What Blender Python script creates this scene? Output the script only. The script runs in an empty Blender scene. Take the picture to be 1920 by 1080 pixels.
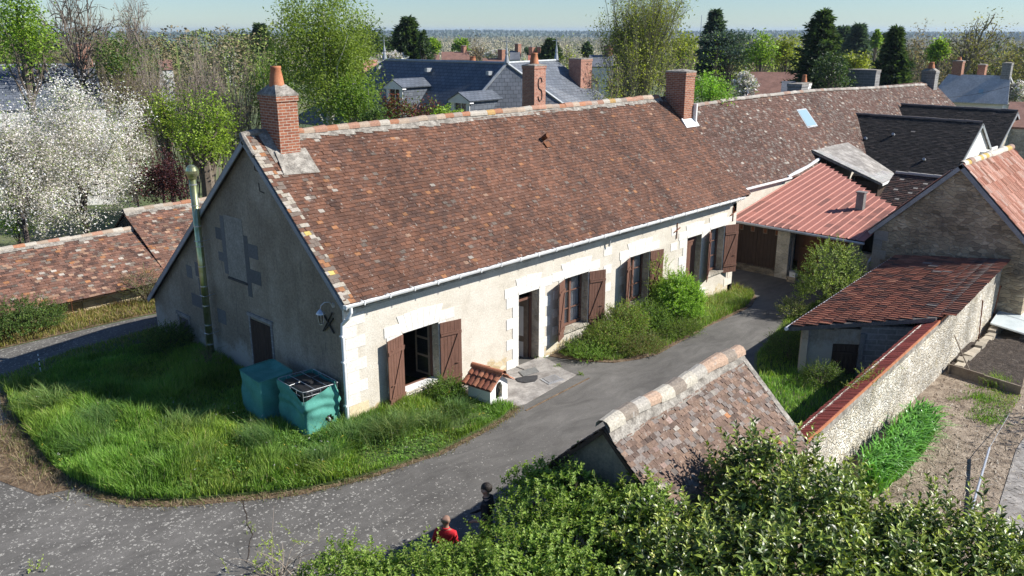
import bpy, bmesh, math, random
import numpy as np
from math import radians, sin, cos, pi, atan2, sqrt
from mathutils import Vector, Matrix

# ------------------------------------------------------------------ camera, sky, sun
S = bpy.context.scene
F_PX, HY, VX = 1600.0, 57.0, 2530.0
CAM = np.array([-11.94, -17.02, 9.89])
_p = math.atan2(540 - HY, F_PX)
_down = np.array([0, cos(_p), sin(_p)])
_X = np.array([VX - 960, -(_down[2] * F_PX) / _down[1], F_PX]); _X /= np.linalg.norm(_X)
_Z = -_down
_Y = np.cross(_Z, _X)
ROT = np.stack([_X, _Y, _Z], 1)                    # world -> camera (x right, y down, z forward)
cam_d = bpy.data.cameras.new('camera'); cam = bpy.data.objects.new('camera', cam_d)
S.collection.objects.link(cam)
cam_d.sensor_width = 36; cam_d.lens = F_PX / 1920 * 36
cam_d.clip_start = 0.1; cam_d.clip_end = 20000
_r, _u, _b = ROT[0], -ROT[1], -ROT[2]
cam.matrix_world = Matrix(((_r[0], _u[0], _b[0], CAM[0]), (_r[1], _u[1], _b[1], CAM[1]), (_r[2], _u[2], _b[2], CAM[2]), (0, 0, 0, 1)))
S.camera = cam

SUN_TO = np.array([-0.66, 0.75, -0.73]); SUN_TO = SUN_TO / np.linalg.norm(SUN_TO)
EL = math.asin(-SUN_TO[2]); AZ = atan2(-SUN_TO[0], -SUN_TO[1])
w = bpy.data.worlds.new('World'); S.world = w; w.use_nodes = True
nt = w.node_tree; nt.nodes.clear()
sky = nt.nodes.new('ShaderNodeTexSky'); sky.sky_type = 'NISHITA'; sky.sun_disc = False
sky.sun_elevation = EL; sky.sun_rotation = AZ; sky.air_density = 1.0; sky.dust_density = 0.0; sky.ozone_density = 2.0; sky.altitude = 60
bg = nt.nodes.new('ShaderNodeBackground'); bg.inputs[1].default_value = 0.066
wo = nt.nodes.new('ShaderNodeOutputWorld')
tint = nt.nodes.new('ShaderNodeMix'); tint.data_type = 'RGBA'; tint.blend_type = 'MULTIPLY'; tint.inputs[0].default_value = 1; tint.inputs[7].default_value = (.70, .89, 1.17, 1)
nt.links.new(sky.outputs[0], tint.inputs[6]); nt.links.new(tint.outputs[2], bg.inputs[0]); nt.links.new(bg.outputs[0], wo.inputs[0])
sd = bpy.data.lights.new('sun', 'SUN'); sd.energy = 5.0; sd.angle = radians(0.5); sd.color = (1.0, 0.96, 0.90)
so = bpy.data.objects.new('sun', sd); S.collection.objects.link(so)
so.rotation_euler = Vector(SUN_TO).to_track_quat('-Z', 'Y').to_euler()
S.view_settings.view_transform = 'Standard'; S.view_settings.look = 'None'
S.view_settings.exposure = 0.68; S.view_settings.gamma = 1
S.cycles.max_bounces = 5; S.cycles.diffuse_bounces = 3; S.cycles.transparent_max_bounces = 6
S.cycles.volume_bounces = 0

# ------------------------------------------------------------------ measuring helpers
def ray(px, py): return ROT.T @ np.array([px - 960, py - 540, F_PX])
def at_x(px, py, x): v = ray(px, py); return CAM + v * (x - CAM[0]) / v[0]
def at_y(px, py, y): v = ray(px, py); return CAM + v * (y - CAM[1]) / v[1]
def at_dist(px, py, d):
    v = ray(px, py); return CAM + v * d / math.hypot(v[0], v[1])
def fwd_px(d, px):                               # metres per photo pixel at horizontal distance d
    v = ray(px, 300); return d / math.hypot(v[0], v[1])
def sstep(t): t = np.clip(t, 0, 1); return t * t * (3 - 2 * t)
def _h2(i, j):
    v = np.sin(i * 127.1 + j * 311.7) * 43758.5453; return v - np.floor(v)
def noise2(x, y):
    x = np.asarray(x, float); y = np.asarray(y, float)
    i, j = np.floor(x), np.floor(y); fx, fy = sstep(x - i), sstep(y - j)
    return (_h2(i, j) * (1 - fx) + _h2(i + 1, j) * fx) * (1 - fy) + (_h2(i, j + 1) * (1 - fx) + _h2(i + 1, j + 1) * fx) * fy
def fbm(x, y, o=4):
    x = np.asarray(x, float); y = np.asarray(y, float)
    s = 0; a = .5
    for k in range(o): s = s + a * noise2(x * 2 ** k + 13.7 * k, y * 2 ** k - 7.3 * k); a /= 2
    return s / (1 - .5 ** o)
def gz(x, y):
    x = np.asarray(x, float); y = np.asarray(y, float)
    z = -0.043 * np.clip(x, 0, 20)
    d = np.hypot(x - 5, y + 3)
    s = sstep((d - 130) / 280)
    z = z * (1 - s) - 14 * s
    hill = sstep((d - 1700) / 1500)
    ridge = 1.0 + 5.0 * fbm(np.arctan2(y + 17, x + 12) * 9 + 3, d * 0.0004, 3) + 1.0 * fbm(x * .004, y * .004, 3)
    azm = np.arctan2(y + 17, x + 12)
    z = z + hill * ridge + sstep((d - 2400) / 1200) * (9 * np.exp(-((azm - .80) / .10) ** 2) + 7 * np.exp(-((azm - .47) / .09) ** 2))
    z = z + sstep((d - 3000) / 1500) * (0 + 3.5 * fbm(np.arctan2(y + 17, x + 12) * 5 + 30, d * 0.0003 + 5, 2))
    return z
def g1(x, y): return float(gz(x, y))

# ------------------------------------------------------------------ materials
MATS = {}
def new_mat(name):
    m = bpy.data.materials.new(name); m.use_nodes = True; n = m.node_tree; n.nodes.clear()
    o = n.nodes.new('ShaderNodeOutputMaterial'); b = n.nodes.new('ShaderNodeBsdfPrincipled')
    n.links.new(b.outputs[0], o.inputs[0]); return m, n, b
def N(n, t, **k):
    x = n.nodes.new(t)
    for a, v in k.items(): setattr(x, a, v)
    return x
def ramp(n, src, stops):
    r = n.nodes.new('ShaderNodeValToRGB'); e = r.color_ramp.elements
    while len(e) < len(stops): e.new(0.5)
    for q, (p, c) in zip(e, stops):
        q.position = p; q.color = (c[0], c[1], c[2], 1) if hasattr(c, '__len__') else (c, c, c, 1)
    n.links.new(src, r.inputs[0]); return r.outputs[0]
def mix(n, f, a, b, mode='MIX'):
    x = n.nodes.new('ShaderNodeMix'); x.data_type = 'RGBA'; x.blend_type = mode
    for s, v in ((x.inputs[0], f), (x.inputs[6], a), (x.inputs[7], b)):
        if hasattr(v, 'links'): n.links.new(v, s)
        elif hasattr(v, '__len__'): s.default_value = (v[0], v[1], v[2], 1)
        else: s.default_value = v
    return x.outputs[2]
def tex_noise(n, co, scale, detail=5, rough=.6, dist=0):
    x = N(n, 'ShaderNodeTexNoise'); x.inputs['Scale'].default_value = scale; x.inputs['Detail'].default_value = detail
    x.inputs['Roughness'].default_value = rough; x.inputs['Distortion'].default_value = dist
    n.links.new(co, x.inputs['Vector']); return x.outputs['Fac']
def mapped(n, co, scale):
    x = N(n, 'ShaderNodeMapping'); x.inputs['Scale'].default_value = scale; n.links.new(co, x.inputs[0]); return x.outputs[0]
def bump(n, b, src, strength, dist=.02):
    x = N(n, 'ShaderNodeBump'); x.inputs['Strength'].default_value = strength; x.inputs['Distance'].default_value = dist
    n.links.new(src, x.inputs['Height']); n.links.new(x.outputs[0], b.inputs['Normal'])
def objco(n): return N(n, 'ShaderNodeNewGeometry').outputs['Position']

def noisy(name, stops, scale=2., rough=.85, bmp=.3, fine=25., spec=.3, metal=0, detail=6, bdist=.02, stretch=None, fineamt=.5):
    m, n, b = new_mat(name); co = objco(n)
    if stretch: co = mapped(n, co, stretch)
    a = tex_noise(n, co, scale, detail, .65)
    c = ramp(n, a, stops)
    f = tex_noise(n, co, fine, 4, .7)
    fr = ramp(n, f, [(.3, 1 - .45 * fineamt), (.7, 1 + .35 * fineamt)])
    c = mix(n, 1.0, c, fr, 'MULTIPLY')
    n.links.new(c, b.inputs['Base Color']); b.inputs['Roughness'].default_value = rough
    b.inputs['Specular IOR Level'].default_value = spec; b.inputs['Metallic'].default_value = metal
    if bmp: bump(n, b, f, bmp, bdist)
    MATS[name] = m; return m
def attr_mat(name, rough=.85, grain=.5, gscale=20, bmp=.3, transl=0., spec=.3, blot=None):
    m, n, b = new_mat(name)
    a = N(n, 'ShaderNodeAttribute', attribute_name='col').outputs['Color']
    co = objco(n)
    if grain:
        f = tex_noise(n, co, gscale, 4, .7)
        a = mix(n, 1.0, a, ramp(n, f, [(.3, 1 - grain * .6), (.7, 1 + grain * .6)]), 'MULTIPLY')
        if bmp: bump(n, b, f, bmp, .01)
    if blot:                                       # lichen spots with a shape of their own
        sc, lo, hi, colr = blot
        f2 = tex_noise(n, co, sc, 5, .75)
        a = mix(n, ramp(n, f2, [(lo, 0), (hi, 1)]), a, colr)
    n.links.new(a, b.inputs['Base Color']); b.inputs['Roughness'].default_value = rough
    b.inputs['Specular IOR Level'].default_value = spec
    if transl:
        t = N(n, 'ShaderNodeBsdfTranslucent'); n.links.new(mix(n, 1.0, a, (1.0, .97, .93) if name == 'petal' else (1.25, 1.3, .55), 'MULTIPLY'), t.inputs[0])
        s = N(n, 'ShaderNodeMixShader'); s.inputs[0].default_value = transl
        n.links.new(b.outputs[0], s.inputs[1]); n.links.new(t.outputs[0], s.inputs[2])
        o = [q for q in n.nodes if q.type == 'OUTPUT_MATERIAL'][0]; n.links.new(s.outputs[0], o.inputs[0])
    MATS[name] = m; return m

attr_mat('tile', .85, .55, 30, .3, blot=(9, .60, .68, (.34, .31, .27)))
attr_mat('tile_old', .9, .6, 26, .35, blot=(7, .585, .67, (.36, .33, .29)))
attr_mat('tile_clean', .8, .5, 24, .3)
attr_mat('plain', .8, .35, 18, .2)
attr_mat('leaf', .5, 0, 1, 0, .42, .35)
attr_mat('glossy_leaf', .38, 0, 1, 0, .22, .5)
attr_mat('grassblade', .6, 0, 1, 0, .35, .25)
attr_mat('petal', .7, 0, 1, 0, .3, .2)
attr_mat('bark', .9, .6, 14, .5)
noisy('mortar', [(.35, (.15, .135, .115)), (.5, (.27, .245, .21)), (.66, (.40, .37, .32))], 5, .95, .8, 22, fineamt=.9)
noisy('lead', [(.3, (.22, .23, .25)), (.7, (.34, .36, .38))], 2, .5, .1, 20)
noisy('white_paint', [(.3, (.72, .72, .70)), (.7, (.84, .83, .80))], 1.5, .5, .05, 40, fineamt=.15)
noisy('gutter', [(.3, (.66, .67, .66)), (.7, (.82, .82, .80))], 3, .4, .03, 20, fineamt=.2)
noisy('zinc', [(.3, (.30, .32, .33)), (.7, (.45, .47, .48))], 2.5, .45, .05, 18, metal=.3)
noisy('brown_wood', [(.3, (.125, .062, .042)), (.7, (.195, .10, .07))], 3, .6, .25, 30, stretch=(6, 6, .8))
noisy('dark_wood', [(.3, (.035, .022, .016)), (.7, (.075, .046, .032))], 3, .75, .3, 30, stretch=(6, 6, .8))
noisy('rust_wood', [(.3, (.13, .05, .02)), (.7, (.2, .08, .035))], 2, .8, .2, 30, stretch=(4, 4, .8))
noisy('weathered_wood', [(.3, (.16, .12, .09)), (.7, (.30, .25, .19))], 3, .85, .3, 30)
noisy('grey_wood', [(.3, (.10, .09, .085)), (.7, (.19, .17, .15))], 3, .85, .3, 30, stretch=(6, 6, .8))
noisy('black_iron', [(.3, (.015, .015, .015)), (.7, (.04, .038, .035))], 5, .5, .1, 30)
noisy('rust_iron', [(.3, (.13, .04, .02)), (.7, (.24, .09, .04))], 5, .8, .3, 30)
noisy('black_plastic', [(.3, (.012, .012, .013)), (.7, (.03, .03, .032))], 3, .35, .02, 30, spec=.5)
noisy('galv', [(.3, (.45, .46, .47)), (.7, (.62, .63, .64))], 5, .35, .05, 40, metal=.6)
noisy('green_net', [(.3, (.07, .25, .20)), (.7, (.12, .37, .30))], 2.2, .8, .25, 60, spec=.2)
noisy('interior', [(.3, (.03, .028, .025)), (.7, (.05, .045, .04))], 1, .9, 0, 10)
noisy('curtain', [(.3, (.5, .5, .52)), (.7, (.75, .75, .76))], 3, .9, .1, 20)
noisy('terracotta', [(.3, (.36, .13, .06)), (.7, (.52, .22, .11))], 4, .8, .2, 30)
noisy('concrete', [(.35, (.20, .18, .16)), (.5, (.28, .26, .235)), (.65, (.42, .39, .35))], 2.2, .9, .5, 18)
noisy('block_wall', [(.3, (.16, .155, .15)), (.7, (.27, .26, .25))], 2, .95, .5, 30)
noisy('dirt', [(.3, (.09, .06, .035)), (.5, (.17, .115, .07)), (.7, (.27, .2, .13))], 3.5, 1, 1.0, 14, bdist=.06)
noisy('dark_earth', [(.3, (.04, .032, .025)), (.55, (.09, .07, .055)), (.75, (.18, .15, .12))], 6, 1, 1.3, 11, bdist=.1)
noisy('soil', [(.3, (.16, .12, .085)), (.5, (.31, .245, .18)), (.68, (.46, .38, .29))], 2.6, 1, 1.0, 16, bdist=.06)
noisy('lawn_soil', [(.3, (.035, .05, .018)), (.7, (.08, .12, .03))], 2, 1, .6, 12)
noisy('skin', [(.3, (.42, .24, .17)), (.7, (.5, .3, .21))], 6, .55, .05, 50, fineamt=.2)
noisy('hair', [(.3, (.012, .009, .008)), (.7, (.035, .026, .02))], 30, .55, .4, 120)
noisy('pole_wood', [(.3, (.2, .16, .12)), (.7, (.34, .28, .21))], 3, .9, .2, 20)
noisy('opaque_sheet', [(.3, (.50, .56, .56)), (.7, (.66, .72, .72))], 2, .35, .05, 10, fineamt=.15, spec=.5)
noisy('white_wall', [(.3, (.66, .64, .60)), (.7, (.8, .78, .74))], .7, .9, .15, 20, fineamt=.15)
noisy('sunlit_slate', [(.3, (.38, .38, .37)), (.7, (.56, .56, .54))], 1.2, .7, .2, 8)  # slate lightened so the far white house roof looks sunlit
noisy('gable_patch', [(.3, (.24, .22, .185)), (.7, (.34, .31, .265))], 2.5, .95, .5, 16, fineamt=.8)
noisy('mat_grey', [(.3, (.14, .14, .13)), (.7, (.2, .2, .19))], 4, .9, .5, 60)
noisy('mat_black', [(.3, (.03, .03, .032)), (.7, (.06, .06, .06))], 4, .9, .5, 60)

def mk_ground():
    m, n, b = new_mat('terrain'); co = objco(n)
    a = tex_noise(n, co, .05, 6, .6); near = ramp(n, a, [(.35, (.06, .085, .03)), (.5, (.10, .13, .045)), (.65, (.17, .16, .08))])
    f = tex_noise(n, co, .0035, 5, .6)
    far = ramp(n, f, [(.38, (.05, .07, .045)), (.50, (.085, .11, .06)), (.60, (.13, .14, .08)), (.66, (.34, .32, .12)), (.72, (.14, .16, .08))])
    g = N(n, 'ShaderNodeVectorMath', operation='LENGTH'); n.links.new(co, g.inputs[0])
    mr = N(n, 'ShaderNodeMapRange'); mr.inputs[1].default_value = 250; mr.inputs[2].default_value = 900; n.links.new(g.outputs['Value'], mr.inputs[0])
    n.links.new(mix(n, mr.outputs[0], near, far), b.inputs['Base Color']); b.inputs['Roughness'].default_value = 1
    bump(n, b, tex_noise(n, co, 3, 6), .6, .1); MATS['terrain'] = m
mk_ground()
def mk_asphalt():
    m, n, b = new_mat('asphalt'); co = objco(n)
    big = tex_noise(n, co, .35, 5, .6); fine = tex_noise(n, co, 55, 3, .8)
    c = ramp(n, big, [(.3, (.095, .089, .080)), (.5, (.120, .113, .102)), (.7, (.152, .143, .129))])
    c = mix(n, 1.0, c, ramp(n, fine, [(.3, .72), (.7, 1.28)]), 'MULTIPLY')
    # pale lichen spots, thick at the west end of the yard, few along the house
    v = N(n, 'ShaderNodeTexVoronoi'); v.inputs['Scale'].default_value = 17; v.inputs['Randomness'].default_value = 1
    dn = N(n, 'ShaderNodeTexNoise'); dn.inputs['Scale'].default_value = 22; dn.inputs['Detail'].default_value = 4; n.links.new(co, dn.inputs['Vector'])
    vm = N(n, 'ShaderNodeVectorMath', operation='MULTIPLY_ADD'); n.links.new(dn.outputs['Color'], vm.inputs[0]); vm.inputs[1].default_value = (.16, .16, 0); n.links.new(co, vm.inputs[2])
    n.links.new(vm.outputs[0], v.inputs['Vector'])
    sp = N(n, 'ShaderNodeSeparateXYZ'); n.links.new(co, sp.inputs[0])
    mr = N(n, 'ShaderNodeMapRange'); mr.inputs[1].default_value = -3.0; mr.inputs[2].default_value = 5.5; mr.inputs[3].default_value = .095; mr.inputs[4].default_value = .004
    n.links.new(sp.outputs[0], mr.inputs[0])
    sep = N(n, 'ShaderNodeSeparateColor'); n.links.new(v.outputs['Color'], sep.inputs[0])
    thr = N(n, 'ShaderNodeMath', operation='MULTIPLY'); n.links.new(mr.outputs[0], thr.inputs[0])
    rr = N(n, 'ShaderNodeMath', operation='MULTIPLY_ADD'); n.links.new(sep.outputs[0], rr.inputs[0]); rr.inputs[1].default_value = 5.5; rr.inputs[2].default_value = -1.0; n.links.new(rr.outputs[0], thr.inputs[1])
    d = N(n, 'ShaderNodeMath', operation='SUBTRACT'); n.links.new(v.outputs['Distance'], d.inputs[0]); n.links.new(thr.outputs[0], d.inputs[1])
    mask = ramp(n, d.outputs[0], [(.0, 1), (.035, 0)])
    mk = N(n, 'ShaderNodeMath', operation='MULTIPLY'); n.links.new(mask, mk.inputs[0]); mk.inputs[1].default_value = .8
    st2 = tex_noise(n, mapped(n, co, (1.2, 3.5, 1)), .5, 6, .7, 1.0); c = mix(n, 1.0, c, ramp(n, st2, [(.35, .78), (.5, 1.0), (.66, 1.22)]), 'MULTIPLY')
    c = mix(n, mk.outputs[0], c, (.44, .42, .37))
    n.links.new(c, b.inputs['Base Color']); b.inputs['Roughness'].default_value = .9; b.inputs['Specular IOR Level'].default_value = .25
    bump(n, b, fine, .5, .01); MATS['asphalt'] = m
mk_asphalt()
def mk_stone(name, stops, mort, scale, bs=1.0, edge=.07, rough=.95, sq=(1, 1, 1.6), patch=None):
    m, n, b = new_mat(name); co = objco(n)
    dn = N(n, 'ShaderNodeTexNoise'); dn.inputs['Scale'].default_value = 3; dn.inputs['Detail'].default_value = 3; n.links.new(co, dn.inputs['Vector'])
    vm = N(n, 'ShaderNodeVectorMath', operation='MULTIPLY_ADD'); n.links.new(dn.outputs['Color'], vm.inputs[0]); vm.inputs[1].default_value = (.25, .25, .2); n.links.new(co, vm.inputs[2])
    cc = mapped(n, vm.outputs[0], sq)
    v = N(n, 'ShaderNodeTexVoronoi'); v.inputs['Scale'].default_value = scale; n.links.new(cc, v.inputs['Vector'])
    e = N(n, 'ShaderNodeTexVoronoi', feature='DISTANCE_TO_EDGE'); e.inputs['Scale'].default_value = scale; n.links.new(cc, e.inputs['Vector'])
    sep = N(n, 'ShaderNodeSeparateColor'); n.links.new(v.outputs['Color'], sep.inputs[0])
    c = ramp(n, sep.outputs[0], stops)
    c = mix(n, ramp(n, e.outputs['Distance'], [(0, 1), (edge, 0)]), c, mort)
    big = tex_noise(n, co, .55, 5, .65); c = mix(n, 1.0, c, ramp(n, big, [(.35, .6), (.65, 1.25)]), 'MULTIPLY')
    fine = tex_noise(n, co, 30, 4, .7); c = mix(n, 1.0, c, ramp(n, fine, [(.3, .75), (.7, 1.2)]), 'MULTIPLY')
    if patch: c = mix(n, ramp(n, tex_noise(n, co, patch[0], 6, .7), [(patch[1], 0), (patch[2], 1)]), c, patch[3])
    n.links.new(c, b.inputs['Base Color']); b.inputs['Roughness'].default_value = rough; b.inputs['Specular IOR Level'].default_value = .2
    h = N(n, 'ShaderNodeMath', operation='MULTIPLY_ADD'); n.links.new(fine, h.inputs[0]); h.inputs[1].default_value = .25
    n.links.new(ramp(n, e.outputs['Distance'], [(0, 0), (edge * 1.6, .8)]), h.inputs[2])
    bump(n, b, h.outputs[0], bs, .04); MATS[name] = m
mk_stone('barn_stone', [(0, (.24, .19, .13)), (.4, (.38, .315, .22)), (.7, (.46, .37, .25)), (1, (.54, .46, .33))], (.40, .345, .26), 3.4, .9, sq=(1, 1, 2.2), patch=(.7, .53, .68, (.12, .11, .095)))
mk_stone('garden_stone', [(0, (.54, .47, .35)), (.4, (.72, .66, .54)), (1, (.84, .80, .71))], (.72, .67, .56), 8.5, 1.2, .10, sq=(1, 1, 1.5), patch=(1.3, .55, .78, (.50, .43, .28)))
mk_stone('pale_stone', [(0, (.40, .36, .28)), (1, (.58, .53, .44))], (.5, .47, .4), 3.5, .7, patch=(1.2, .55, .7, (.25, .23, .2)))
mk_stone('yellow_stone', [(0, (.40, .30, .16)), (.6, (.52, .42, .26)), (1, (.6, .52, .36))], (.52, .46, .34), 3, .7, sq=(.7, .7, 1.6))
def mk_facade():
    m, n, b = new_mat('facade_render'); co = objco(n)
    a = tex_noise(n, co, .9, 6, .7); c = ramp(n, a, [(.32, (.50, .45, .365)), (.5, (.61, .56, .47)), (.68, (.68, .635, .55))])
    st = tex_noise(n, mapped(n, co, (5, 5, .5)), 1.0, 5, .7); c = mix(n, ramp(n, st, [(.60, 0), (.76, .35)]), c, (.42, .36, .27))
    # exposed yellow stone along the foot of the wall, ragged edge
    sp = N(n, 'ShaderNodeSeparateXYZ'); n.links.new(co, sp.inputs[0])
    e = N(n, 'ShaderNodeMath', operation='MULTIPLY_ADD'); n.links.new(tex_noise(n, co, 1.6, 5, .7), e.inputs[0]); e.inputs[1].default_value = 1.7
    z = N(n, 'ShaderNodeMath', operation='MULTIPLY_ADD'); n.links.new(sp.outputs[2], z.inputs[0]); z.inputs[1].default_value = -1.0; z.inputs[2].default_value = 0
    x = N(n, 'ShaderNodeMath', operation='MULTIPLY_ADD'); n.links.new(sp.outputs[0], x.inputs[0]); x.inputs[1].default_value = -.035; n.links.new(z.outputs[0], x.inputs[2])
    n.links.new(x.outputs[0], e.inputs[2])
    mask = ramp(n, e.outputs[0], [(.50, 0), (.60, 1)])
    v = N(n, 'ShaderNodeTexVoronoi'); v.inputs['Scale'].default_value = 3.2; n.links.new(mapped(n, co, (.8, .8, 1.7)), v.inputs['Vector'])
    ed = N(n, 'ShaderNodeTexVoronoi', feature='DISTANCE_TO_EDGE'); ed.inputs['Scale'].default_value = 3.2; n.links.new(mapped(n, co, (.8, .8, 1.7)), ed.inputs['Vector'])
    sep = N(n, 'ShaderNodeSeparateColor'); n.links.new(v.outputs['Color'], sep.inputs[0])
    stn = ramp(n, sep.outputs[0], [(0, (.45, .34, .19)), (.5, (.60, .50, .33)), (1, (.66, .60, .46))])
    stn = mix(n, ramp(n, ed.outputs['Distance'], [(0, 1), (.06, 0)]), stn, (.5, .45, .36))
    c = mix(n, mask, c, stn)
    f = tex_noise(n, co, 22, 6, .8); c = mix(n, 1.0, c, ramp(n, f, [(.3, .72), (.7, 1.2)]), 'MULTIPLY'); c = mix(n, ramp(n, tex_noise(n, co, 2.3, 6, .75), [(.57, 0), (.72, .45)]), c, (.46, .40, .31))
    n.links.new(c, b.inputs['Base Color']); b.inputs['Roughness'].default_value = .95; b.inputs['Specular IOR Level'].default_value = .2
    bump(n, b, f, .7, .02); MATS['facade_render'] = m
mk_facade()
def mk_gable():
    m, n, b = new_mat('gable_render'); co = objco(n)
    a = tex_noise(n, co, .5, 6, .7); c = ramp(n, a, [(.3, (.21, .17, .125)), (.5, (.31, .26, .195)), (.66, (.43, .365, .285))])
    f = tex_noise(n, co, 14, 6, .8); c = mix(n, 1.0, c, ramp(n, f, [(.3, .6), (.7, 1.3)]), 'MULTIPLY')
    s = tex_noise(n, mapped(n, co, (3, 3, .6)), 1.2, 5, .7); c = mix(n, ramp(n, s, [(.55, 0), (.7, .6)]), c, (.14, .125, .105))
    # pale bare patches near the ground
    sp = N(n, 'ShaderNodeSeparateXYZ'); n.links.new(co, sp.inputs[0])
    e = N(n, 'ShaderNodeMath', operation='MULTIPLY_ADD'); n.links.new(tex_noise(n, co, .9, 5, .7), e.inputs[0]); e.inputs[1].default_value = 2.6
    z = N(n, 'ShaderNodeMath', operation='MULTIPLY'); n.links.new(sp.outputs[2], z.inputs[0]); z.inputs[1].default_value = -.8; n.links.new(z.outputs[0], e.inputs[2])
    c = mix(n, ramp(n, e.outputs[0], [(.55, 0), (1.0, .8)]), c, (.48, .44, .38))
    n.links.new(c, b.inputs['Base Color']); b.inputs['Roughness'].default_value = .95; b.inputs['Specular IOR Level'].default_value = .15
    bump(n, b, f, .8, .03); MATS['gable_render'] = m
mk_gable()
def mk_brick(name, c1, c2, mo, sx=1.0):
    m, n, b = new_mat(name)
    uv = N(n, 'ShaderNodeUVMap').outputs[0]; t = N(n, 'ShaderNodeTexBrick'); n.links.new(uv, t.inputs['Vector'])
    t.inputs['Scale'].default_value = 1; t.inputs['Brick Width'].default_value = .23 * sx; t.inputs['Row Height'].default_value = .075 * sx; t.inputs['Mortar Size'].default_value = .008 * sx
    t.inputs['Color1'].default_value = (*c1, 1); t.inputs['Color2'].default_value = (*c2, 1); t.inputs['Mortar'].default_value = (*mo, 1)
    co = objco(n); f = tex_noise(n, co, 9, 6, .75)
    c = mix(n, 1.0, t.outputs['Color'], ramp(n, f, [(.3, .62), (.7, 1.25)]), 'MULTIPLY')
    n.links.new(c, b.inputs['Base Color']); b.inputs['Roughness'].default_value = .9; b.inputs['Specular IOR Level'].default_value = .2
    bump(n, b, t.outputs['Fac'], -.6, .01); MATS[name] = m
mk_brick('brick', (.36, .14, .075), (.25, .085, .05), (.42, .36, .29))
mk_brick('brick_pink', (.46, .20, .13), (.34, .13, .085), (.45, .38, .31))
mk_brick('grey_block', (.20, .19, .18), (.27, .26, .25), (.33, .32, .30), 2.4)
def mk_slate():
    m, n, b = new_mat('slate')
    uv = N(n, 'ShaderNodeUVMap').outputs[0]; t = N(n, 'ShaderNodeTexBrick'); n.links.new(uv, t.inputs['Vector'])
    t.inputs['Scale'].default_value = 1; t.inputs['Brick Width'].default_value = .34; t.inputs['Row Height'].default_value = .24; t.inputs['Mortar Size'].default_value = .012
    t.inputs['Color1'].default_value = (.10, .115, .135, 1); t.inputs['Color2'].default_value = (.135, .15, .175, 1); t.inputs['Mortar'].default_value = (.02, .022, .03, 1)
    f = tex_noise(n, objco(n), .9, 6, .7)
    c = mix(n, 1.0, t.outputs['Color'], ramp(n, f, [(.3, .8), (.7, 1.25)]), 'MULTIPLY')
    n.links.new(c, b.inputs['Base Color']); b.inputs['Roughness'].default_value = .5; b.inputs['Specular IOR Level'].default_value = .5
    bump(n, b, t.outputs['Fac'], -.5, .02); MATS['slate'] = m
mk_slate()
def mk_glass():
    m, n, b = new_mat('glass'); b.inputs['Base Color'].default_value = (.03, .035, .04, 1); b.inputs['Roughness'].default_value = .05
    b.inputs['Specular IOR Level'].default_value = .8; b.inputs['Alpha'].default_value = .45; MATS['glass'] = m
    m, n, b = new_mat('sky_glass'); b.inputs['Base Color'].default_value = (.30, .42, .46, 1); b.inputs['Roughness'].default_value = .08
    b.inputs['Specular IOR Level'].default_value = 1; MATS['sky_glass'] = m
    m, n, b = new_mat('steel'); b.inputs['Base Color'].default_value = (.62, .62, .55, 1); b.inputs['Roughness'].default_value = .3; b.inputs['Metallic'].default_value = .85
    f = tex_noise(n, objco(n), 4, 3); n.links.new(ramp(n, f, [(.3, (.34, .37, .14)), (.7, (.55, .56, .36))]), b.inputs['Base Color']); MATS['steel'] = m  # olive ramp paints the reflection of the grass into the metal
mk_glass()

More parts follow.
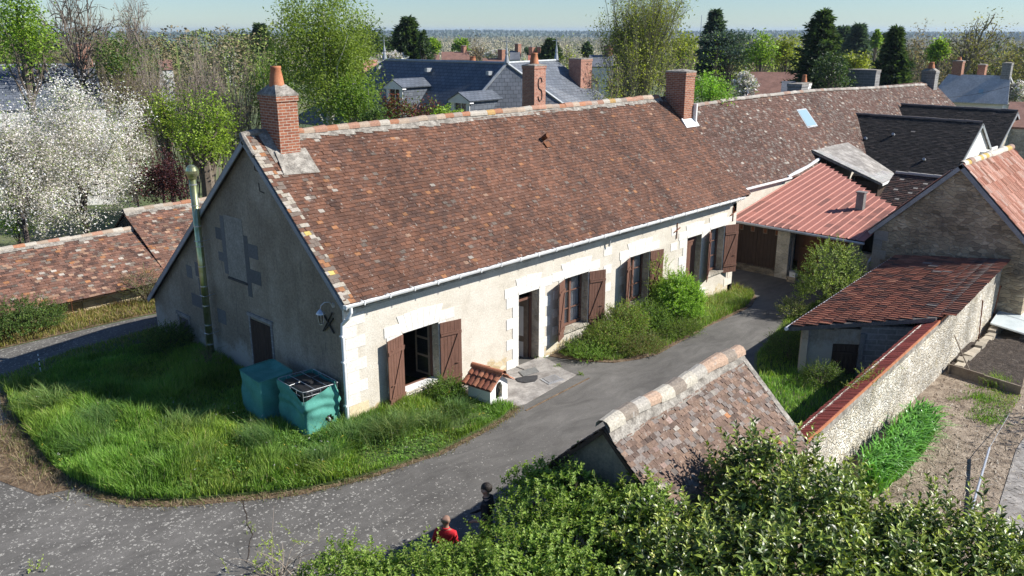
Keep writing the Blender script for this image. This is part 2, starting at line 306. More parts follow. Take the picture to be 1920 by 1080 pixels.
# ------------------------------------------------------------------ mesh helpers
class MB:
    """collects geometry for ONE mesh object"""
    def __init__(s, seed=0): s.V = []; s.F = []; s.Cl = []; s.n = 0; s.rng = np.random.default_rng(seed)
    def add(s, V, F, c=(.5, .5, .5)):
        V = np.asarray(V, float).reshape(-1, 3); F = np.asarray(F, int)
        if F.ndim == 1: F = F[None]
        c = np.asarray(c, float); c = np.broadcast_to(c, (len(V), 3))
        s.V.append(V); s.F.append(F + s.n); s.Cl.append(c); s.n += len(V)
    def more(s, F): s.F.append(np.asarray(F, int))
    def box(s, x0, x1, y0, y1, z0, z1, c=(.5, .5, .5)):
        V = [(x, y, z) for z in (z0, z1) for y in (y0, y1) for x in (x0, x1)]
        s.add(V, [(0, 2, 3, 1), (4, 5, 7, 6), (0, 1, 5, 4), (2, 6, 7, 3), (0, 4, 6, 2), (1, 3, 7, 5)], c)
    def obox(s, c0, ax, ay, az, c=(.5, .5, .5)):      # box from a corner and three edge vectors
        c0, ax, ay, az = [np.asarray(q, float) for q in (c0, ax, ay, az)]
        V = [c0 + i * ax + j * ay + k * az for k in (0, 1) for j in (0, 1) for i in (0, 1)]
        s.add(V, [(0, 2, 3, 1), (4, 5, 7, 6), (0, 1, 5, 4), (2, 6, 7, 3), (0, 4, 6, 2), (1, 3, 7, 5)], c)
    def slab(s, pts, thick, c=(.5, .5, .5)):          # polygon extruded along its own downward normal
        P = np.asarray(pts, float); nn = np.cross(P[1] - P[0], P[2] - P[0]); nn /= np.linalg.norm(nn)
        if nn[2] < 0: nn = -nn
        k = len(P); V = np.concatenate([P, P - nn * thick])
        s.add(V, list(range(k)), c); b = s.n - 2 * k
        s.more([tuple(b + k + i for i in reversed(range(k)))])
        s.more([(b + i, b + (i + 1) % k, b + k + (i + 1) % k, b + k + i) for i in range(k)])
    def prism(s, poly, axis, a, b, c=(.5, .5, .5)):   # 2-D outline extruded along an axis ('x','y','z')
        k = len(poly)
        def P(u, v, t): return {'x': (t, u, v), 'y': (u, t, v), 'z': (u, v, t)}[axis]
        V = [P(u, v, a) for u, v in poly] + [P(u, v, b) for u, v in poly]
        s.add(V, list(range(k)), c); q = s.n - 2 * k
        s.more([tuple(q + k + i for i in reversed(range(k)))])
        s.more([(q + i, q + (i + 1) % k, q + k + (i + 1) % k, q + k + i) for i in range(k)])
    def tubes(s, A, B, ra, rb, sides=5, c=(.5, .5, .5)):
        A = np.asarray(A, float).reshape(-1, 3); B = np.asarray(B, float).reshape(-1, 3); m = len(A)
        ra = np.broadcast_to(ra, m); rb = np.broadcast_to(rb, m)
        d = B - A; L = np.linalg.norm(d, axis=1, keepdims=True); d = d / np.maximum(L, 1e-9)
        h = np.where(np.abs(d[:, 2:3]) < .9, np.array([[0, 0, 1.]]), np.array([[1., 0, 0]]))
        u = np.cross(d, h); u /= np.linalg.norm(u, axis=1, keepdims=True); v = np.cross(d, u)
        t = np.arange(sides) * 2 * pi / sides
        ring = u[:, None] * np.cos(t)[None, :, None] + v[:, None] * np.sin(t)[None, :, None]
        V = np.concatenate([A[:, None] + ring * ra[:, None, None], B[:, None] + ring * rb[:, None, None]], 1)
        i = np.arange(sides); j = (i + 1) % sides
        F = np.stack([i, j, j + sides, i + sides], 1)[None] + (np.arange(m) * 2 * sides)[:, None, None]
        c = np.asarray(c, float)
        if c.ndim == 2: c = np.repeat(c, 2 * sides, 0)
        s.add(V.reshape(-1, 3), F.reshape(-1, 4), c)
    def path(s, P, r, sides=8, c=(.5, .5, .5), cap=True):
        P = np.asarray(P, float); k = len(P); r = np.broadcast_to(r, k)
        T = np.gradient(P, axis=0); T /= np.linalg.norm(T, axis=1, keepdims=True)
        h = np.array([0, 0, 1.]) if abs(T[0][2]) < .9 else np.array([1., 0, 0])
        u = np.cross(T[0], h); u /= np.linalg.norm(u); V = []
        t = np.arange(sides) * 2 * pi / sides
        for i in range(k):
            u = u - T[i] * (u @ T[i]); u /= np.linalg.norm(u); v = np.cross(T[i], u)
            V.append(P[i] + r[i] * (np.cos(t)[:, None] * u + np.sin(t)[:, None] * v))
        V = np.concatenate(V); F = [(i * sides + j, i * sides + (j + 1) % sides, (i + 1) * sides + (j + 1) % sides, (i + 1) * sides + j) for i in range(k - 1) for j in range(sides)]
        s.add(V, F, c); b = s.n - len(V)
        if cap: s.more([tuple(b + j for j in reversed(range(sides)))]); s.more([tuple(b + (k - 1) * sides + j for j in range(sides))])
    def lathe(s, cx, cy, prof, sides=16, c=(.5, .5, .5)):
        s.path([(cx, cy, z) for r, z in prof], [r for r, z in prof], sides, c)
    def build(s, name, mat, parent=None, loc=(0, 0, 0), smooth=False):
        me = bpy.data.meshes.new(name); V = np.concatenate(s.V) - np.asarray(loc, float)
        Fs = [f for f in s.F if len(f)]
        loops = np.concatenate([f.ravel() for f in Fs]); tot = np.concatenate([np.full(len(f), f.shape[1]) for f in Fs])
        start = np.concatenate([[0], np.cumsum(tot)[:-1]])
        me.vertices.add(len(V)); me.vertices.foreach_set('co', V.ravel())
        me.loops.add(len(loops)); me.loops.foreach_set('vertex_index', loops)
        me.polygons.add(len(tot)); me.polygons.foreach_set('loop_start', start); me.polygons.foreach_set('loop_total', tot)
        me.polygons.foreach_set('use_smooth', np.full(len(tot), bool(smooth)))
        me.update(calc_edges=True)
        at = me.attributes.new('col', 'FLOAT_COLOR', 'POINT'); c = np.ones((len(V), 4)); c[:, :3] = np.concatenate(s.Cl)
        at.data.foreach_set('color', c.ravel().astype(np.float32))
        if len(tot) < 60000:
            nr = np.zeros(len(tot) * 3); me.polygons.foreach_get('normal', nr); nr = nr.reshape(-1, 3)
            nl = np.repeat(nr, tot, 0); p = V[loops]
            hz = np.hypot(nl[:, 0], nl[:, 1]); flat = hz < .05
            ux = np.where(flat, 1, -nl[:, 1] / np.maximum(hz, 1e-6)); uy = np.where(flat, 0, nl[:, 0] / np.maximum(hz, 1e-6))
            U = p[:, 0] * ux + p[:, 1] * uy
            vx = -nl[:, 2] * uy; vy = nl[:, 2] * ux; vz = nl[:, 0] * uy - nl[:, 1] * ux
            Vv = p[:, 0] * vx + p[:, 1] * vy + p[:, 2] * vz
            uv = me.uv_layers.new(name='UVMap'); uv.data.foreach_set('uv', np.stack([U, Vv], 1).ravel().astype(np.float32))
        me.materials.append(MATS[mat] if isinstance(mat, str) else mat)
        me.validate()
        o = bpy.data.objects.new(name, me); S.collection.objects.link(o)
        if parent is None: o.location = loc
        else: o.parent = parent
        return o
def tag(o, label=None, cat=None, group=None, kind=None):
    if label: o['label'] = label
    if cat: o['category'] = cat
    if group: o['group'] = group
    if kind: o['kind'] = kind
    return o
class Thing:
    """an Empty at the thing's base; parts are built in world coordinates and stored relative to it"""
    def __init__(s, name, label, cat, loc, group=None):
        s.loc = np.array(loc, float); s.o = bpy.data.objects.new(name, None); s.o.empty_display_size = .2
        S.collection.objects.link(s.o); s.o.location = loc; tag(s.o, label, cat, group)
    def part(s, name, mb, mat, parent=None, smooth=False, label=None):
        o = mb.build(name, mat, parent or s.o, s.loc, smooth)
        if label: o['label'] = label
        return o
def solo(name, mb, mat, label, cat, loc, group=None, kind=None, smooth=False):
    o = mb.build(name, mat, None, loc, smooth); return tag(o, label, cat, group, kind)
def structure(name, mb, mat): return tag(mb.build(name, mat), kind='structure')
def rcol(rng, n, base, var=.15, hue=.05):
    b = np.asarray(base, float); v = 1 + rng.normal(0, var, (n, 1)); h = 1 + rng.normal(0, hue, (n, 3))
    return np.clip(b * v * h, .002, 1)
def pick(rng, n, pal, wt):
    wt = np.asarray(wt, float)
    if wt.ndim == 1: wt = np.broadcast_to(wt, (n, len(wt)))
    cw = np.cumsum(wt / wt.sum(1, keepdims=True), 1); k = (rng.random((n, 1)) > cw).sum(1)
    return np.asarray(pal, float)[np.clip(k, 0, len(pal) - 1)]

def tiles(mb, O, U, W, L, Sl, w, e, pal, clip=None, thick=.016, jit=1.0, prof=None, sag=None, stagger=True, lap=1.35):
    """overlapping roof tiles: O eave corner, U along the eave, W up the slope"""
    rng = mb.rng; O = np.asarray(O, float); U = np.asarray(U, float) / np.linalg.norm(U); W = np.asarray(W, float) / np.linalg.norm(W)
    Nn = np.cross(U, W); Nn = Nn if Nn[2] > 0 else -Nn
    nu, nv = int(L / w) + 2, int(Sl / e) + 1
    iu, iv = np.meshgrid(np.arange(-1, nu), np.arange(nv)); iu = iu.ravel(); iv = iv.ravel()
    u = iu * w + (iv % 2) * (w * .5 if stagger else 0) + rng.normal(0, .006 * jit, len(iu)); v = iv * e + rng.normal(0, .006 * jit, len(iu))
    ok = (u > -w * .6) & (u < L - w * .4)
    if clip is not None: ok &= clip(u + w / 2, v + e / 2)
    u, v = u[ok], v[ok]; m = len(u)
    cu0 = np.clip(u, 0, L); cu1 = np.clip(u + w * .985, 0, L)
    prof = prof or [(0, 0), (1, 0)]
    K = len(prof); t = np.array([p[0] for p in prof]); hh = np.array([p[1] for p in prof])
    uu = cu0[:, None] + (cu1 - cu0)[:, None] * t[None]
    vlo = v; vhi = np.minimum(v + e * lap, Sl)
    rot = rng.normal(0, .012 * jit, m); lift = np.abs(rng.normal(0, .004 * jit, m)); tilt = rng.normal(0, .004 * jit, m)
    sg = sag if sag is not None else (lambda a, b: 0 * a)
    def P(uu, vv, h):
        return O + uu[..., None] * U + vv[..., None] * W + (h + sg(uu, vv))[..., None] * Nn
    lo_v = vlo[:, None] + (uu - uu[:, :1]) * rot[:, None]
    hl = thick + lift[:, None] + hh[None] + tilt[:, None] * (t[None] - .5)
    A = P(uu, lo_v, hl + .004); B = P(uu, np.broadcast_to(vhi[:, None], uu.shape), hh[None] * np.ones((m, 1)) + .002); Cc = P(uu, lo_v, hl + .004 - thick)
    V = np.concatenate([A, B, Cc], 1).reshape(-1, 3); base = (np.arange(m) * 3 * K)[:, None, None]
    i = np.arange(K - 1)
    F1 = np.stack([i, i + 1, K + i + 1, K + i], 1)[None] + base
    F2 = np.stack([2 * K + i, 2 * K + i + 1, i + 1, i], 1)[None] + base
    col = np.repeat(pal(u, v, rng), 3 * K, 0)
    mb.add(V, np.concatenate([F1, F2], 1).reshape(-1, 4), col)
    F3 = (np.array([[2 * K, 0, K], [3 * K - 1, 2 * K - 1, K - 1]])[None] + base).reshape(-1, 3); mb.more(F3 + (mb.n - len(V)))
    return Nn

def ridge_tiles(mb, P, Q, r=.13, seg=.36, colf=None, sagf=None):
    P = np.asarray(P, float); Q = np.asarray(Q, float); L = np.linalg.norm(Q - P); d = (Q - P) / L; n = int(L / seg)
    side = np.cross(d, (0, 0, 1)); side /= np.linalg.norm(side); up = np.cross(side, d)
    for i in range(n):
        a = i * L / n; b = (i + 1.08) * L / n; k = 7; th = np.linspace(-.15, pi + .15, k); z0 = mb.rng.normal(0, .008); r1 = r * (1 + mb.rng.normal(0, .05)); r2 = r1 * .88
        V = []
        for (t, rr) in ((a, r2), (b, r1)):
            c = P + d * t
            if sagf: c = c + np.array([0, 0, sagf(t)])
            V += [c + up * (z0 - r * .35) + rr * (side * cos(q) * 1.05 + up * sin(q)) for q in th]
        V += [P + d * b + (np.array([0, 0, sagf(b)]) if sagf else 0) + up * (z0 - r * .35)]
        c = colf(mb.rng) if colf else (.4, .2, .12)
        mb.add(V, [(j, j + 1, k + j + 1, k + j) for j in range(k - 1)], c)
        bb = mb.n - len(V); mb.more([(bb + k + j, bb + k + j + 1, bb + 2 * k) for j in range(k - 1)])

def leaves(mb, P, size, cols, bias=.5, aspect=.5, fold=.2, orient=None, var=.3, droop=0.):
    rng = mb.rng; P = np.asarray(P, float); n = len(P)
    if n == 0: return
    nm = rng.normal(size=(n, 3)); nm /= np.linalg.norm(nm, axis=1, keepdims=True)
    nm[:, 2] = np.abs(nm[:, 2]) + bias; nm /= np.linalg.norm(nm, axis=1, keepdims=True)
    t = rng.normal(size=(n, 3)) if orient is None else orient + .5 * rng.normal(size=(n, 3)); t[:, 2] -= droop
    t -= nm * (t * nm).sum(1, keepdims=True); t /= np.linalg.norm(t, axis=1, keepdims=True); b = np.cross(nm, t)
    s = (size * (1 + rng.uniform(-var, var, n)))[:, None]
    h = b * s * aspect * .5; up = nm * s * fold * .5
    V = np.stack([P, P + t * s * .45 + h + up, P + t * s, P + t * s * .45 - h + up], 1).reshape(-1, 3)
    k = np.arange(n)[:, None] * 4
    F = np.concatenate([k + np.array([[0, 1, 2]]), k + np.array([[0, 2, 3]])], 0)
    mb.add(V, F, np.repeat(cols, 4, 0))

def in_poly(x, y, poly):
    inside = np.zeros(len(x), bool); k = len(poly)
    for i in range(k):
        x1, y1 = poly[i]; x2, y2 = poly[(i + 1) % k]
        c = ((y1 > y) != (y2 > y)) & (x < (x2 - x1) * (y - y1) / ((y2 - y1) or 1e-9) + x1); inside ^= c
    return inside
def scatter(rng, poly, n):
    P = np.array(poly); lo, hi = P.min(0), P.max(0); out = []
    tot = 0
    while tot < n:
        q = rng.uniform(lo, hi, (n * 2, 2)); q = q[in_poly(q[:, 0], q[:, 1], poly)]; out.append(q); tot += len(q)
    return np.concatenate(out)[:n]
def grass(mb, xy, h, cols, width=.014, lean=.45, wind=(0, 0), z=None):
    rng = mb.rng; n = len(xy); z0 = gz(xy[:, 0], xy[:, 1]) if z is None else z
    a = rng.uniform(0, 2 * pi, n); cl = fbm(xy[:, 0] * 1.3 + 5, xy[:, 1] * 1.3, 3) * 4 * pi
    dirx = np.cos(a) * .8 + np.cos(cl) * .5 + wind[0]; diry = np.sin(a) * .8 + np.sin(cl) * .5 + wind[1]
    h = h * rng.uniform(.6, 1.25, n); ln = h * lean * rng.uniform(.3, 1.5, n)
    B = np.stack([xy[:, 0], xy[:, 1], z0], 1); wx = np.stack([-np.sin(a), np.cos(a), 0 * a], 1) * width * .5
    D = np.stack([dirx, diry, 0 * a], 1)
    M1 = B + D * (ln * .3)[:, None]; M1[:, 2] += h * .55
    M2 = B + D * ln[:, None]; M2[:, 2] += h * .9
    V = np.stack([B - wx, B + wx, M1 - wx * .9, M1 + wx * .9, M2], 1).reshape(-1, 3); k = np.arange(n)[:, None] * 5
    mb.add(V, (k + np.array([[0, 1, 3, 2]])), np.repeat(cols, 5, 0)); mb.more((k + np.array([[2, 3, 4]])) + (mb.n - len(V)))

def poly_sheet(name, poly, mat, dz, kind='structure', skirt=0.0, label=None, cat=None):
    bm = bmesh.new(); vs = [bm.verts.new((x, y, 0)) for x, y in poly]; bm.faces.new(vs)
    bmesh.ops.triangulate(bm, faces=bm.faces[:])
    for x in (0, 20):
        bmesh.ops.bisect_plane(bm, geom=bm.verts[:] + bm.edges[:] + bm.faces[:], plane_co=(x, 0, 0), plane_no=(1, 0, 0))
    if skirt:
        r = bmesh.ops.extrude_face_region(bm, geom=bm.faces[:]); up = [v for v in r['geom'] if isinstance(v, bmesh.types.BMVert)]
        for v in bm.verts: v.co.z = g1(v.co.x, v.co.y) - .02
        for v in up: v.co.z += dz + .02
    else:
        for v in bm.verts: v.co.z = g1(v.co.x, v.co.y) + dz
    bmesh.ops.recalc_face_normals(bm, faces=bm.faces[:])
    if not skirt:
        for f in bm.faces:
            if f.normal.z < 0: f.normal_flip()
    me = bpy.data.meshes.new(name); bm.to_mesh(me); bm.free(); me.materials.append(MATS[mat])
    o = bpy.data.objects.new(name, me); S.collection.objects.link(o)
    return tag(o, label, cat, None, kind)

# ------------------------------------------------------------------ ground, roads
def terrain():
    ax = sorted(set([-7000, -5000, -3500, -2500, -1800, -1200, -800, -600, -450, -350, -280, -220, -180, -150, -120, -100, -85, -75, -65, -60] + list(range(-55, 100, 5)) + [100, 110, 120, 135, 150, 170, 190, 210, 240, 270, 300, 340, 380, 430, 500, 600, 700, 850, 1000] + list(range(1200, 7001, 100))))
    X, Y = np.meshgrid(ax, ax); X = X.ravel().astype(float); Y = Y.ravel().astype(float); Z = gz(X, Y)
    near = np.hypot(X - 5, Y + 3) < 70; Z[near] -= 0.0
    k = len(ax); i, j = np.meshgrid(np.arange(k - 1), np.arange(k - 1)); a = (j * k + i).ravel()
    mb = MB(); mb.add(np.stack([X, Y, Z], 1), np.stack([a, a + 1, a + k + 1, a + k], 1)); structure('ground', mb, 'terrain')
terrain()
ROAD = [(-45, -32), (-45, 12.8), (-2, 12.75), (.64, 12.66), (34, 12.4), (34, 11.3), (25, 4), (25, -2.2), (23.2, -3.1), (18.4, -3.2), (16, -3.9), (13.4, -4.5), (12.2, -5.1), (10.2, -6.4), (7, -7.0), (4.8, -7.1), (-1, -7.6), (-3.2, -8.0), (-5, -9.5), (-6.5, -11.5), (-8, -32)]
poly_sheet('road', ROAD, 'asphalt', .008)
LAWN = [(-5.45, 8.9), (-5.75, 7.6), (-6.05, 5), (-6.2, 3.4), (-6.15, 2.4), (-5.9, 1.2), (-5.55, .38), (-4.9, -.35), (-4.3, -.8), (-3.5, -1.4), (-2.8, -1.9), (-1.9, -2.3), (-1.2, -2.5), (.5, -2.78), (2.2, -2.6), (3.3, -2.4), (4.0, -2.15), (3.75, -1.6), (3.6, -.6), (3.9, .05), (0.05, .05), (0.05, 9.8), (-1.5, 9.8), (-3.6, 9.6)]
def grow(poly, c, k): return [(c[0] + (x - c[0]) * k, c[1] + (y - c[1]) * k) for x, y in poly]
EDGE = [(x - .16 if x < -2 else x + .03, y - .16 if y < 2 else y + .1) for x, y in LAWN[:17]] + LAWN[17:]
poly_sheet('verge_dirt', EDGE, 'dirt', .014)
poly_sheet('lawn_ground', LAWN, 'lawn_soil', .07, skirt=.07)
BED = [(7.9, .05), (8.05, -.4), (8.5, -1.3), (9.0, -1.85), (9.9, -2.2), (10.8, -2.35), (12, -2.2), (13.3, -2.05), (14.7, -1.85), (16, -1.8), (17.5, -1.7), (18.6, -1.6), (20, -1.1), (20.9, -.4), (20.6, .9), (19.6, .05)]
poly_sheet('shrub_bed_ground', BED, 'dirt', .03, skirt=.03)
SLAB = [(4.05, 0.02), (3.8, -1.0), (4.1, -2.15), (4.4, -2.2), (7.25, -1.72), (7.3, -1.2), (7.65, -.3), (7.7, .02)]
poly_sheet('pavement', SLAB, 'concrete', .025, skirt=.025)
GREENR = [(23.2, -3.2), (18.4, -3.3), (16, -4.0), (13.4, -4.6), (12.2, -5.2), (10.2, -6.5), (7, -7.1), (4.9, -7.2), (4.6, -9.9), (12.6, -9.5), (24, -9.0), (24, -3.6)]
poly_sheet('grass_ground', GREENR, 'lawn_soil', .02)
SOIL = [(4.7, -10.2), (27.2, -9.0), (45, -8.5), (45, -20), (20, -24), (-2, -24), (-1, -12.5)]
poly_sheet('garden_soil', SOIL, 'soil', .012)
poly_sheet('verge', [(-45, 12.85), (-2, 12.8), (1, 12.75), (6, 12.7), (6, 15.2), (-45, 15.2)], 'dirt', .02)

# ------------------------------------------------------------------ main farmhouse
DK, MD, RD, OR, PK, GY, WH = (.105, .056, .040), (.138, .068, .044), (.168, .078, .047), (.29, .135, .062), (.29, .18, .12), (.16, .125, .10), (.36, .32, .27)
def pal_main(u, v, rng):
    n = len(u); a = fbm(u * .35, v * .5, 4); b = fbm(u * 1.6 + 9, v * .35 + 3, 3)
    warm = np.clip((a - .45) * 3 + (3.5 - u) * .13, 0, 1.0)[:, None]; dark = np.clip((b - .48) * 5, 0, 1)[:, None]
    edge = np.clip(1 - u / .55, 0, 1)[:, None] + np.clip((v - 5.0) / .6, 0, 1)[:, None] * .5 + np.clip((.55 - fbm(u * .8, v * .8 + 40, 3)) * -1, 0, 1)[:, None] * .0
    near_ch = np.exp(-((u - 1.0) ** 2 / .8 + (v - 4.2) ** 2 / 1.2))[:, None]
    wt = np.concatenate([.8 + 1.8 * dark, 3.4 + 0 * warm, 2.2 + .7 * warm, .05 + .34 * warm, .03 + .09 * warm + .5 * near_ch, .05 + .15 * dark + 1.0 * near_ch, .003 + .5 * edge + .8 * near_ch], 1)
    c = pick(rng, n, [DK, MD, RD, OR, PK, GY, WH], wt); return np.clip(c * .86 * (.62 + .75 * (1 - b[:, None])) * (1 + rng.normal(0, .13, (n, 1))), .01, .8)
def pal_second(u, v, rng):
    n = len(u); a = fbm(u * .3 + 50, v * .45, 4); w = np.clip((fbm(u * .9 + 4, v * .9 + 9, 4) - .45) * 4, 0, 1)[:, None]
    far = np.clip(u / 24, 0, 1)[:, None]; d = np.clip((a - .45) * 4, 0, 1)[:, None]
    wt = np.concatenate([1.8 + 1.5 * d, 2.4 - far * .6, .9 - .5 * far, .02 + 0 * d, .05 + .12 * w, .4 + .6 * w + .9 * far, .015 + .10 * w + .12 * far], 1)
    c = pick(rng, n, [DK, (.13, .073, .055), (.165, .085, .06), OR, PK, (.175, .135, .112), WH], wt); return np.clip(c * .82 * (.7 + .6 * a[:, None]) * (1 + rng.normal(0, .13, (n, 1))), .01, .8)
def pal_left(u, v, rng):
    n = len(u); w = np.clip((fbm(u * .8 + 14, v * .9 + 9, 4) - .42) * 4, 0, 1)[:, None]; top = np.clip(v / 3, 0, 1)[:, None]
    wt = np.concatenate([1.0 + 0 * w, 2.2 + 0 * w, 1.7 - .4 * w, .16 + 0 * w, .32 + .3 * w, .3 + .4 * top, .04 + .6 * w * top], 1)
    c = pick(rng, n, [(.095, .055, .043), (.155, .085, .062), (.205, .105, .072), OR, PK, GY, WH], wt); return np.clip(c * (1 + rng.normal(0, .15, (n, 1))), .01, .8)
def pal_fg(u, v, rng):
    n = len(u); w = np.clip((fbm(u * 1.5 + 14, v * 1.5 + 9, 4) - .4) * 4, 0, 1)[:, None]; top = np.clip((v - .7) / 1.0, 0, 1)[:, None]
    wt = np.concatenate([.9 + 0 * w, 2.2 + 0 * w, 1.6 + 0 * w, .04 + 0 * w, .2 + .2 * w, .7 + .5 * top, .015 + .3 * w * top], 1)
    c = pick(rng, n, [(.12, .082, .064), (.165, .11, .082), (.19, .127, .092), OR, (.24, .165, .135), (.19, .16, .14), WH], wt); return np.clip(c * (1 + rng.normal(0, .14, (n, 1))), .01, .8)
RIDGEC = lambda rng: [(.40, .36, .30), (.34, .19, .13), (.36, .28, .21), (.34, .16, .09), (.27, .22, .18), (.38, .24, .09)][rng.choice(6, p=[.25, .2, .25, .15, .1, .05])] * np.array([1, 1, 1]) * (1 + rng.normal(0, .1))

HL = 19.75
house = Thing('farmhouse', 'long single-storey farmhouse with brown tiled roof, pale front wall and brown shutters along the drive', 'house', (0, 0, 0))
EY, EZ, RY, RZ, BY, BZ = -.30, 3.36, 3.85, 7.14, 11.15, 1.12
sl1 = (RZ - EZ) / (RY - EY); sl2 = (RZ - BZ) / (BY - RY)
OPEN = [(1.85, 3.15, .30, 2.06), (6.47, 7.42, -.62, 2.10), (8.66, 9.92, .33, 2.15), (12.28, 13.50, .35, 2.18), (16.05, 17.1, -.75, 2.22), (17.75, 18.85, .37, 2.27)]
def wall_openings(mb, x0, x1, z0, z1, holes, y, depth, mbr=None):
    xs = sorted({x0, x1, *[h[0] for h in holes], *[h[1] for h in holes]}); zs = sorted({z0, z1, *[h[2] for h in holes], *[h[3] for h in holes]})
    for a, b in zip(xs[:-1], xs[1:]):
        for c, d in zip(zs[:-1], zs[1:]):
            if any(h[0] <= a and b <= h[1] and h[2] <= c and d <= h[3] for h in holes): continue
            mb.add([(a, y, c), (b, y, c), (b, y, d), (a, y, d)], [(0, 1, 2, 3)])
    for a, b, c, d in holes:
        r = MB() if mbr else mb
        r.add([(a, y, c), (a, y + depth, c), (a, y + depth, d), (a, y, d)], [(0, 1, 2, 3)])
        r.add([(b, y, c), (b, y + depth, c), (b, y + depth, d), (b, y, d)], [(0, 1, 2, 3)])
        r.add([(a, y, d), (b, y, d), (b, y + depth, d), (a, y + depth, d)], [(0, 1, 2, 3)])
        r.add([(a, y, c), (b, y, c), (b, y + depth, c), (a, y + depth, c)], [(0, 1, 2, 3)])
        if mbr: house.part('window_reveal', r, 'pale_stone')
mb = MB()
wall_openings(mb, 0, HL, -1.6, 3.5, OPEN, 0, .38, True)
mb.box(0, HL, .39, .42, 3.2, 3.5)
house.part('front_wall', mb, 'facade_render')
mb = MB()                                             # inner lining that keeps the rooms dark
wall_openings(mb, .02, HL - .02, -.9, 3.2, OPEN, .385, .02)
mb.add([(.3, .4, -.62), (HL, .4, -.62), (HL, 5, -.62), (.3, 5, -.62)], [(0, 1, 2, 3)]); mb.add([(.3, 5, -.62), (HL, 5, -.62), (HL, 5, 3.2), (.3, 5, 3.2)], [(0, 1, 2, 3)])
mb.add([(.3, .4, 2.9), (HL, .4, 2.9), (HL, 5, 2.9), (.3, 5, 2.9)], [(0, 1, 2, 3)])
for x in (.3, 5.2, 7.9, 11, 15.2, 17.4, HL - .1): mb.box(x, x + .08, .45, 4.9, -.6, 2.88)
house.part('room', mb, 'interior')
# gable wall with the long rear slope
mb = MB()
apz = RZ - .05
def rz_at(y): return RZ - .06 - (RY - y) * sl1 if y < RY else RZ - .06 - (y - RY) * sl2
mb.prism([(0, -1.), (0, rz_at(0)), (RY, apz), (11.0, rz_at(11.0)), (11.0, -1.)], 'x', -.002, .3)
house.part('gable_wall', mb, 'gable_render')
mb = MB(); mb.prism([(0, -1.6), (0, rz_at(0)), (RY, apz), (11.0, rz_at(11.0)), (11.0, -1.6)], 'x', HL - .3, HL + .002); mb.box(0.3, HL - .3, 10.7, 11, -1.5, 1.1)
house.part('end_wall', mb, 'facade_render')
# roof boards, tiles, verges
mb = MB()
mb.slab([(-.14, EY + .02, EZ), (20.25, EY + .02, EZ), (20.25, RY, RZ), (-.14, RY, RZ)], .07)
mb.slab([(-.14, RY, RZ), (20.25, RY, RZ), (20.25, BY, BZ), (-.14, BY, BZ)], .07)
roof = house.part('roof', mb, 'dark_wood')
sagm = lambda u, v: .035 * (fbm(u * .25 + 3, v * .5 + 1, 3) - .5) * 2 - .03 * np.sin(np.clip(v / 5.6, 0, 1) * pi)
mb = MB(1); tiles(mb, (-.16, EY - .02, EZ + .03), (1, 0, 0), (0, RY - EY, RZ - EZ), 20.45, 5.62, .17, .118, pal_main, sag=sagm, thick=.02)
house.part('roof_tiles', mb, 'tile', roof)
mb = MB(2); tiles(mb, (-.16, BY, BZ + .03), (1, 0, 0), (0, RY - BY, RZ - BZ), 20.4, 9.4, .28, .19, pal_left)
house.part('roof_tiles', mb, 'tile', roof)
mb = MB(3)
sagr = lambda t: .05 * (fbm(t * .3, 2.2, 3) - .5) * 2
ridge_tiles(mb, (1.25, RY, RZ + .08), (19.2, RY, RZ + .06), .135, .38, RIDGEC, sagr)
house.part('ridge_tiles', mb, 'tile', roof)
mb = MB(4)
for k in range(60):                                   # uneven mortar bedding under the ridge
    a = 1.2 + 18.2 * k / 60; b = a + 18.2 / 60 + .01; q = .17 + .08 * mb.rng.random(); z = sagr(a)
    mb.add([(a, RY - q, RZ - q * sl1 + .075), (b, RY - q - .03, RZ - (q + .03) * sl1 + .075), (b, RY, RZ + .13 + z), (a, RY, RZ + .13 + z)], [(0, 1, 2, 3)])
mb.slab([(-.17, EY, EZ + .03), (.08, EY, EZ + .05), (.08, RY, RZ + .07), (-.17, RY, RZ + .05)], .03)
mb.slab([(-.17, RY, RZ + .05), (.08, RY, RZ + .07), (.08, BY, BZ + .06), (-.17, BY, BZ + .04)], .03)
mb.path([(-.18, RY - .5, RZ - .42), (-.2, RY - .15, RZ - .05), (-.16, RY + .05, RZ + .07), (.2, RY + .05, RZ + .12), (.62, RY + .05, RZ + .10)], [.07, .09, .1, .1, .08], 8)
house.part('ridge_mortar', mb, 'mortar', roof)
mb = MB(41)                                           # verge tiles weathered white over the gable
tiles(mb, (-.19, EY - .02, EZ + .055), (1, 0, 0), (0, RY - EY, RZ - EZ), .34, 5.6, .17, .128, lambda u, v, rng: pick(rng, len(u), [WH, GY, OR, (.34, .30, .24), (.5, .38, .12), MD], [1.3, 1.6, .6, 1.8, .2, 2.0]))
house.part('verge_tiles', mb, 'tile_clean', roof)
mb = MB()
mb.slab([(-.2, EY, EZ - .02), (-.165, EY, EZ - .02), (-.165, RY, RZ - .02), (-.2, RY, RZ - .02)], .13)
mb.slab([(-.2, RY, RZ - .02), (-.165, RY, RZ - .02), (-.165, BY, BZ - .02), (-.2, BY, BZ - .02)], .13)
house.part('barge_board', mb, 'lead')

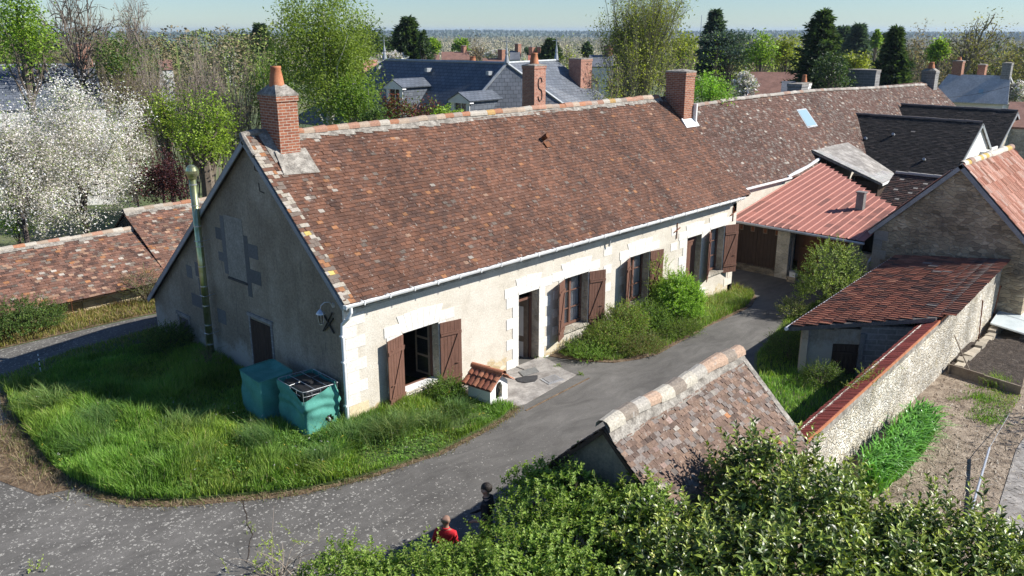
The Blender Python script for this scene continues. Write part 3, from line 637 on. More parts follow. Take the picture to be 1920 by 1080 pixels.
def chimney(th, x0, x1, y0, y1, zb, zt, mat, pot=None, capmat='mortar', flaunch=True, label=None, capz=.28, parent=None, seed=0, skirt=.12):
    mb = MB(seed); mb.box(x0, x1, y0, y1, zb, zt - .14); mb.box(x0 - .03, x1 + .03, y0 - .03, y1 + .03, zt - .14, zt); 
    ch = th.part('chimney', mb, mat, parent, label=label)
    mb = MB(seed)
    if flaunch:
        cx, cy = (x0 + x1) / 2, (y0 + y1) / 2; e = .035
        a = [(x0 - e, y0 - e, zt), (x1 + e, y0 - e, zt), (x1 + e, y1 + e, zt), (x0 - e, y1 + e, zt)]
        b = [(x0 - e, y0 - e, zt + .05), (x1 + e, y0 - e, zt + .05), (x1 + e, y1 + e, zt + .05), (x0 - e, y1 + e, zt + .05)]
        g = .17; t = [(cx - g, cy - g, zt + capz), (cx + g, cy - g, zt + capz), (cx + g, cy + g, zt + capz), (cx - g, cy + g, zt + capz)]
        mb.add(a + b + t, [(0, 1, 5, 4), (1, 2, 6, 5), (2, 3, 7, 6), (3, 0, 4, 7), (4, 5, 9, 8), (5, 6, 10, 9), (6, 7, 11, 10), (7, 4, 8, 11), (8, 9, 10, 11)])
        th.part('chimney_cap', mb, capmat, ch)
    if pot:
        r, h = pot; mb = MB(); z = zt + capz - .04
        mb.lathe((x0 + x1) / 2, (y0 + y1) / 2, [(r * 1.25, z), (r * 1.15, z + .05), (r * .98, z + h * .5), (r * .78, z + h * .85), (r * .85, z + h * .9), (r * .84, z + h)], 18)
        th.part('chimney_pot', mb, 'terracotta', ch, smooth=True)
    return ch
ch1 = chimney(house, .55, 1.17, 3.22, 4.10, 5.6, 8.22, 'brick', (.17, .52), label='brick chimney with a clay pot at the gable end')
mb = MB(5)                                            # mortar apron where the stack meets the roof
z = lambda y: EZ + (y - EY) * sl1 + .06
mb.slab([(.33, 2.78, z(2.78)), (1.42, 2.72, z(2.72) + .01), (1.38, 3.3, z(3.3) + .1), (.42, 3.3, z(3.3) + .1)], .05)
mb.slab([(.30, 3.1, z(3.1)), (.56, 3.1, z(3.1) + .1), (.56, 3.85, z(3.85) + .12), (.26, 3.85, z(3.85) + .04)], .05)
house.part('chimney_apron', mb, 'mortar', ch1)
ch2 = chimney(house, 19.70, 20.42, 2.75, 3.72, 5.2, 8.2, 'brick', None, capz=.12, label='plain brick chimney without a pot at the far end of the ridge')
mb = MB(6); mb.slab([(19.6, 2.5, z(2.5) - .0), (20.6, 2.5, z(2.5)), (20.6, 2.78, z(2.78) + .1), (19.6, 2.78, z(2.78) + .1)], .05); mb.box(20.44, 20.52, 2.6, 3.9, 5.6, 6.9)
house.part('chimney_apron', mb, 'white_paint', ch2)
# roof vent
mb = MB(7); vp = np.array([10.75, 2.78, z(2.78)]); mb.path([vp + (0, .10, -.02), vp + (0, -.12, .14), vp + (0, -.2, .17)], [.08, .09, .09], 10); mb.slab([vp + (-.14, -.3, -.22), vp + (.14, -.3, -.22), vp + (.14, -.12, -.05), vp + (-.14, -.12, -.05)], .02)
house.part('roof_vent', mb, 'rust_wood', roof)
# gutter and downpipe
mb = MB(); gp = []
th = np.linspace(pi, 2 * pi, 9); P0 = [(q) for q in th]
xs = np.linspace(-.22, 19.55, 12)
V = []
for x in xs:
    V += [(x, EY - .09 + .075 * cos(q), EZ + .045 - .0012 * x + .085 * sin(q)) for q in th]
F = [(i * 9 + j, i * 9 + j + 1, (i + 1) * 9 + j + 1, (i + 1) * 9 + j) for i in range(11) for j in range(8)]
mb.add(V, F); mb.box(-.22, 19.55, EY - .175, EY - .155, EZ + .035, EZ + .06); mb.box(-.235, -.22, EY - .165, EY - .015, EZ - .04, EZ + .06)
for x in np.arange(.3, 19.4, .82): mb.box(x, x + .03, EY - .185, EY, EZ + .06, EZ + .068); mb.box(x, x + .03, EY - .185, EY - .176, EZ - .03, EZ + .068)
house.part('gutter', mb, 'gutter')
mb = MB(); mb.path([(-.06, EY - .09, EZ - .02), (-.06, EY - .09, EZ - .16), (-.1, EY - .04, EZ - .3), (-.13, -.10, EZ - .52), (-.13, -.08, EZ - .75), (-.13, -.08, 1.6), (-.13, -.08, -.05)], .048, 12)
for zz in (.6, 1.8, 2.5): mb.box(-.19, -.0, -.14, -.02, zz, zz + .04)
house.part('downpipe', mb, 'gutter')
mb = MB(); mb.box(.0, 19.6, -.16, -.0, 3.14, 3.20); mb.box(0, 19.6, -.08, -.002, 3.2, 3.4)
house.part('cornice', mb, 'pale_stone')
mb = MB(); mb.path([(10.9, -.16, 3.3), (10.9, -.12, 2.95), (10.9, -.1, 2.85)], .035, 8); house.part('gutter_outlet', mb, 'zinc')
# white ashlar surrounds
def surround(x0, x1, z0, z1, seed, door=False):
    mb = MB(seed); r = mb.rng; y = -.012
    def blk(a, b, c, d):
        v = r.uniform(.93, 1.04); mb.obox((a + .004, y - r.uniform(0, .006), c + .004), (b - a - .008, 0, 0), (0, .02, 0), (0, 0, d - c - .008), (.70 * v, .675 * v, .61 * v))
    n = max(4, int(round((z1 - z0) / .33))); h = (z1 - z0) / n
    for i in range(n):
        wl = .55 if (i + seed) % 2 else .28
        blk(x0 - wl, x0, z0 + i * h, z0 + (i + 1) * h); wr = .28 if (i + seed) % 2 else .55
        blk(x1, x1 + wr, z0 + i * h, z0 + (i + 1) * h)
    k = 7 if not door else 5; W0 = x0 - .0; W1 = x1 + .0; ww = (W1 - W0) / k
    for i in range(k):                              # splayed voussoirs
        t = (i - (k - 1) / 2) / k; sh = t * .22; hh = .50 + .05 * (1 - abs(t) * 2)
        a, b = W0 + i * ww, W0 + (i + 1) * ww; s1 = (a - (x0 + x1) / 2) * .28; s2 = (b - (x0 + x1) / 2) * .28
        v = r.uniform(.96, 1.05); c = (.72 * v, .695 * v, .63 * v)
        mb.prism([(a + .004, z1), (b - .004, z1), (b + s2 - .004, z1 + hh), (a + s1 + .004, z1 + hh)], 'y', y - .004, .01, c)
    blk(x0 - .62, x0 - .03, z1 + .003, z1 + .30); blk(x1 + .03, x1 + .62, z1 + .003, z1 + .30)
    house.part('stone_surround', mb, 'plain')
for i, (a, b, c, d) in enumerate(OPEN): surround(a, b, c, d, 11 + i, i in (1, 4))
mb = MB(8); mq = MB(88)
for i in range(11):                                  # corner quoins
    wq = .62 if i % 2 else .36; z0 = -.1 + i * .31; v = mb.rng.uniform(.93, 1.05); c = (.70 * v, .665 * v, .59 * v) if i > 1 else (.62, .52, .34)
    mb.box(-.012, wq, -.014, .05, z0 + .001, z0 + .302, c)
    if i > 0: mq.box(HL - wq, HL + .014, -.014, .05, z0 - .6 + .001, z0 - .6 + .302, (.66 * v, .61 * v, .52 * v))
house.part('quoins', mq, 'plain')
for x, zz in ((10.75, 1.2), (10.75, 1.85), (10.75, 2.5), (14.9, 1.9), (14.9, 2.5)): ms = MB(); ms.box(x, x + .45, -.012, .02, zz, zz + .3, (.69, .66, .59)); house.part('ashlar_block', ms, 'plain')
house.part('quoins', mb, 'plain')
for i in (0, 2, 3, 5): a, b, c, d = OPEN[i]; mb = MB(); mb.box(a - .05, b + .05, -.07, .12, c - .07, c + .003); house.part('window_sill', mb, 'pale_stone')
# shutters: leaf folded back against the wall at an angle
def shutter(hx, hz0, hz1, wd, ang, side, seed):
    """hinge x, bottom/top z, width, opening angle from the wall (deg), side +1 opens towards +x"""
    a = radians(ang); ux = np.array([side * cos(a), -sin(a), 0]); un = np.array([side * sin(a), cos(a), 0]) * side
    un = np.array([sin(a) * side, cos(a), 0]); un = -un  # outer face normal (away from the wall)
    o = np.array([hx, -.055, hz0]); mb = MB(seed); H = hz1 - hz0; k = 6; w = wd / k
    for i in range(k): mb.obox(o + ux * (i * w + .004), ux * (w - .008), -un * .028, (0, 0, H))
    mb.obox(o - un * .006, ux * wd, -un * .016, (0, 0, H - .01))
    sh = house.part('shutter', mb, 'brown_wood')
    mb = MB(seed)
    for zz in (.13 * H, .80 * H): mb.obox(o + un * .001 + ux * .01 + np.array([0, 0, zz]), ux * (wd - .02), un * .03, (0, 0, .09))
    p0 = o + un * .001 + ux * (.06 if side < 0 else wd * .12) + np.array([0, 0, .13 * H + .09]); 
    i0, i1 = (.10, .86) if side > 0 else (.86, .10)
    A = o + un * .001 + ux * wd * (i0) + np.array([0, 0, .13 * H + .09]); B = o + un * .001 + ux * wd * (i1) + np.array([0, 0, .80 * H])
    D = ux * .075
    mb.obox(A - D / 2, D, un * .028, B - A)
    house.part('shutter_brace', mb, 'brown_wood', sh)
    for zz in (.17 * H, .84 * H): mb = MB(); mb.obox(o + un * .032 + np.array([0, 0, zz]), ux * wd * .8, un * .008, (0, 0, .035)); house.part('shutter_hinge', mb, 'brown_wood', sh)
    mb = MB(); mb.obox(o + un * .03 + ux * wd * .7 + np.array([0, 0, H * .36]), ux * .12, un * .02, (0, 0, .02)); house.part('shutter_latch', mb, 'brown_wood', sh)
# (hinge at opening edge; left leaves swing to -x, right leaves to +x)
shutter(1.84, .02, 2.04, .68, 13, -1, 1); shutter(3.17, .02, 2.02, .70, 12, 1, 2)
shutter(8.64, .18, 2.14, .62, 24, -1, 3); shutter(9.94, .20, 2.14, .64, 20, 1, 4)
shutter(12.26, .2, 2.18, .58, 26, -1, 5); shutter(13.52, .22, 2.18, .64, 14, 1, 6)
shutter(17.72, .25, 2.24, .55, 26, -1, 7); shutter(18.88, .25, 2.27, .68, -1 + 22, 1, 8)
def window(x0, x1, z0, z1, seed, curtain=True):
    y = .27; mb = MB(seed); f = .055
    mb.box(x0, x0 + f, y, y + .06, z0, z1); mb.box(x1 - f, x1, y, y + .06, z0, z1); mb.box(x0 + f, x1 - f, y, y + .06, z1 - f, z1); mb.box(x0 + f, x1 - f, y, y + .06, z0, z0 + f + .03)
    cx = (x0 + x1) / 2; mb.box(cx - .045, cx + .045, y - .012, y + .05, z0 + f + .03, z1 - f)
    for k in (1, 2):
        zz = z0 + (z1 - z0) * k / 3; mb.box(x0 + f, cx - .045, y + .005, y + .045, zz - .016, zz + .016); mb.box(cx + .045, x1 - f, y + .005, y + .045, zz - .016, zz + .016)
    wf = house.part('window', mb, 'brown_wood')
    mb = MB(); mb.add([(x0 + f, y + .03, z0 + f), (x1 - f, y + .03, z0 + f), (x1 - f, y + .03, z1 - f), (x0 + f, y + .03, z1 - f)], [(0, 1, 2, 3)]); house.part('pane', mb, 'glass', wf)
    if curtain:
        mb = MB(seed); xs = np.linspace(x0 + .06, x1 - .06, 60); yy = y + .10 + .022 * np.sin(xs * 55 + seed); k = 60
        V = [(x, q, z0 + .06) for x, q in zip(xs, yy)] + [(x, q, z1 - .08) for x, q in zip(xs, yy)]
        mb.add(V, [(i, i + 1, k + i + 1, k + i) for i in range(k - 1)]); house.part('curtain', mb, 'curtain', wf)
window(8.66, 9.92, .36, 2.15, 1); window(12.28, 13.5, .38, 2.18, 2); window(17.75, 18.85, .40, 2.27, 3)
# open window nearest the corner: frame, one leaf folded inward
mb = MB(); y = .27; a, b, c, d = OPEN[0]
mb.box(a, a + .05, y, y + .06, c, d); mb.box(b - .05, b, y, y + .06, c, d); mb.box(a + .05, b - .05, y, y + .06, d - .05, d); mb.box(a + .05, b - .05, y, y + .06, c, c + .07)
wf = house.part('window', mb, 'brown_wood', label='open window with its leaf folded into the dark room')
mb = MB(); o = np.array([b - .06, y + .05, c + .08]); ux = np.array([-.10, .99, 0]) * .55; H = d - c - .14; nn = np.array([-.03, -.01, 0])
mb.obox(o, ux * .1, nn, (0, 0, H)); mb.obox(o + ux * .9, ux * .1, nn, (0, 0, H))
for q in (0, .33, .66, .95): mb.obox(o + ux * .1 + np.array([0, 0, H * q]), ux * .8, nn, (0, 0, .06))
lf = house.part('window_leaf', mb, 'weathered_wood', wf)
mb = MB(); mb.add([o + ux * .1 + nn * .5, o + ux * .9 + nn * .5, o + ux * .9 + nn * .5 + np.array([0, 0, H]), o + ux * .1 + nn * .5 + np.array([0, 0, H])], [(0, 1, 2, 3)]); house.part('pane', mb, 'glass', wf)
mb = MB(); mb.box(a + .03, b - .03, .02, .3, c + .004, c + .05); house.part('inner_sill', mb, 'white_paint', wf)
# main door, ajar, frame and fanlight bar
a, b, c, d = OPEN[1]; mb = MB(); mb.box(a, a + .06, .3, .37, c, d); mb.box(b - .06, b, .3, .37, c, d); mb.box(a + .06, b - .06, .3, .37, d - .06, d); mb.box(a + .06, b - .06, .26, .37, d - .36, d - .28)
dr = house.part('door_frame', mb, 'brown_wood')
mb = MB(); o = np.array([b - .07, .38, c + .03]); ux = np.array([-.18, .98, 0]) * .8; nn = np.array([-.045, -.01, 0]); mb.obox(o, ux, nn, (0, 0, 2.3)); 
dl = house.part('door', mb, 'weathered_wood', dr)
mb = MB(); mb.obox(o + nn * 1.02 + ux * .2 + np.array([0, 0, 1.0]), ux * .6, nn * .2, (0, 0, 1.0)); mb.obox(o + nn * 1.02 + ux * .2 + np.array([0, 0, .2]), ux * .6, nn * .2, (0, 0, .6)); house.part('door_panel', mb, 'white_paint', dl)
mb = MB(); mb.obox(o + nn * 1.1 + ux * .86 + np.array([0, 0, 1.0]), ux * .12, nn * 1.2, (0, 0, .025)); house.part('door_handle', mb, 'galv', dl)
a, b, c, d = OPEN[4]; mb = MB()
for k in range(6): ww = (b - a) / 6; mb.box(a + k * ww + .004, a + (k + 1) * ww - .004, .24, .29, c, d - .02)
for zz in (c + .3, c + 1.3, d - .3): mb.box(a, b, .215, .24, zz, zz + .1)
house.part('door', mb, 'brown_wood', label='closed brown plank door between the windows')
mb = MB(); mb.box(6.35, 7.5, -.36, -.01, -.5, -.22); house.part('doorstep', mb, 'concrete')
# gable details
def gdoor(y0, y1, z0, z1, mat, name, planks=6):
    mb = MB(); w = (y1 - y0) / planks
    for k in range(planks): mb.box(-.035, .0, y0 + k * w + .004, y0 + (k + 1) * w - .004, z0, z1)
    d = house.part(name, mb, mat)
    mb = MB(); f = .09
    mb.box(-.03, .01, y0 - f, y0 - .003, z0, z1 + f); mb.box(-.03, .01, y1 + .003, y1 + f, z0, z1 + f); mb.box(-.05, .01, y0 - f - .05, y1 + f + .05, z1 + f + .002, z1 + f + .1)
    house.part('frame', mb, 'grey_block' if planks > 4 else 'concrete', d)
gdoor(3.55, 4.62, -.3, 1.86, 'dark_wood', 'door', 7); gdoor(8.6, 9.25, -.1, .85, 'grey_wood', 'hatch', 3)
mb = MB(9)
mb.obox((-.012, 4.62, 2.95), (0, 1.02, 0), (.02, 0, 0), (0, 0, 1.85)); house.part('blocked_window', mb, 'gable_patch')
mb = MB(10); dkc = (.12, .12, .12)
for (y0, y1, z0, z1) in [(5.66, 5.86, 3.0, 4.75), (5.86, 6.2, 4.0, 4.35), (5.86, 6.15, 3.35, 3.62), (4.40, 4.62, 2.55, 4.35), (3.9, 4.40, 3.75, 4.15), (3.85, 4.40, 3.0, 3.4), (7.4, 7.75, 2.55, 3.0), (8.0, 8.35, 2.4, 2.8), (7.3, 8.2, 1.5, 1.9), (6.1, 6.6, 1.3, 1.75), (7.45, 7.62, 1.9, 2.5)]:
    pm = MB(); pm.obox((-.010, y0, z0), (0, y1 - y0, 0), (.02, 0, 0), (0, 0, z1 - z0), np.array(dkc) * mb.rng.uniform(.85, 1.3)); house.part('dressed_stone', pm, 'plain')
mb.obox((-.05, 4.6, 2.88), (0, 1.06, 0), (.07, 0, 0), (0, 0, .06), (.07, .065, .06))
house.part('blocked_window_sill', mb, 'plain')
mb = MB()
for (y, zz, s) in ((3.55, 6.3, 1), (3.4, 5.75, 1)): mb.path([(-.03, y + .1, zz + .22), (-.03, y + .07, zz), (-.03, y - .14, zz - .02)], .012, 5)
for dd in ((1, 1), (-1, 1)): mb.path([(-.04, .62 - .2 * dd[0], 2.45), (-.04, .62 + .2 * dd[0], 2.85)], .025, 6)
mb.path([(-.04, .9, 2.4), (-.04, .45, 3.0)], .02, 6)
house.part('gable_anchor', mb, 'black_iron')
mb = MB()
for x in (15.25, 19.45): mb.path([(x, -.03, 2.35), (x, -.03, 2.95)], .022, 6, (.3, .1, .04)); mb.path([(x - .2, -.03, 2.62), (x + .2, -.03, 2.74)], .022, 6)
house.part('wall_anchor', mb, 'rust_iron')

# wall lantern
th_ = Thing('wall_lantern', 'pale grey carriage lantern on a curved bracket high on the gable corner', 'lamp', (-.02, .42, 3.1))
mb = MB(); mb.path([(0, .42, 3.2), (-.03, .42, 3.2)], [.07, .06], 12); mb.path([(-.03, .42, 3.2), (-.1, .46, 3.3), (-.2, .52, 3.3), (-.28, .57, 3.22), (-.3, .58, 3.12)], .014, 8); th_.part('bracket', mb, 'galv')
mb = MB(); cx, cy = -.30, .58; mb.lathe(cx, cy, [(.01, 3.14), (.05, 3.1), (.11, 3.03), (.12, 3.0), (.1, 2.995)], 6); mb.lathe(cx, cy, [(.055, 2.72), (.06, 2.75)], 6); th_.part('lamp_hood', mb, 'galv')
mb = MB(); t6 = np.arange(6) * pi / 3; mb.tubes([(cx + .09 * cos(q), cy + .09 * sin(q), 3.0) for q in t6], [(cx + .055 * cos(q), cy + .055 * sin(q), 2.75) for q in t6], .007, .007, 4); th_.part('lamp_frame', mb, 'galv')
mb = MB(); mb.lathe(cx, cy, [(.05, 2.76), (.083, 2.99)], 6); th_.part('pane', mb, 'glass')
# stainless flue
th_ = Thing('flue_pipe', 'tall stainless steel flue with a round cowl standing against the gable wall', 'flue', (-.27, 6.75, -.02))
mb = MB(); mb.path([(-.27, 6.75, .0), (-.27, 6.75, 5.75)], .105, 20)
pipe = th_.part('pipe', mb, 'steel', smooth=True)
mb = MB()
for zz in np.arange(.6, 5.7, .62): mb.path([(-.27, 6.75, zz), (-.27, 6.75, zz + .035)], .113, 20)
th_.part('band', mb, 'galv', pipe)
mb = MB(); mb.lathe(-.27, 6.75, [(.12, 5.74), (.13, 5.8), (.165, 5.9), (.17, 5.98), (.14, 6.08), (.07, 6.14), (.01, 6.15)], 18); th_.part('cowl', mb, 'steel')
mb = MB()
for zz in (1.0, 2.2, 3.9): mb.path([(-.02, 6.6, zz), (-.4, 6.55, zz), (-.42, 6.75, zz)], .012, 6); mb.path([(-.02, 6.9, zz), (-.2, 6.88, zz)], .012, 6)
th_.part('wall_bracket', mb, 'galv')

# ------------------------------------------------------------------ second, lower range behind
hs = Thing('long_outbuilding', 'long lichen-speckled tiled range continuing the farmhouse roof towards the village', 'house', (20, .6, -.86))
E2Y, E2Z, R2Y, R2Z = 1.95, 2.80, 5.5, 6.40; X2, X3 = 20.3, 59.5
rz2 = lambda x: 6.40 - .10 * np.clip((28 - x) / 4, 0, 1) + .05 * sin((x - 24) * .2) - np.clip((x - 38) / 20, 0, 1) ** 1.3 * .5
mb = MB(); mb.box(20.0, 40.0, 2.1, 2.5, -1.6, 2.85); hs.part('wall', mb, 'facade_render')
mb = MB(); mb.prism([(2.1, -1.5), (2.1, 2.8), (5.5, 5.7), (8.9, 2.8), (8.9, -1.5)], 'x', 58.5, 59.2); mb.box(20, 59, 8.7, 8.9, -1.5, 2.7); mb.box(40, 58.5, 2.1, 2.4, -1.5, 2.8); hs.part('gable_wall', mb, 'barn_stone')
mb = MB(); xs = np.linspace(X2, X3, 12)
for a, b in zip(xs[:-1], xs[1:]):
    mb.slab([(a, E2Y, E2Z), (b, E2Y, E2Z), (b, R2Y, rz2(b) - .1), (a, R2Y, rz2(a) - .1)], .06); mb.slab([(a, R2Y, rz2(a) - .1), (b, R2Y, rz2(b) - .1), (b, 9.1, 2.7), (a, 9.1, 2.7)], .06)
rf2 = hs.part('roof', mb, 'dark_wood')
SL2 = sqrt((R2Y - E2Y) ** 2 + (R2Z - E2Z) ** 2)
def sag2(u, v):
    x = X2 + u; return (np.vectorize(rz2)(x) - 6.40) * np.clip(v / SL2, 0, 1) * .72 + .05 * (fbm(u * .22, v * .4 + 7, 3) - .5)
mb = MB(21); tiles(mb, (X2, E2Y - .04, E2Z + .0), (1, 0, 0), (0, R2Y - E2Y, R2Z - E2Z), X3 - X2, SL2, .20, .135, pal_second, sag=sag2); hs.part('roof_tiles', mb, 'tile_old', rf2)
mb = MB(22); ridge_tiles(mb, (X2 + .2, R2Y, 6.46), (X3, R2Y, 6.46), .13, .40, lambda g: np.array([(.34, .31, .27), (.26, .22, .19), (.30, .20, .15)][g.choice(3, p=[.5, .3, .2])]) * (1 + g.normal(0, .12)), lambda t: float(rz2(X2 + t) - 6.40)); hs.part('ridge_tiles', mb, 'tile_old', rf2)
mb = MB(); V = np.array
def on2(x, y, off=.09): return np.array([x, y, E2Z + (y - E2Y) * (R2Z - E2Z) / (R2Y - E2Y) + off])
mb = MB()
q = [on2(34.05, 3.74), on2(35.35, 3.74), on2(35.55, 4.64), on2(34.35, 4.64)]
mb.slab([v + (0, 0, .03) for v in q], .12); sk = hs.part('skylight', mb, 'zinc', rf2)
mb = MB(); c = sum(q) / 4; mb.slab([c + (v - c) * .86 + np.array([0, -.0, .045]) for v in q], .01); hs.part('pane', mb, 'sky_glass', sk)
mb = MB(); mb.path([(20.4, 1.88, 2.86), (28.6, 1.88, 2.82)], .06, 8); mb.path([on2(28.4, 1.95, .1), on2(29.6, 2.02, .12), on2(31.0, 2.12, .14), on2(32.6, 2.3, .14)], [.06, .1, .08, .09], 6)
hs.part('gutter', mb, 'gutter')
chimney(hs, 58.0, 58.8, 5.0, 6.0, 4.5, 6.9, 'grey_block', (.22, .45), seed=3, label='rendered chimney with clay pot at the far gable')
chimney(hs, 38.3, 39.2, 6.3, 7.2, 4.4, 6.75, 'grey_block', None, seed=4, capz=.1, label='squat stone chimney on the ridge')
chimney(hs, 50.0, 50.8, 6.4, 8.4, 4.0, 7.2, 'grey_block', None, seed=5, capz=.1, label='wide plain chimney behind the ridge')

# ------------------------------------------------------------------ red sheet-metal shed closing the yard
sh = Thing('metal_roofed_shed', 'open shed with faded red ribbed metal roof and dark plank doors closing the yard', 'shed', (24.3, -1, -.86))
def rplane(x): return 1.63 + (x - 22.7) * .165
mb = MB(31); top = lambda y: 27.6 + (y + 3.4) * (4.8 / 5.4)
k = 0
y = -4.25
while y < 1.9:
    xt = top(y)
    # pan, then trapezoid rib
    prof = [(0, 0), (.30, 0), (.315, .04), (.345, .04), (.365, 0)]
    for (p, hp), (q, hq) in zip(prof[:-1], prof[1:]):
        cc = np.array((.38, .155, .12)) * mb.rng.uniform(.92, 1.06)
        if hp == hq == 0:
            m = 14; xs_ = np.linspace(22.68, xt, m)
            for a_, b_ in zip(xs_[:-1], xs_[1:]):
                dk = np.clip((fbm(a_ * 1.1, y * 2, 3) - .45) * 3, 0, .6) * (1 if a_ < 26.5 else .25); c_ = cc * (1 - dk) + np.array((.11, .06, .05)) * dk
                mb.add([(a_, y + p, rplane(a_)), (b_, y + p, rplane(b_)), (b_, y + q, rplane(b_)), (a_, y + q, rplane(a_))], [(0, 1, 2, 3)], c_)
        else:
            mb.add([(22.68, y + p, rplane(22.68) + hp), (xt, y + p, rplane(xt) + hp), (xt, y + q, rplane(xt) + hq), (22.68, y + q, rplane(22.68) + hq)], [(0, 1, 2, 3)], np.array((.46, .225, .18)))
    y += .365
rsh = sh.part('roof', mb, 'plain')
mb = MB(); mb.path([(22.6, 2.05, 1.60), (22.6, -4.3, 1.54)], .055, 8); sh.part('gutter', mb, 'zinc')
mb = MB()
for zz in (0,): mb.slab([(22.75, 2.05, 1.60), (22.75, -4.2, 1.60), (27.2, -3.8, 2.32), (32.0, 1.9, 3.10)], .04)
mb.box(22.85, 22.97, -4.2, 2.05, 1.44, 1.58)
sh.part('roof_beam', mb, 'dark_wood')
for (y0, y1) in ((2.05, .95), (.94, -.12)):
    mb = MB(); n = max(2, int(abs(y1 - y0) / .16)); w_ = (y0 - y1) / n
    for k in range(n): mb.box(23.65, 23.70, y1 + k * w_ + .004, y1 + (k + 1) * w_ - .004, -.56, 1.72)
    sh.part('door', mb, 'dark_wood')
for y0 in (1.76, 1.18, .56, -.02):
    mb = MB(); mb.box(23.62, 23.648, y0 - .10, y0 + .10, 1.02, 1.34); wn = sh.part('window', mb, 'weathered_wood')
    mb = MB(); mb.box(23.61, 23.619, y0 - .07, y0 + .07, 1.06, 1.30); sh.part('pane', mb, 'rust_iron', wn)
mb = MB(32); mb.box(23.45, 24.0, -.72, -.14, -1.0, 1.62); sh.part('pillar', mb, 'pale_stone', label='square stone pillar between the bays')
mb = MB(); mb.box(23.5, 23.7, -.13, 2.1, -1.1, -.56); mb.box(23.4, 24.2, -4.2, -.73, -1.1, -.72); sh.part('plinth', mb, 'barn_stone')
mb = MB(); mb.box(24.15, 24.2, -1.95, -.7, -.1, 1.75); mb.box(24.2, 24.25, -3.0, -1.96, .7, 1.75); sh.part('plank_screen', mb, 'rust_wood', label='orange brown board screen in the right-hand bay')
mb = MB(); mb.box(24.08, 24.14, -1.7, -.9, -.75, .6); sh.part('hatch', mb, 'rust_wood')
mb = MB(); mb.box(24.0, 24.06, -2.75, -1.9, -.75, .75); sh.part('sheet_panel', mb, 'block_wall')
mb = MB(); mb.box(23.75, 24.1, -3.7, -3.25, -1., 1.45); mb.box(23.8, 24.15, -4.28, -3.72, -1., .85); sh.part('block_pier', mb, 'grey_block')
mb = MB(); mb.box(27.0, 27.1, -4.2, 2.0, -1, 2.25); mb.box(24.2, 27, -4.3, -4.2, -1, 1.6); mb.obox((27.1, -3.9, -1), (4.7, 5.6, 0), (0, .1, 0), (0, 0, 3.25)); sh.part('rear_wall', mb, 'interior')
mb = MB(); mb.box(26.1, 26.4, -2.75, -2.42, 2.0, 2.95); mb.box(26.06, 26.44, -2.79, -2.38, 2.95, 3.0); sh.part('chimney', mb, 'block_wall', label='short grey stove chimney through the red roof')
mb = MB(); mb.obox((23.3, -.95, -.82), (0, -.035, 0), (.03, 0, 0), (.3, .12, 1.8)); solo('leaning_pole', mb, 'grey_wood', 'thin grey pole leaning on the stone pillar of the metal-roofed shed', 'pole', (24.1, -.62, -.86))
mb = MB(); mb.box(23.2, 23.45, -1.25, -.97, -.62, -.40); bx = solo('storage_box', mb, 'white_paint', 'small white box on the ground beside the stone pillar in the shaded shed', 'box', (24.1, -.9, -.86))
mb = MB(); mb.box(23.18, 23.47, -1.27, -.95, -.40, -.36); o = mb.build('lid', 'zinc', bx, (24.1, -.9, -.86))
mb = MB(); mb.box(23.15, 23.5, -1.3, -.9, -.86, -.62); solo('stone_block', mb, 'barn_stone', 'rough stone block under the small white box by the shed pillar', 'stone', (24.1, -.9, -.86))

# grey slate porch roof above the red one
pr_ = Thing('slate_annex', 'small annex with pale grey slate roof above the red metal roof', 'annex', (35, 0, -.86))
mb = MB(); mb.slab([(32.6, 2.85, 3.74), (37.4, 2.75, 3.72), (37.4, -.3, 2.10), (32.6, -1.15, 2.38)], .10); annr = pr_.part('roof', mb, 'concrete')
mb = MB(33); tiles(mb, (32.6, -1.12, 2.41), (4.8, .85, -.28), (0, 3.95, 1.37), 4.8, 4.1, .26, .2, lambda u, v, rng: rcol(rng, len(u), (.33, .32, .30), .14, .02), thick=.008, jit=.6); pr_.part('roof_slates', mb, 'tile_clean', annr)
mb = MB(); mb.box(32.8, 37.2, -.3, -.2, -1, 2.15); mb.box(32.8, 32.85, -.9, 2.1, -1, 2.35); mb.box(37.1, 37.2, -.2, 2, -1, 2.1); pr_.part('wall', mb, 'dark_wood')
mb = MB(); mb.obox((32.6, -1.19, 2.27), (4.8, .85, -.28), (0, .03, 0), (0, 0, .12)); pr_.part('fascia', mb, 'white_paint')

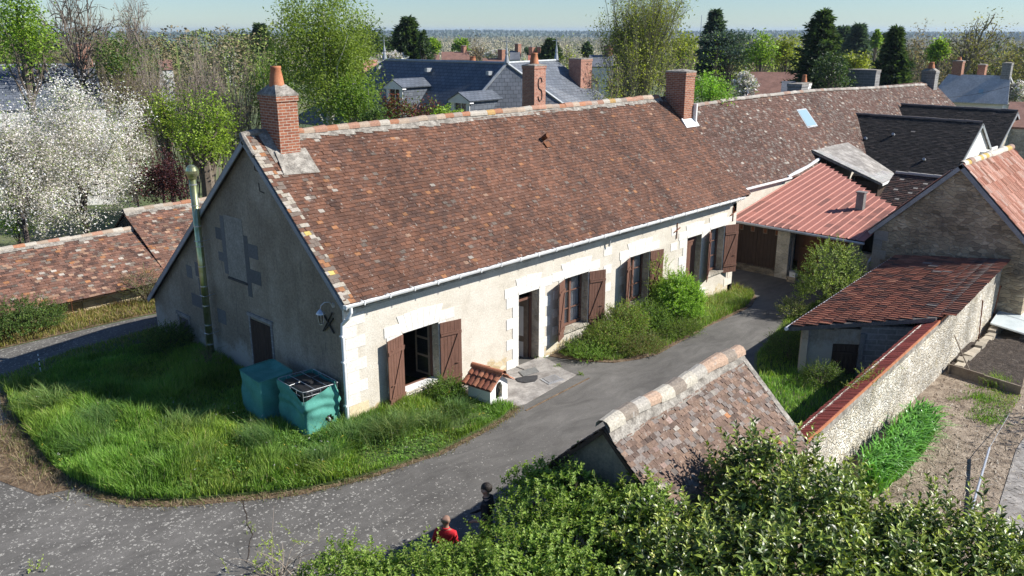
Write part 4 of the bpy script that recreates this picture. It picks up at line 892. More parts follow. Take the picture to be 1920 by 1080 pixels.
# ------------------------------------------------------------------ dark-roofed houses to the right
def pal_dark(u, v, rng): return pick(rng, len(u), [(.018, .016, .015), (.03, .026, .024), (.045, .037, .033), (.22, .2, .18)], [3, 3, 1, .03]) * (1 + rng.normal(0, .15, (len(u), 1)))
def dark_house(name, label, xr, yl, yr, zr, xe, ze, wallmat, back, seed, win=None):
    t = Thing(name, label, 'house', (xr, (yl + yr) / 2, -.86))
    mb = MB(); mb.slab([(xe, yr - .1, ze), (xr, yr - .1, zr), (xr, yl, zr), (xe, yl, ze)], .08); mb.slab([(xr, yr - .1, zr), (back, yr - .1, ze), (back, yl, ze), (xr, yl, zr)], .08)
    r = t.part('roof', mb, 'dark_wood')
    sl = sqrt((xr - xe) ** 2 + (zr - ze) ** 2)
    mb = MB(seed); tiles(mb, (xe, yr - .12, ze + .03), (0, 1, 0), (xr - xe, 0, zr - ze), yl - yr + .1, sl, .24, .12, pal_dark); t.part('roof_tiles', mb, 'tile_clean', r)
    mb = MB(seed); ridge_tiles(mb, (xr, yr - .1, zr + .06), (xr, yl, zr + .06), .11, .42, lambda g: (.14, .12, .11)); t.part('ridge_tiles', mb, 'tile_clean', r)
    mb = MB(); mb.prism([(xe + .25, -1.5), (xe + .25, ze + .1), (xr, zr - .1), (back - .25, ze + .1), (back - .25, -1.5)], 'y', yr, yr + .25); t.part('gable_wall', mb, wallmat)
    mb = MB(); mb.box(xe + .25, xe + .4, yr + .25, yl, -1.5, ze + .1); mb.box(back - .4, back - .25, yr + .25, yl, -1.5, ze + .1); t.part('wall', mb, wallmat)
    mb = MB(); mb.slab([(xe, yr - .14, ze - .02), (xr, yr - .14, zr - .02), (xr, yr - .10, zr - .02), (xe, yr - .10, ze - .02)], .16); mb.slab([(xr, yr - .14, zr - .02), (back, yr - .14, ze - .02), (back, yr - .10, ze - .02), (xr, yr - .10, zr - .02)], .16); t.part('barge_board', mb, 'zinc')
    return t, r
dh1, r1 = dark_house('cottage', 'cottage with near-black tiled roof and white gable right of the skylight roof', 41.5, 4.05, -2.97, 4.92, 36.9, 1.9, 'white_wall', 46.1, 41)
mb = MB(); mb.box(42.2, 43.4, -3.5, -2.99, 3.1, 3.25); mb.box(42.2, 43.4, -3.55, -3.48, 3.25, 3.5); dh1.part('balcony', mb, 'white_wall')
for (yy, t_) in ((1.2, .70), (-1.2, .35), (2.6, .6)):
    mb = MB(); x_ = 36.9 + 4.6 * t_; z_ = 1.9 + 3.02 * t_; mb.path([(x_, yy, z_), (x_ - .2, yy, z_ + .1)], .08, 8); dh1.part('roof_vent', mb, 'zinc', r1)
dh2, r2 = dark_house('barn_house', 'stone-gabled barn with dark tiled roof and small roof window, behind the white-gabled cottage', 49.1, 4.1, -2.85, 5.05, 44.6, 2.1, 'pale_stone', 53.6, 42)
mb = MB(); mb.slab([(47.1, 1.2, 3.86), (48.0, 1.2, 4.45), (48.0, 2.1, 4.45), (47.1, 2.1, 3.86)], .1); sk = dh2.part('skylight', mb, 'zinc', r2)
mb = MB(); mb.slab([(47.18, 1.28, 3.93), (47.92, 1.28, 4.42), (47.92, 2.02, 4.42), (47.18, 2.02, 3.93)], .01); dh2.part('pane', mb, 'sky_glass', sk)
low = Thing('lean_to', 'low lean-to with mossy dark tiles below the near-black cottage roof', 'shed', (29.5, -3.6, -.86))
mb = MB(43); tiles(mb, (28.0, -5.0, 2.25), (0, 1, 0), (2.0, 0, 1.15), 2.4, 2.31, .2, .13, lambda u, v, rng: pick(rng, len(u), [(.05, .035, .03), (.09, .05, .04), (.35, .32, .28)], [3, 2, .2])); low.part('roof_tiles', mb, 'tile_clean')
mb = MB(44); ridge_tiles(mb, (30.0, -5.0, 3.45), (30.0, -2.7, 3.45), .11, .55, lambda g: (.4, .37, .33)); low.part('ridge_tiles', mb, 'tile_clean')
mb = MB(); mb.box(28.2, 30, -5.0, -2.7, -1, 2.3); mb.slab([(28.0, -5, 2.22), (30, -5, 3.37), (30, -2.6, 3.37), (28, -2.6, 2.22)], .05); mb.slab([(30, -5, 3.37), (32, -5, 2.2), (32, -2.6, 2.2), (30, -2.6, 3.37)], .05); low.part('wall', mb, 'barn_stone')
# far grey-roofed white house
fh = Thing('white_house', 'white house with light grey slate roof at the far end of the long roof', 'house', (70, 5.5, -.9))
mb = MB(); mb.slab([(69.0, 8.9, 3.95), (69.6, 2.6, 3.95), (71.5, 3.2, 6.2), (71.0, 8.0, 6.2)], .15); mb.slab([(71.5, 3.2, 6.2), (71.0, 8.0, 6.2), (74, 8.9, 4), (74, 2.6, 4)], .15); fr = fh.part('roof', mb, 'sunlit_slate')
mb = MB(); mb.box(69.8, 73.6, 3.0, 8.5, -1.5, 3.85); fh.part('wall', mb, 'white_wall')
chimney(fh, 71.0, 71.7, 7.0, 7.8, 5.5, 7.3, 'brick', (.18, .3), capz=.1, seed=6); chimney(fh, 71.2, 71.8, 3.2, 3.9, 5.5, 7.2, 'grey_block', None, capz=.1, seed=7); chimney(fh, 72, 72.6, 5.4, 6.0, 5.0, 7.0, 'brick', None, capz=.1, seed=7)
mb = MB(); mb.slab([(69.98, 5.1, 4.72), (70.02, 4.75, 4.72), (70.3, 4.8, 5.05), (70.26, 5.15, 5.05)], .05); fh.part('skylight', mb, 'sky_glass', fr)

# ------------------------------------------------------------------ stone barn with pink pantile roof
bn = Thing('stone_barn', 'rubble-stone barn gable with a pink pantile roof sloping to the garden', 'barn', (24, -7.3, -.86))
bx0, bx1, yA, yB, ry_, rz_ = 23.5, 30.2, -4.35, -10.2, -7.28, 5.0
zA, zB = 2.1, 2.15
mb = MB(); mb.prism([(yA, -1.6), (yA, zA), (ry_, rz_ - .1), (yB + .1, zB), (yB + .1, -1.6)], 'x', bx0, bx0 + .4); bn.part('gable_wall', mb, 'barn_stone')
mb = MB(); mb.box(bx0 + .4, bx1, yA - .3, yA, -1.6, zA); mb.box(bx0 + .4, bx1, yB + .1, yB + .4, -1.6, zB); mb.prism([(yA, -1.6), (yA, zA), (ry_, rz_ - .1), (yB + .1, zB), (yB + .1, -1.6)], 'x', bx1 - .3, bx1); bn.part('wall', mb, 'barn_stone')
mb = MB(); mb.slab([(bx0 - .08, yA + .25, zA - .22), (bx1, yA + .25, zA - .22), (bx1, ry_, rz_), (bx0 - .08, ry_, rz_)], .08); mb.slab([(bx0 - .08, ry_, rz_), (bx1, ry_, rz_), (bx1, yB - .2, zB - .2), (bx0 - .08, yB - .2, zB - .2)], .08)
br = bn.part('roof', mb, 'dark_wood')
PANT = [(0, .022), (.14, .045), (.30, .02), (.42, 0), (.8, 0), (1, .022)]
pal_pink = lambda u, v, rng: pick(rng, len(u), [(.52, .26, .18), (.60, .34, .25), (.46, .20, .13), (.62, .42, .33), (.35, .16, .1)], [3, 3, 1.5, 1, .5]) * (1 + rng.normal(0, .08, (len(u), 1)))
mb = MB(51); slb = sqrt((ry_ - yB + .2) ** 2 + (rz_ - zB + .2) ** 2); tiles(mb, (bx0 - .1, yB - .22, zB - .17), (1, 0, 0), (0, ry_ - yB + .2, rz_ - zB + .2), bx1 - bx0 + .1, slb, .21, .36, pal_pink, prof=PANT, stagger=False, thick=.02, lap=1.15); bn.part('roof_tiles', mb, 'tile_clean', br)
mb = MB(52); tiles(mb, (bx0 - .1, yA + .27, zA - .19), (1, 0, 0), (0, ry_ - yA - .25, rz_ - zA + .22), bx1 - bx0 + .1, 4.0, .21, .36, pal_pink, prof=PANT, stagger=False, thick=.02, lap=1.15); bn.part('roof_tiles', mb, 'tile_clean', br)
mb = MB(53); ridge_tiles(mb, (bx0 - .05, ry_, rz_ + .05), (bx1, ry_, rz_ + .05), .15, .36, lambda g: [(.55, .5, .42), (.5, .34, .1), (.3, .2, .15)][g.choice(3, p=[.6, .25, .15])]); bn.part('ridge_tiles', mb, 'tile_clean', br)
mb = MB(54); mb.slab([(bx0 - .02, ry_ - .42, rz_ - .36), (bx1, ry_ - .38, rz_ - .32), (bx1, ry_, rz_ + .1), (bx0 - .02, ry_, rz_ + .1)], .03); bn.part('ridge_mortar', mb, 'mortar', br)
mb = MB(); mb.slab([(bx0 - .12, yA + .25, zA - .2), (bx0 + .12, yA + .25, zA - .2), (bx0 + .12, ry_, rz_ + .02), (bx0 - .12, ry_, rz_ + .02)], .16); mb.slab([(bx0 - .12, ry_, rz_ + .02), (bx0 + .06, ry_, rz_ + .02), (bx0 + .06, yB - .1, zB - .1), (bx0 - .12, yB - .1, zB - .1)], .16); bn.part('verge_flashing', mb, 'lead', br)
mb = MB()
for i in range(8):
    wq = .55 if i % 2 else .35; c = mb.rng.uniform(.85, 1.1); mb.box(bx0 - .015, bx0 + .1, yA - wq, yA + .015, -1.2 + i * .4, -1.2 + i * .4 + .39, (.26 * c, .245 * c, .22 * c))
bn.part('quoins', mb, 'plain')
mb = MB(); mb.path([(23.85, -4.32, 1.0), (23.6, -4.3, .8), (23.45, -4.25, .6), (23.45, -4.25, -.3), (23.4, -4.5, -.4), (23.35, -5.3, -.3)], .05, 8); bn.part('downpipe', mb, 'galv')

# ------------------------------------------------------------------ garden wall, coping, lean-to shed
def wy(x): return -10.24 + .055 * (x - 4.6)                # outer (garden) face of the wall
gw = Thing('garden_wall', 'long rubble garden wall lit by the sun, with red tile coping', 'wall', (15, -9.7, -.8))
mb = MB(61)
nx = 90; xs = np.linspace(4.7, 28.5, nx); zs = np.linspace(-1.1, 1.36, 14); V = []
for x in xs:
    for zz in zs: V.append((x, wy(x) - .0 - .05 * (1.36 - zz) / 2.4 + .03 * (noise2(x * 3.1, zz * 3.7) - .5), zz))
mb.add(V, [(i * 14 + j, (i + 1) * 14 + j, (i + 1) * 14 + j + 1, i * 14 + j + 1) for i in range(nx - 1) for j in range(13)])
mb.add([(4.7, wy(4.7) + .38, -1.1), (28.5, wy(28.5) + .38, -1.1), (28.5, wy(28.5) + .38, 1.36), (4.7, wy(4.7) + .38, 1.36)], [(0, 1, 2, 3)])
mb.add([(4.7, wy(4.7) - .05, -1.1), (4.7, wy(4.7) + .38, -1.1), (4.7, wy(4.7) + .38, 1.36), (4.7, wy(4.7), 1.36)], [(0, 1, 2, 3)])
mb.add([(4.7, wy(4.7), 1.36), (28.5, wy(28.5), 1.36), (28.5, wy(28.5) + .38, 1.36), (4.7, wy(4.7) + .38, 1.36)], [(0, 1, 2, 3)])
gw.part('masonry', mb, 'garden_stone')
mb = MB(62); d = np.array([1, .055, 0]); d /= np.linalg.norm(d); nn = np.array([-d[1], d[0], 0])
n = int(10.4 / .105)
for i in range(n):                                       # coping tiles laid across, ribs along the slope
    p = np.array([4.55, wy(4.55) - .03, 1.44]) + d * i * .105; wv = (nn * .52 + np.array([0, 0, -.17])) * (1 + mb.rng.normal(0, .015))
    c = np.array((.26, .06, .045)) * mb.rng.uniform(.7, 1.3)
    mb.obox(p, d * .062, wv, (0, 0, .045 + mb.rng.normal(0, .003)), c); mb.obox(p + d * .062 + (0, 0, -.002), d * .043, wv * .98, (0, 0, .012), c * .15)
gw.part('coping', mb, 'tile_clean')
mb = MB(); mb.obox(np.array([4.55, wy(4.55) - .05, 1.40]), d * 24, -nn * .0 + np.array([0, .04, 0]), (0, 0, .07), ); gw.part('coping_edge', mb, 'terracotta')
mb = MB(); mb.obox(np.array([4.7, wy(4.7) - .035, 1.22]), d * 24, (0, .03, 0), (0, 0, .16)); gw.part('mortar_fillet', mb, 'mortar')
# lean-to
lt = Thing('garden_shed', 'low lean-to shed with red interlocking tiles against the garden wall', 'shed', (13, -7.9, -.55))
P1_, P2_, P3_, P4_ = np.array([12.35, -6.12, 1.02]), np.array([23.6, -5.30, 1.02]), np.array([23.6, wy(23.6) + .05, 1.62]), np.array([14.6, wy(14.6) + .05, 1.58])
mb = MB(); mb.slab([P1_, P2_, P3_, P4_], .08); lr = lt.part('roof', mb, 'grey_wood')
U_ = (P2_ - P1_); Lr = np.linalg.norm(U_); U_ = U_ / Lr; Wv = np.cross(U_, (0, 0, 1)); Wv = Wv / np.linalg.norm(Wv); Wv = -Wv if Wv[1] > 0 else Wv
Sr = 4.15; Wv = Wv * Sr + np.array([0, 0, .58]); Wn = Wv / np.linalg.norm(Wv)
def pal_red(u, v, rng):
    n = len(u); dk = np.clip((fbm(u * .5, v * .6, 3) - .38) * 3 + u * .05, 0, 1)[:, None]
    return pick(rng, n, [(.26, .10, .062), (.31, .13, .08), (.20, .088, .058), (.10, .055, .043), (.34, .16, .10), (.30, .25, .21)], np.concatenate([2.2 - dk, 1.6 - dk, 1 + dk, .2 + .7 * dk, .12 + 0 * dk, .04 + .06 * dk], 1)) * (1 + rng.normal(0, .12, (n, 1)))
dx = P4_[0] - P1_[0]
mb = MB(63)
INTER = [(0, .035), (.10, .04), (.2, .008), (.5, .0), (.55, .014), (.6, .0), (.93, .004), (1, .035)]
tiles(mb, P1_ + (0, 0, .03), U_, Wn, Lr, np.linalg.norm(Wv), .235, .345, pal_red, clip=lambda u, v: (u > v * dx / 3.75 - .12) & (v < 4.2), prof=INTER, stagger=False, thick=.022, lap=1.12)
lt.part('roof_tiles', mb, 'tile_clean', lr)
mb = MB(); mb.obox(P1_ + (-.02, .03, -.14), P4_ - P1_, (.03, 0, 0), (0, 0, .13)); mb.obox(P1_ + (-.02, .03, -.12), U_ * Lr, (0, .03, 0), (0, 0, .12)); lt.part('fascia', mb, 'grey_wood')
mb = MB(); mb.path([P1_ + (-.1, .08, -.06), P1_ + U_ * (Lr - .3) + (0, .08, -.06)], .06, 8); lt.part('gutter', mb, 'gutter')
mb = MB(64)
f0 = np.array([12.6, -6.4, -1.2]); f1 = np.array([13.05, -7.35, -1.2]); f2 = np.array([14.0, -8.45, -1.2]); f3 = np.array([14.75, -9.7, -1.2])
f0 = np.array([12.62, -6.42, -1.2]); fd = np.array([14.7, wy(14.7) + .38, -1.2]) - f0; ln = np.linalg.norm(fd); fu = fd / ln; fn = np.array([-fu[1], fu[0], 0]); fn = fn if fn[0] < 0 else -fn
mb.obox(f0, fu * .95, -fn * .2, (0, 0, 2.18)); mb.obox(f0 + fu * .95 + (0, 0, 1.72), fu * .8, -fn * .2, (0, 0, .5)); 
mb.obox(f0, np.array([11, .8, 0]), (0, -.2, 0), (0, 0, 2.15)); lt.part('wall', mb, 'gable_render')
mb = MB(65); mb.obox(f0 + fu * 1.75, fu * (ln - 1.75), -fn * .2, (0, 0, 2.35)); lt.part('wall', mb, 'grey_block')
mb = MB(66)
for k in range(6): mb.obox(f0 + fu * (.97 + k * .128) - fn * .05, fu * .12, -fn * .04, (0, 0, 1.7))
for zz in (.55, 1.35): mb.obox(f0 + fu * .97 - fn * .045 + (0, 0, zz), fu * .76, fn * .03, (0, 0, .1))
dd = lt.part('door', mb, 'dark_wood')
mb = MB(); mb.path([f0 + fu * 1.1 - fn * 0 + (0, 0, 1.15), f0 + fu * 1.16 + fn * .04 + (0, 0, 1.15)], .02, 6); lt.part('handle', mb, 'rust_iron', dd)
mb = MB(); mb.obox(f0 + fu * 1.74 - fn * .0 + (0, 0, 1.2), fu * .14, fn * .05, (0, 0, .9)); lt.part('post', mb, 'block_wall')

# ------------------------------------------------------------------ foreground outhouse
fo = Thing('well_house', 'small foreground outhouse with weathered plain tiles and thick lichened ridge', 'outhouse', (2, -8.6, 0))
fa, fb = np.array([-.62, -8.63, 3.0]), np.array([4.56, -8.47, 3.0]); fU = (fb - fa) / np.linalg.norm(fb - fa); fL = np.linalg.norm(fb - fa)
fN = np.array([fU[1], -fU[0], 0]); W1 = fN * 1.85 + np.array([0, 0, -1.75]); W2 = -fN * 1.55 + np.array([0, 0, -1.45])
mb = MB(); mb.slab([fa, fb, fb + W1, fa + W1], .07); mb.slab([fa, fb, fb + W2, fa + W2], .07); r = fo.part('roof', mb, 'dark_wood')
s1 = np.linalg.norm(W1); s2 = np.linalg.norm(W2)
sgf = lambda u, v: .03 * (fbm(u * .6, v * .8, 3) - .5) * 2
mb = MB(71); tiles(mb, fa + W1 + (0, 0, .035), fU, -W1, fL, s1, .155, .105, pal_fg, sag=sgf, jit=1.6, thick=.017); fo.part('roof_tiles', mb, 'tile_old', r)
mb = MB(72); tiles(mb, fa + W2 + (0, 0, .035), fU, -W2, fL, s2, .155, .105, pal_fg, sag=sgf, jit=1.4); fo.part('roof_tiles', mb, 'tile_old', r)
mb = MB(73); ridge_tiles(mb, fa + (0, 0, .09), fb + (0, 0, .09), .175, .40, lambda g: [(.46, .42, .34), (.40, .28, .20), (.38, .35, .30), (.24, .2, .16), (.5, .3, .05)][g.choice(5, p=[.38, .2, .22, .14, .06])], lambda t: .03 * sin(t * 2.1)); fo.part('ridge_tiles', mb, 'tile_old', r)
mb = MB(74); W1n = W1 / s1; fnrm = np.cross(fU, W1n); fnrm *= np.sign(fnrm[2])
nn_ = 46; V = []
for i in range(nn_ + 1):
    p = fa + fU * fL * i / nn_; q = .26 + .16 * float(fbm(i * .45, 3.3, 3)); V += [p + (0, 0, .15), p + W1n * .14 + fnrm * .075, p + W1n * q + fnrm * .035]
mb.add(V, [(i * 3 + j, i * 3 + j + 1, i * 3 + j + 4, i * 3 + j + 3) for i in range(nn_) for j in range(2)]); mb.slab([fb + (0, 0, .09), fb - fU * .16 + (0, 0, .09), fb - fU * .16 + W1 + (0, 0, .07), fb + W1 + (0, 0, .07)], .05); fo.part('ridge_mortar', mb, 'mortar', r)
mb = MB(75); hw = 1.3
for base, t in ((fa + fU * .15, 1), (fb - fU * .45, 1)):
    a = base + fN * 1.55; b = base - fN * 1.3
    pts = [np.array([a[0], a[1], -.6]), np.array([a[0], a[1], 1.5]), np.array([base[0], base[1], 2.93]), np.array([b[0], b[1], 1.75]), np.array([b[0], b[1], -.6])]
    k = len(pts); V = pts + [p + fU * .3 for p in pts]; mb.add(V, list(range(5))); q0 = mb.n - 10; mb.more([tuple(q0 + 5 + i for i in reversed(range(5)))]); mb.more([(q0 + i, q0 + (i + 1) % 5, q0 + 5 + (i + 1) % 5, q0 + 5 + i) for i in range(5)])
a = fa + fU * .2; L_ = fU * (fL - .4)
mb.obox(np.array([a[0], a[1], -.6]) + fN * 1.35, L_, fN * .2, (0, 0, 2.1)); mb.obox(np.array([a[0], a[1], -.6]) - fN * 1.3, L_, fN * .2, (0, 0, 2.35)); fo.part('wall', mb, 'gable_render')

# ------------------------------------------------------------------ outbuilding across the lane
lo = Thing('lane_outbuilding', 'low outbuilding with pinkish mottled tiles and stepped roof across the lane', 'outbuilding', (0, 17, 0))
def slope_roof(th, x0, x1, ye, ze, yr, zr, seed, pal, mat='tile', back=3.5):
    mb = MB(); mb.slab([(x0, ye, ze), (x1, ye, ze), (x1, yr, zr), (x0, yr, zr)], .07); mb.slab([(x0, yr, zr), (x1, yr, zr), (x1, yr + back, zr - back * .7), (x0, yr + back, zr - back * .7)], .07)
    r = th.part('roof', mb, 'dark_wood'); s = sqrt((yr - ye) ** 2 + (zr - ze) ** 2)
    mb = MB(seed); tiles(mb, (x0 - .03, ye - .03, ze + .02), (1, 0, 0), (0, yr - ye, zr - ze), x1 - x0 + .06, s, .19, .13, pal, sag=lambda u, v: .06 * (fbm(u * .35 + seed, v * .4, 3) - .5)); th.part('roof_tiles', mb, mat, r)
    mb = MB(seed); ridge_tiles(mb, (x0, yr, zr + .06), (x1, yr, zr + .05), .14, .40, RIDGEC); th.part('ridge_tiles', mb, mat, r)
    mb = MB(seed)
    for k in range(30):
        a = x0 + (x1 - x0) * k / 30; b = a + (x1 - x0) / 30; q = .2 + .1 * mb.rng.random(); t = (zr - ze) / (yr - ye); mb.add([(a, yr - q, zr - q * t + .07), (b, yr - q, zr - q * t + .07), (b, yr, zr + .12), (a, yr, zr + .12)], [(0, 1, 2, 3)])
    th.part('ridge_mortar', mb, 'mortar', r); return r
slope_roof(lo, -14.0, 2.15, 14.35, .62, 17.4, 2.16, 81, pal_left); slope_roof(lo, 2.18, 12.0, 14.5, .68, 18.1, 2.75, 82, pal_left)
mb = MB(); mb.box(-14, -1.0, 14.9, 15.2, -.5, .75); mb.box(-1.0, 11.9, 14.85, 15.2, -.5, .75); mb.box(-13.9, 11.9, 19.5, 19.7, -.5, .8); lo.part('wall', mb, 'yellow_stone')
mb = MB(); mb.prism([(14.9, -.4), (14.9, .8), (18.1, 2.65), (20.6, .9), (20.6, -.4)], 'x', 2.24, 2.5); lo.part('gable_wall', mb, 'interior')

# ------------------------------------------------------------------ slate-roofed manor behind the ridge
mn = Thing('slate_manor', 'manor with steep blue slate roof, white dormers and finials rising behind the farmhouse ridge', 'house', (27, 22, -1))
F1, F2, F3 = (25.5, 29.9, 8.0), (26.85, 19.86, 8.0), (32.6, 20.8, 8.0)
G0, G1, G2, G3 = (21.5, 36.0, 3.75), (22.85, 21.3, 3.75), (31.63, 15.5, 3.45), (36.5, 15.2, 3.2)
def polypart(th, name, pts, mat, parent=None, thick=.1):
    mb = MB(); mb.slab(pts, thick); return th.part(name, mb, mat, parent)
mb = MB(); mb.slab([G0, G1, F2, F1], .1); mb.slab([G1, G2, F2], .1); mb.slab([G2, G3, F3, F2], .1); mb.slab([G0, F1, (30, 34, 3.6)], .1); mb.slab([F1, F2, (31, 24.6, 4.0), (30, 34, 3.6)], .1); mb.slab([F2, F3, (36, 26, 3.6), (31, 25, 3.6)], .1); mb.slab([F3, G3, (37, 26, 3.6)], .1)
mr_ = mn.part('roof', mb, 'slate')
mb = MB(); mb.tubes([F1, F2, F2, F2, F2], [F2, F3, G1, G2, (F2[0] + .01, F2[1], F2[2] + .02)], .09, .09, 6); mn.part('ridge_flashing', mb, 'zinc', mr_)
mb = MB(); mb.slab([(22.4, 34, 3.3), (23.6, 21.8, 3.3), (31.7, 16.3, 3.2), (36, 15.8, 3.0), (36, 25, 3.3), (30, 33, 3.3)], 5.5); mn.part('wall', mb, 'white_wall')
for f in (F1, F2, F3):
    mb = MB(); mb.path([(f[0], f[1], f[2]), (f[0], f[1], f[2] + .5), (f[0], f[1], f[2] + .55), (f[0], f[1], f[2] + .9), (f[0], f[1], f[2] + 1.5)], [.16, .07, .1, .04, .015], 8); mb.tubes([(f[0] - .2, f[1] + .2, f[2] + 1.25)], [(f[0] + .2, f[1] - .2, f[2] + 1.25)], .02, .02, 4); mn.part('finial', mb, 'zinc', mr_)
def dormer(px, py, x):
    c = at_x(px, py, x); cx, cy, cz = c; w2 = .78
    mb = MB(); mb.box(cx - .15, cx + .02, cy - w2, cy - w2 + .3, cz - 2.3, cz - .45); mb.box(cx - .15, cx + .02, cy + w2 - .3, cy + w2, cz - 2.3, cz - .45); mb.prism([(cy - w2 - .15, cz - .45), (cy + w2 + .15, cz - .45), (cy + w2 + .1, cz - .28), (cy, cz + .12), (cy - w2 - .1, cz - .28)], 'x', cx - .25, cx + .05); mb.box(cx - .1, cx, cy - w2, cy + w2, cz - 2.6, cz - 2.3)
    d = mn.part('dormer', mb, 'white_paint')
    mb = MB(); mb.slab([(cx - .3, cy - w2 - .2, cz - .3), (cx + 2.5, cy - w2 - .2, cz - .3), (cx + 2.5, cy, cz + .18), (cx - .3, cy, cz + .18)], .06); mb.slab([(cx - .3, cy + w2 + .2, cz - .3), (cx + 2.5, cy + w2 + .2, cz - .3), (cx + 2.5, cy, cz + .18), (cx - .3, cy, cz + .18)], .06); mn.part('dormer_roof', mb, 'slate', d)
    for q0, q1 in ((cy - w2 - .01, cy - w2 + .05), (cy + w2 - .05, cy + w2 + .01)): mb = MB(); mb.prism([(cx - .1, cz - 2.6), (cx + 2.3, cz - .35), (cx - .1, cz - .35)], 'y', q0, q1); mn.part('dormer_cheek', mb, 'slate', d)
    mb = MB(); mb.box(cx - .05, cx - .03, cy - w2 + .3, cy + w2 - .3, cz - 2.3, cz - .45); mn.part('pane', mb, 'glass', d)
    mb = MB(); mb.box(cx - .07, cx - .05, cy - .03, cy + .03, cz - 2.3, cz - .45); mb.box(cx - .08, cx - .055, cy - w2 + .3, cy + w2 - .3, cz - 1.4, cz - 1.33); mn.part('window_bar', mb, 'white_paint', d)
dormer(742, 153, 22.9); dormer(866, 178, 23.0)
q = at_dist(1001, 118, 49.0)
chS = chimney(mn, q[0] - .45, q[0] + .5, q[1] - .45, q[1] + .45, 3.0, 8.0, 'brick_pink', (.22, .6), capz=.14, seed=8, label='tall pink brick chimney with an S-shaped iron anchor')
mb = MB(); ts = np.linspace(0, 1, 22)                 # the S-shaped wall anchor
cx, cy, cz = q[0] + .02, q[1] - .475, 6.75
def sarc(c0, r, a0, a1, n=12): return [(c0[0] + r * .62 * cos(a), cy, c0[1] + r * 1.25 * sin(a)) for a in np.linspace(a0, a1, n)]
Sp = sarc((cx, cz + .32), .26, radians(10), radians(270)) + sarc((cx, cz - .32), .26, radians(90), radians(-170))
mb.path(Sp, .022, 6); mn.part('wall_anchor', mb, 'black_iron', chS)
q = at_dist(1090, 116, 58); chimney(mn, q[0] - .65, q[0] + .5, q[1] - .5, q[1] + .5, 2.5, 8.1, 'brick_pink', None, capz=.08, seed=9, label='brick chimney at the right end of the slate roof')
q = at_dist(686, 112, 63); chimney(mn, q[0] - .6, q[0] + .6, q[1] - .5, q[1] + .5, 2.5, q[2], 'brick_pink', None, capz=.08, seed=10, label='brick chimney at the left end of the slate roof')
q = at_dist(886, 108, 62); mb = MB(); mb.lathe(q[0], q[1], [(.35, 6.8), (.28, 7.6), (.2, 8.05), (.22, 8.15)], 12); mn.part('chimney_pot', mb, 'terracotta')
for px, py in ((715, 126), (806, 131), (921, 137)):
    x_ = {715: 25.2, 806: 25.6, 921: 26.2}[px]; c = at_x(px, py, x_); mb = MB(); mb.box(c[0] - .35, c[0] + .1, c[1] - .12, c[1] + .12, c[2] - .12, c[2] + .12); mn.part('roof_vent', mb, 'zinc', mr_)

# ------------------------------------------------------------------ other buildings behind
def simple_house(name, label, cat, px0, px1, py_r, py_e, dist, roofmat, wallmat, seed=0, depth=6., palf=None, chim=0, gable=0, inset=0.):
    """ridge runs across the view between two photo columns; eave line below it"""
    a, b = at_dist(px0, py_r, dist), at_dist(px1, py_r, dist); z_r = (a[2] + b[2]) / 2
    ctr = at_dist((px0 + px1) / 2, py_r, dist); u = b - a; u[2] = 0; L = np.linalg.norm(u); u /= L; n = np.array([u[1], -u[0], 0]);
    if n @ (CAM - ctr) < 0: n = -n
    e = at_dist((px0 + px1) / 2, py_e, dist - depth / 2); z_e = min(e[2], z_r - 1.2); zg = g1(ctr[0], ctr[1])
    t = Thing(name, label, cat, (ctr[0], ctr[1], zg)); A = np.array([a[0], a[1], z_r]); B = np.array([b[0], b[1], z_r]); hd = n * depth / 2; dz = np.array([0, 0, z_e - z_r])
    mb = MB(seed); mb.slab([A + hd + dz - u * inset, B + hd + dz + u * inset, B, A], .12); mb.slab([A - hd + dz - u * inset, B - hd + dz + u * inset, B, A], .12)
    if inset: mb.slab([A + hd + dz - u * inset, A - hd + dz - u * inset, A], .1); mb.slab([B + hd + dz + u * inset, B - hd + dz + u * inset, B], .1)
    r = t.part('roof', mb, roofmat)
    mb = MB(); g = .3; a0 = A - u * inset; b0 = B + u * inset
    for w0, w1 in ((a0 + hd, b0 + hd), (a0 - hd, b0 - hd)):
        w0 = w0 - (hd / (depth / 2)) * g * (1 if np.allclose(w0, a0 + hd) else -1); mb.obox((w0[0], w0[1], zg - .5), (w1 - (a0 + hd if np.allclose(w1, b0 + hd) else a0 - hd)), n * .2, (0, 0, z_e - zg + .45))
    for P in (A, B) if not inset else ():
        V = [P + hd * .92 + dz, P - hd * .92 + dz, np.array([P[0], P[1], z_r - .1])]; lo_ = [np.array([v[0], v[1], zg - .5]) for v in V[:2]]; mb.add([lo_[0], lo_[1], V[1], V[2], V[0]], [(0, 1, 2, 3, 4)])
    t.part('wall', mb, wallmat)
    for k in range(chim):
        c = A + (B - A) * ((k + .5) / chim if chim > 1 else .8); chimney(t, c[0] - .4, c[0] + .4, c[1] - .4, c[1] + .4, z_r - 1, z_r + 1.1, 'brick', None, capz=.1, seed=k, parent=r)
    return t, r, A, B, n
noisy('far_tile', [(.3, (.16, .085, .065)), (.7, (.27, .15, .115))], 1.2, .9, .3, 6)
noisy('red_tile', [(.3, (.30, .10, .07)), (.7, (.42, .16, .11))], 1.2, .9, .3, 6)
noisy('far_slate', [(.3, (.10, .11, .125)), (.7, (.17, .18, .20))], 1.2, .6, .2, 6)
t, r, A, B, n = simple_house('slate_house', 'large blue-grey slate roof behind the white cherry blossom', 'house', -60, 178, 124, 205, 62, 'slate', 'white_wall', 1, 9)
mb = MB(); mb.tubes([A + (0, 0, .05)], [B + (0, 0, .05)], .1, .1, 6); t.part('ridge_cap', mb, 'zinc', r)
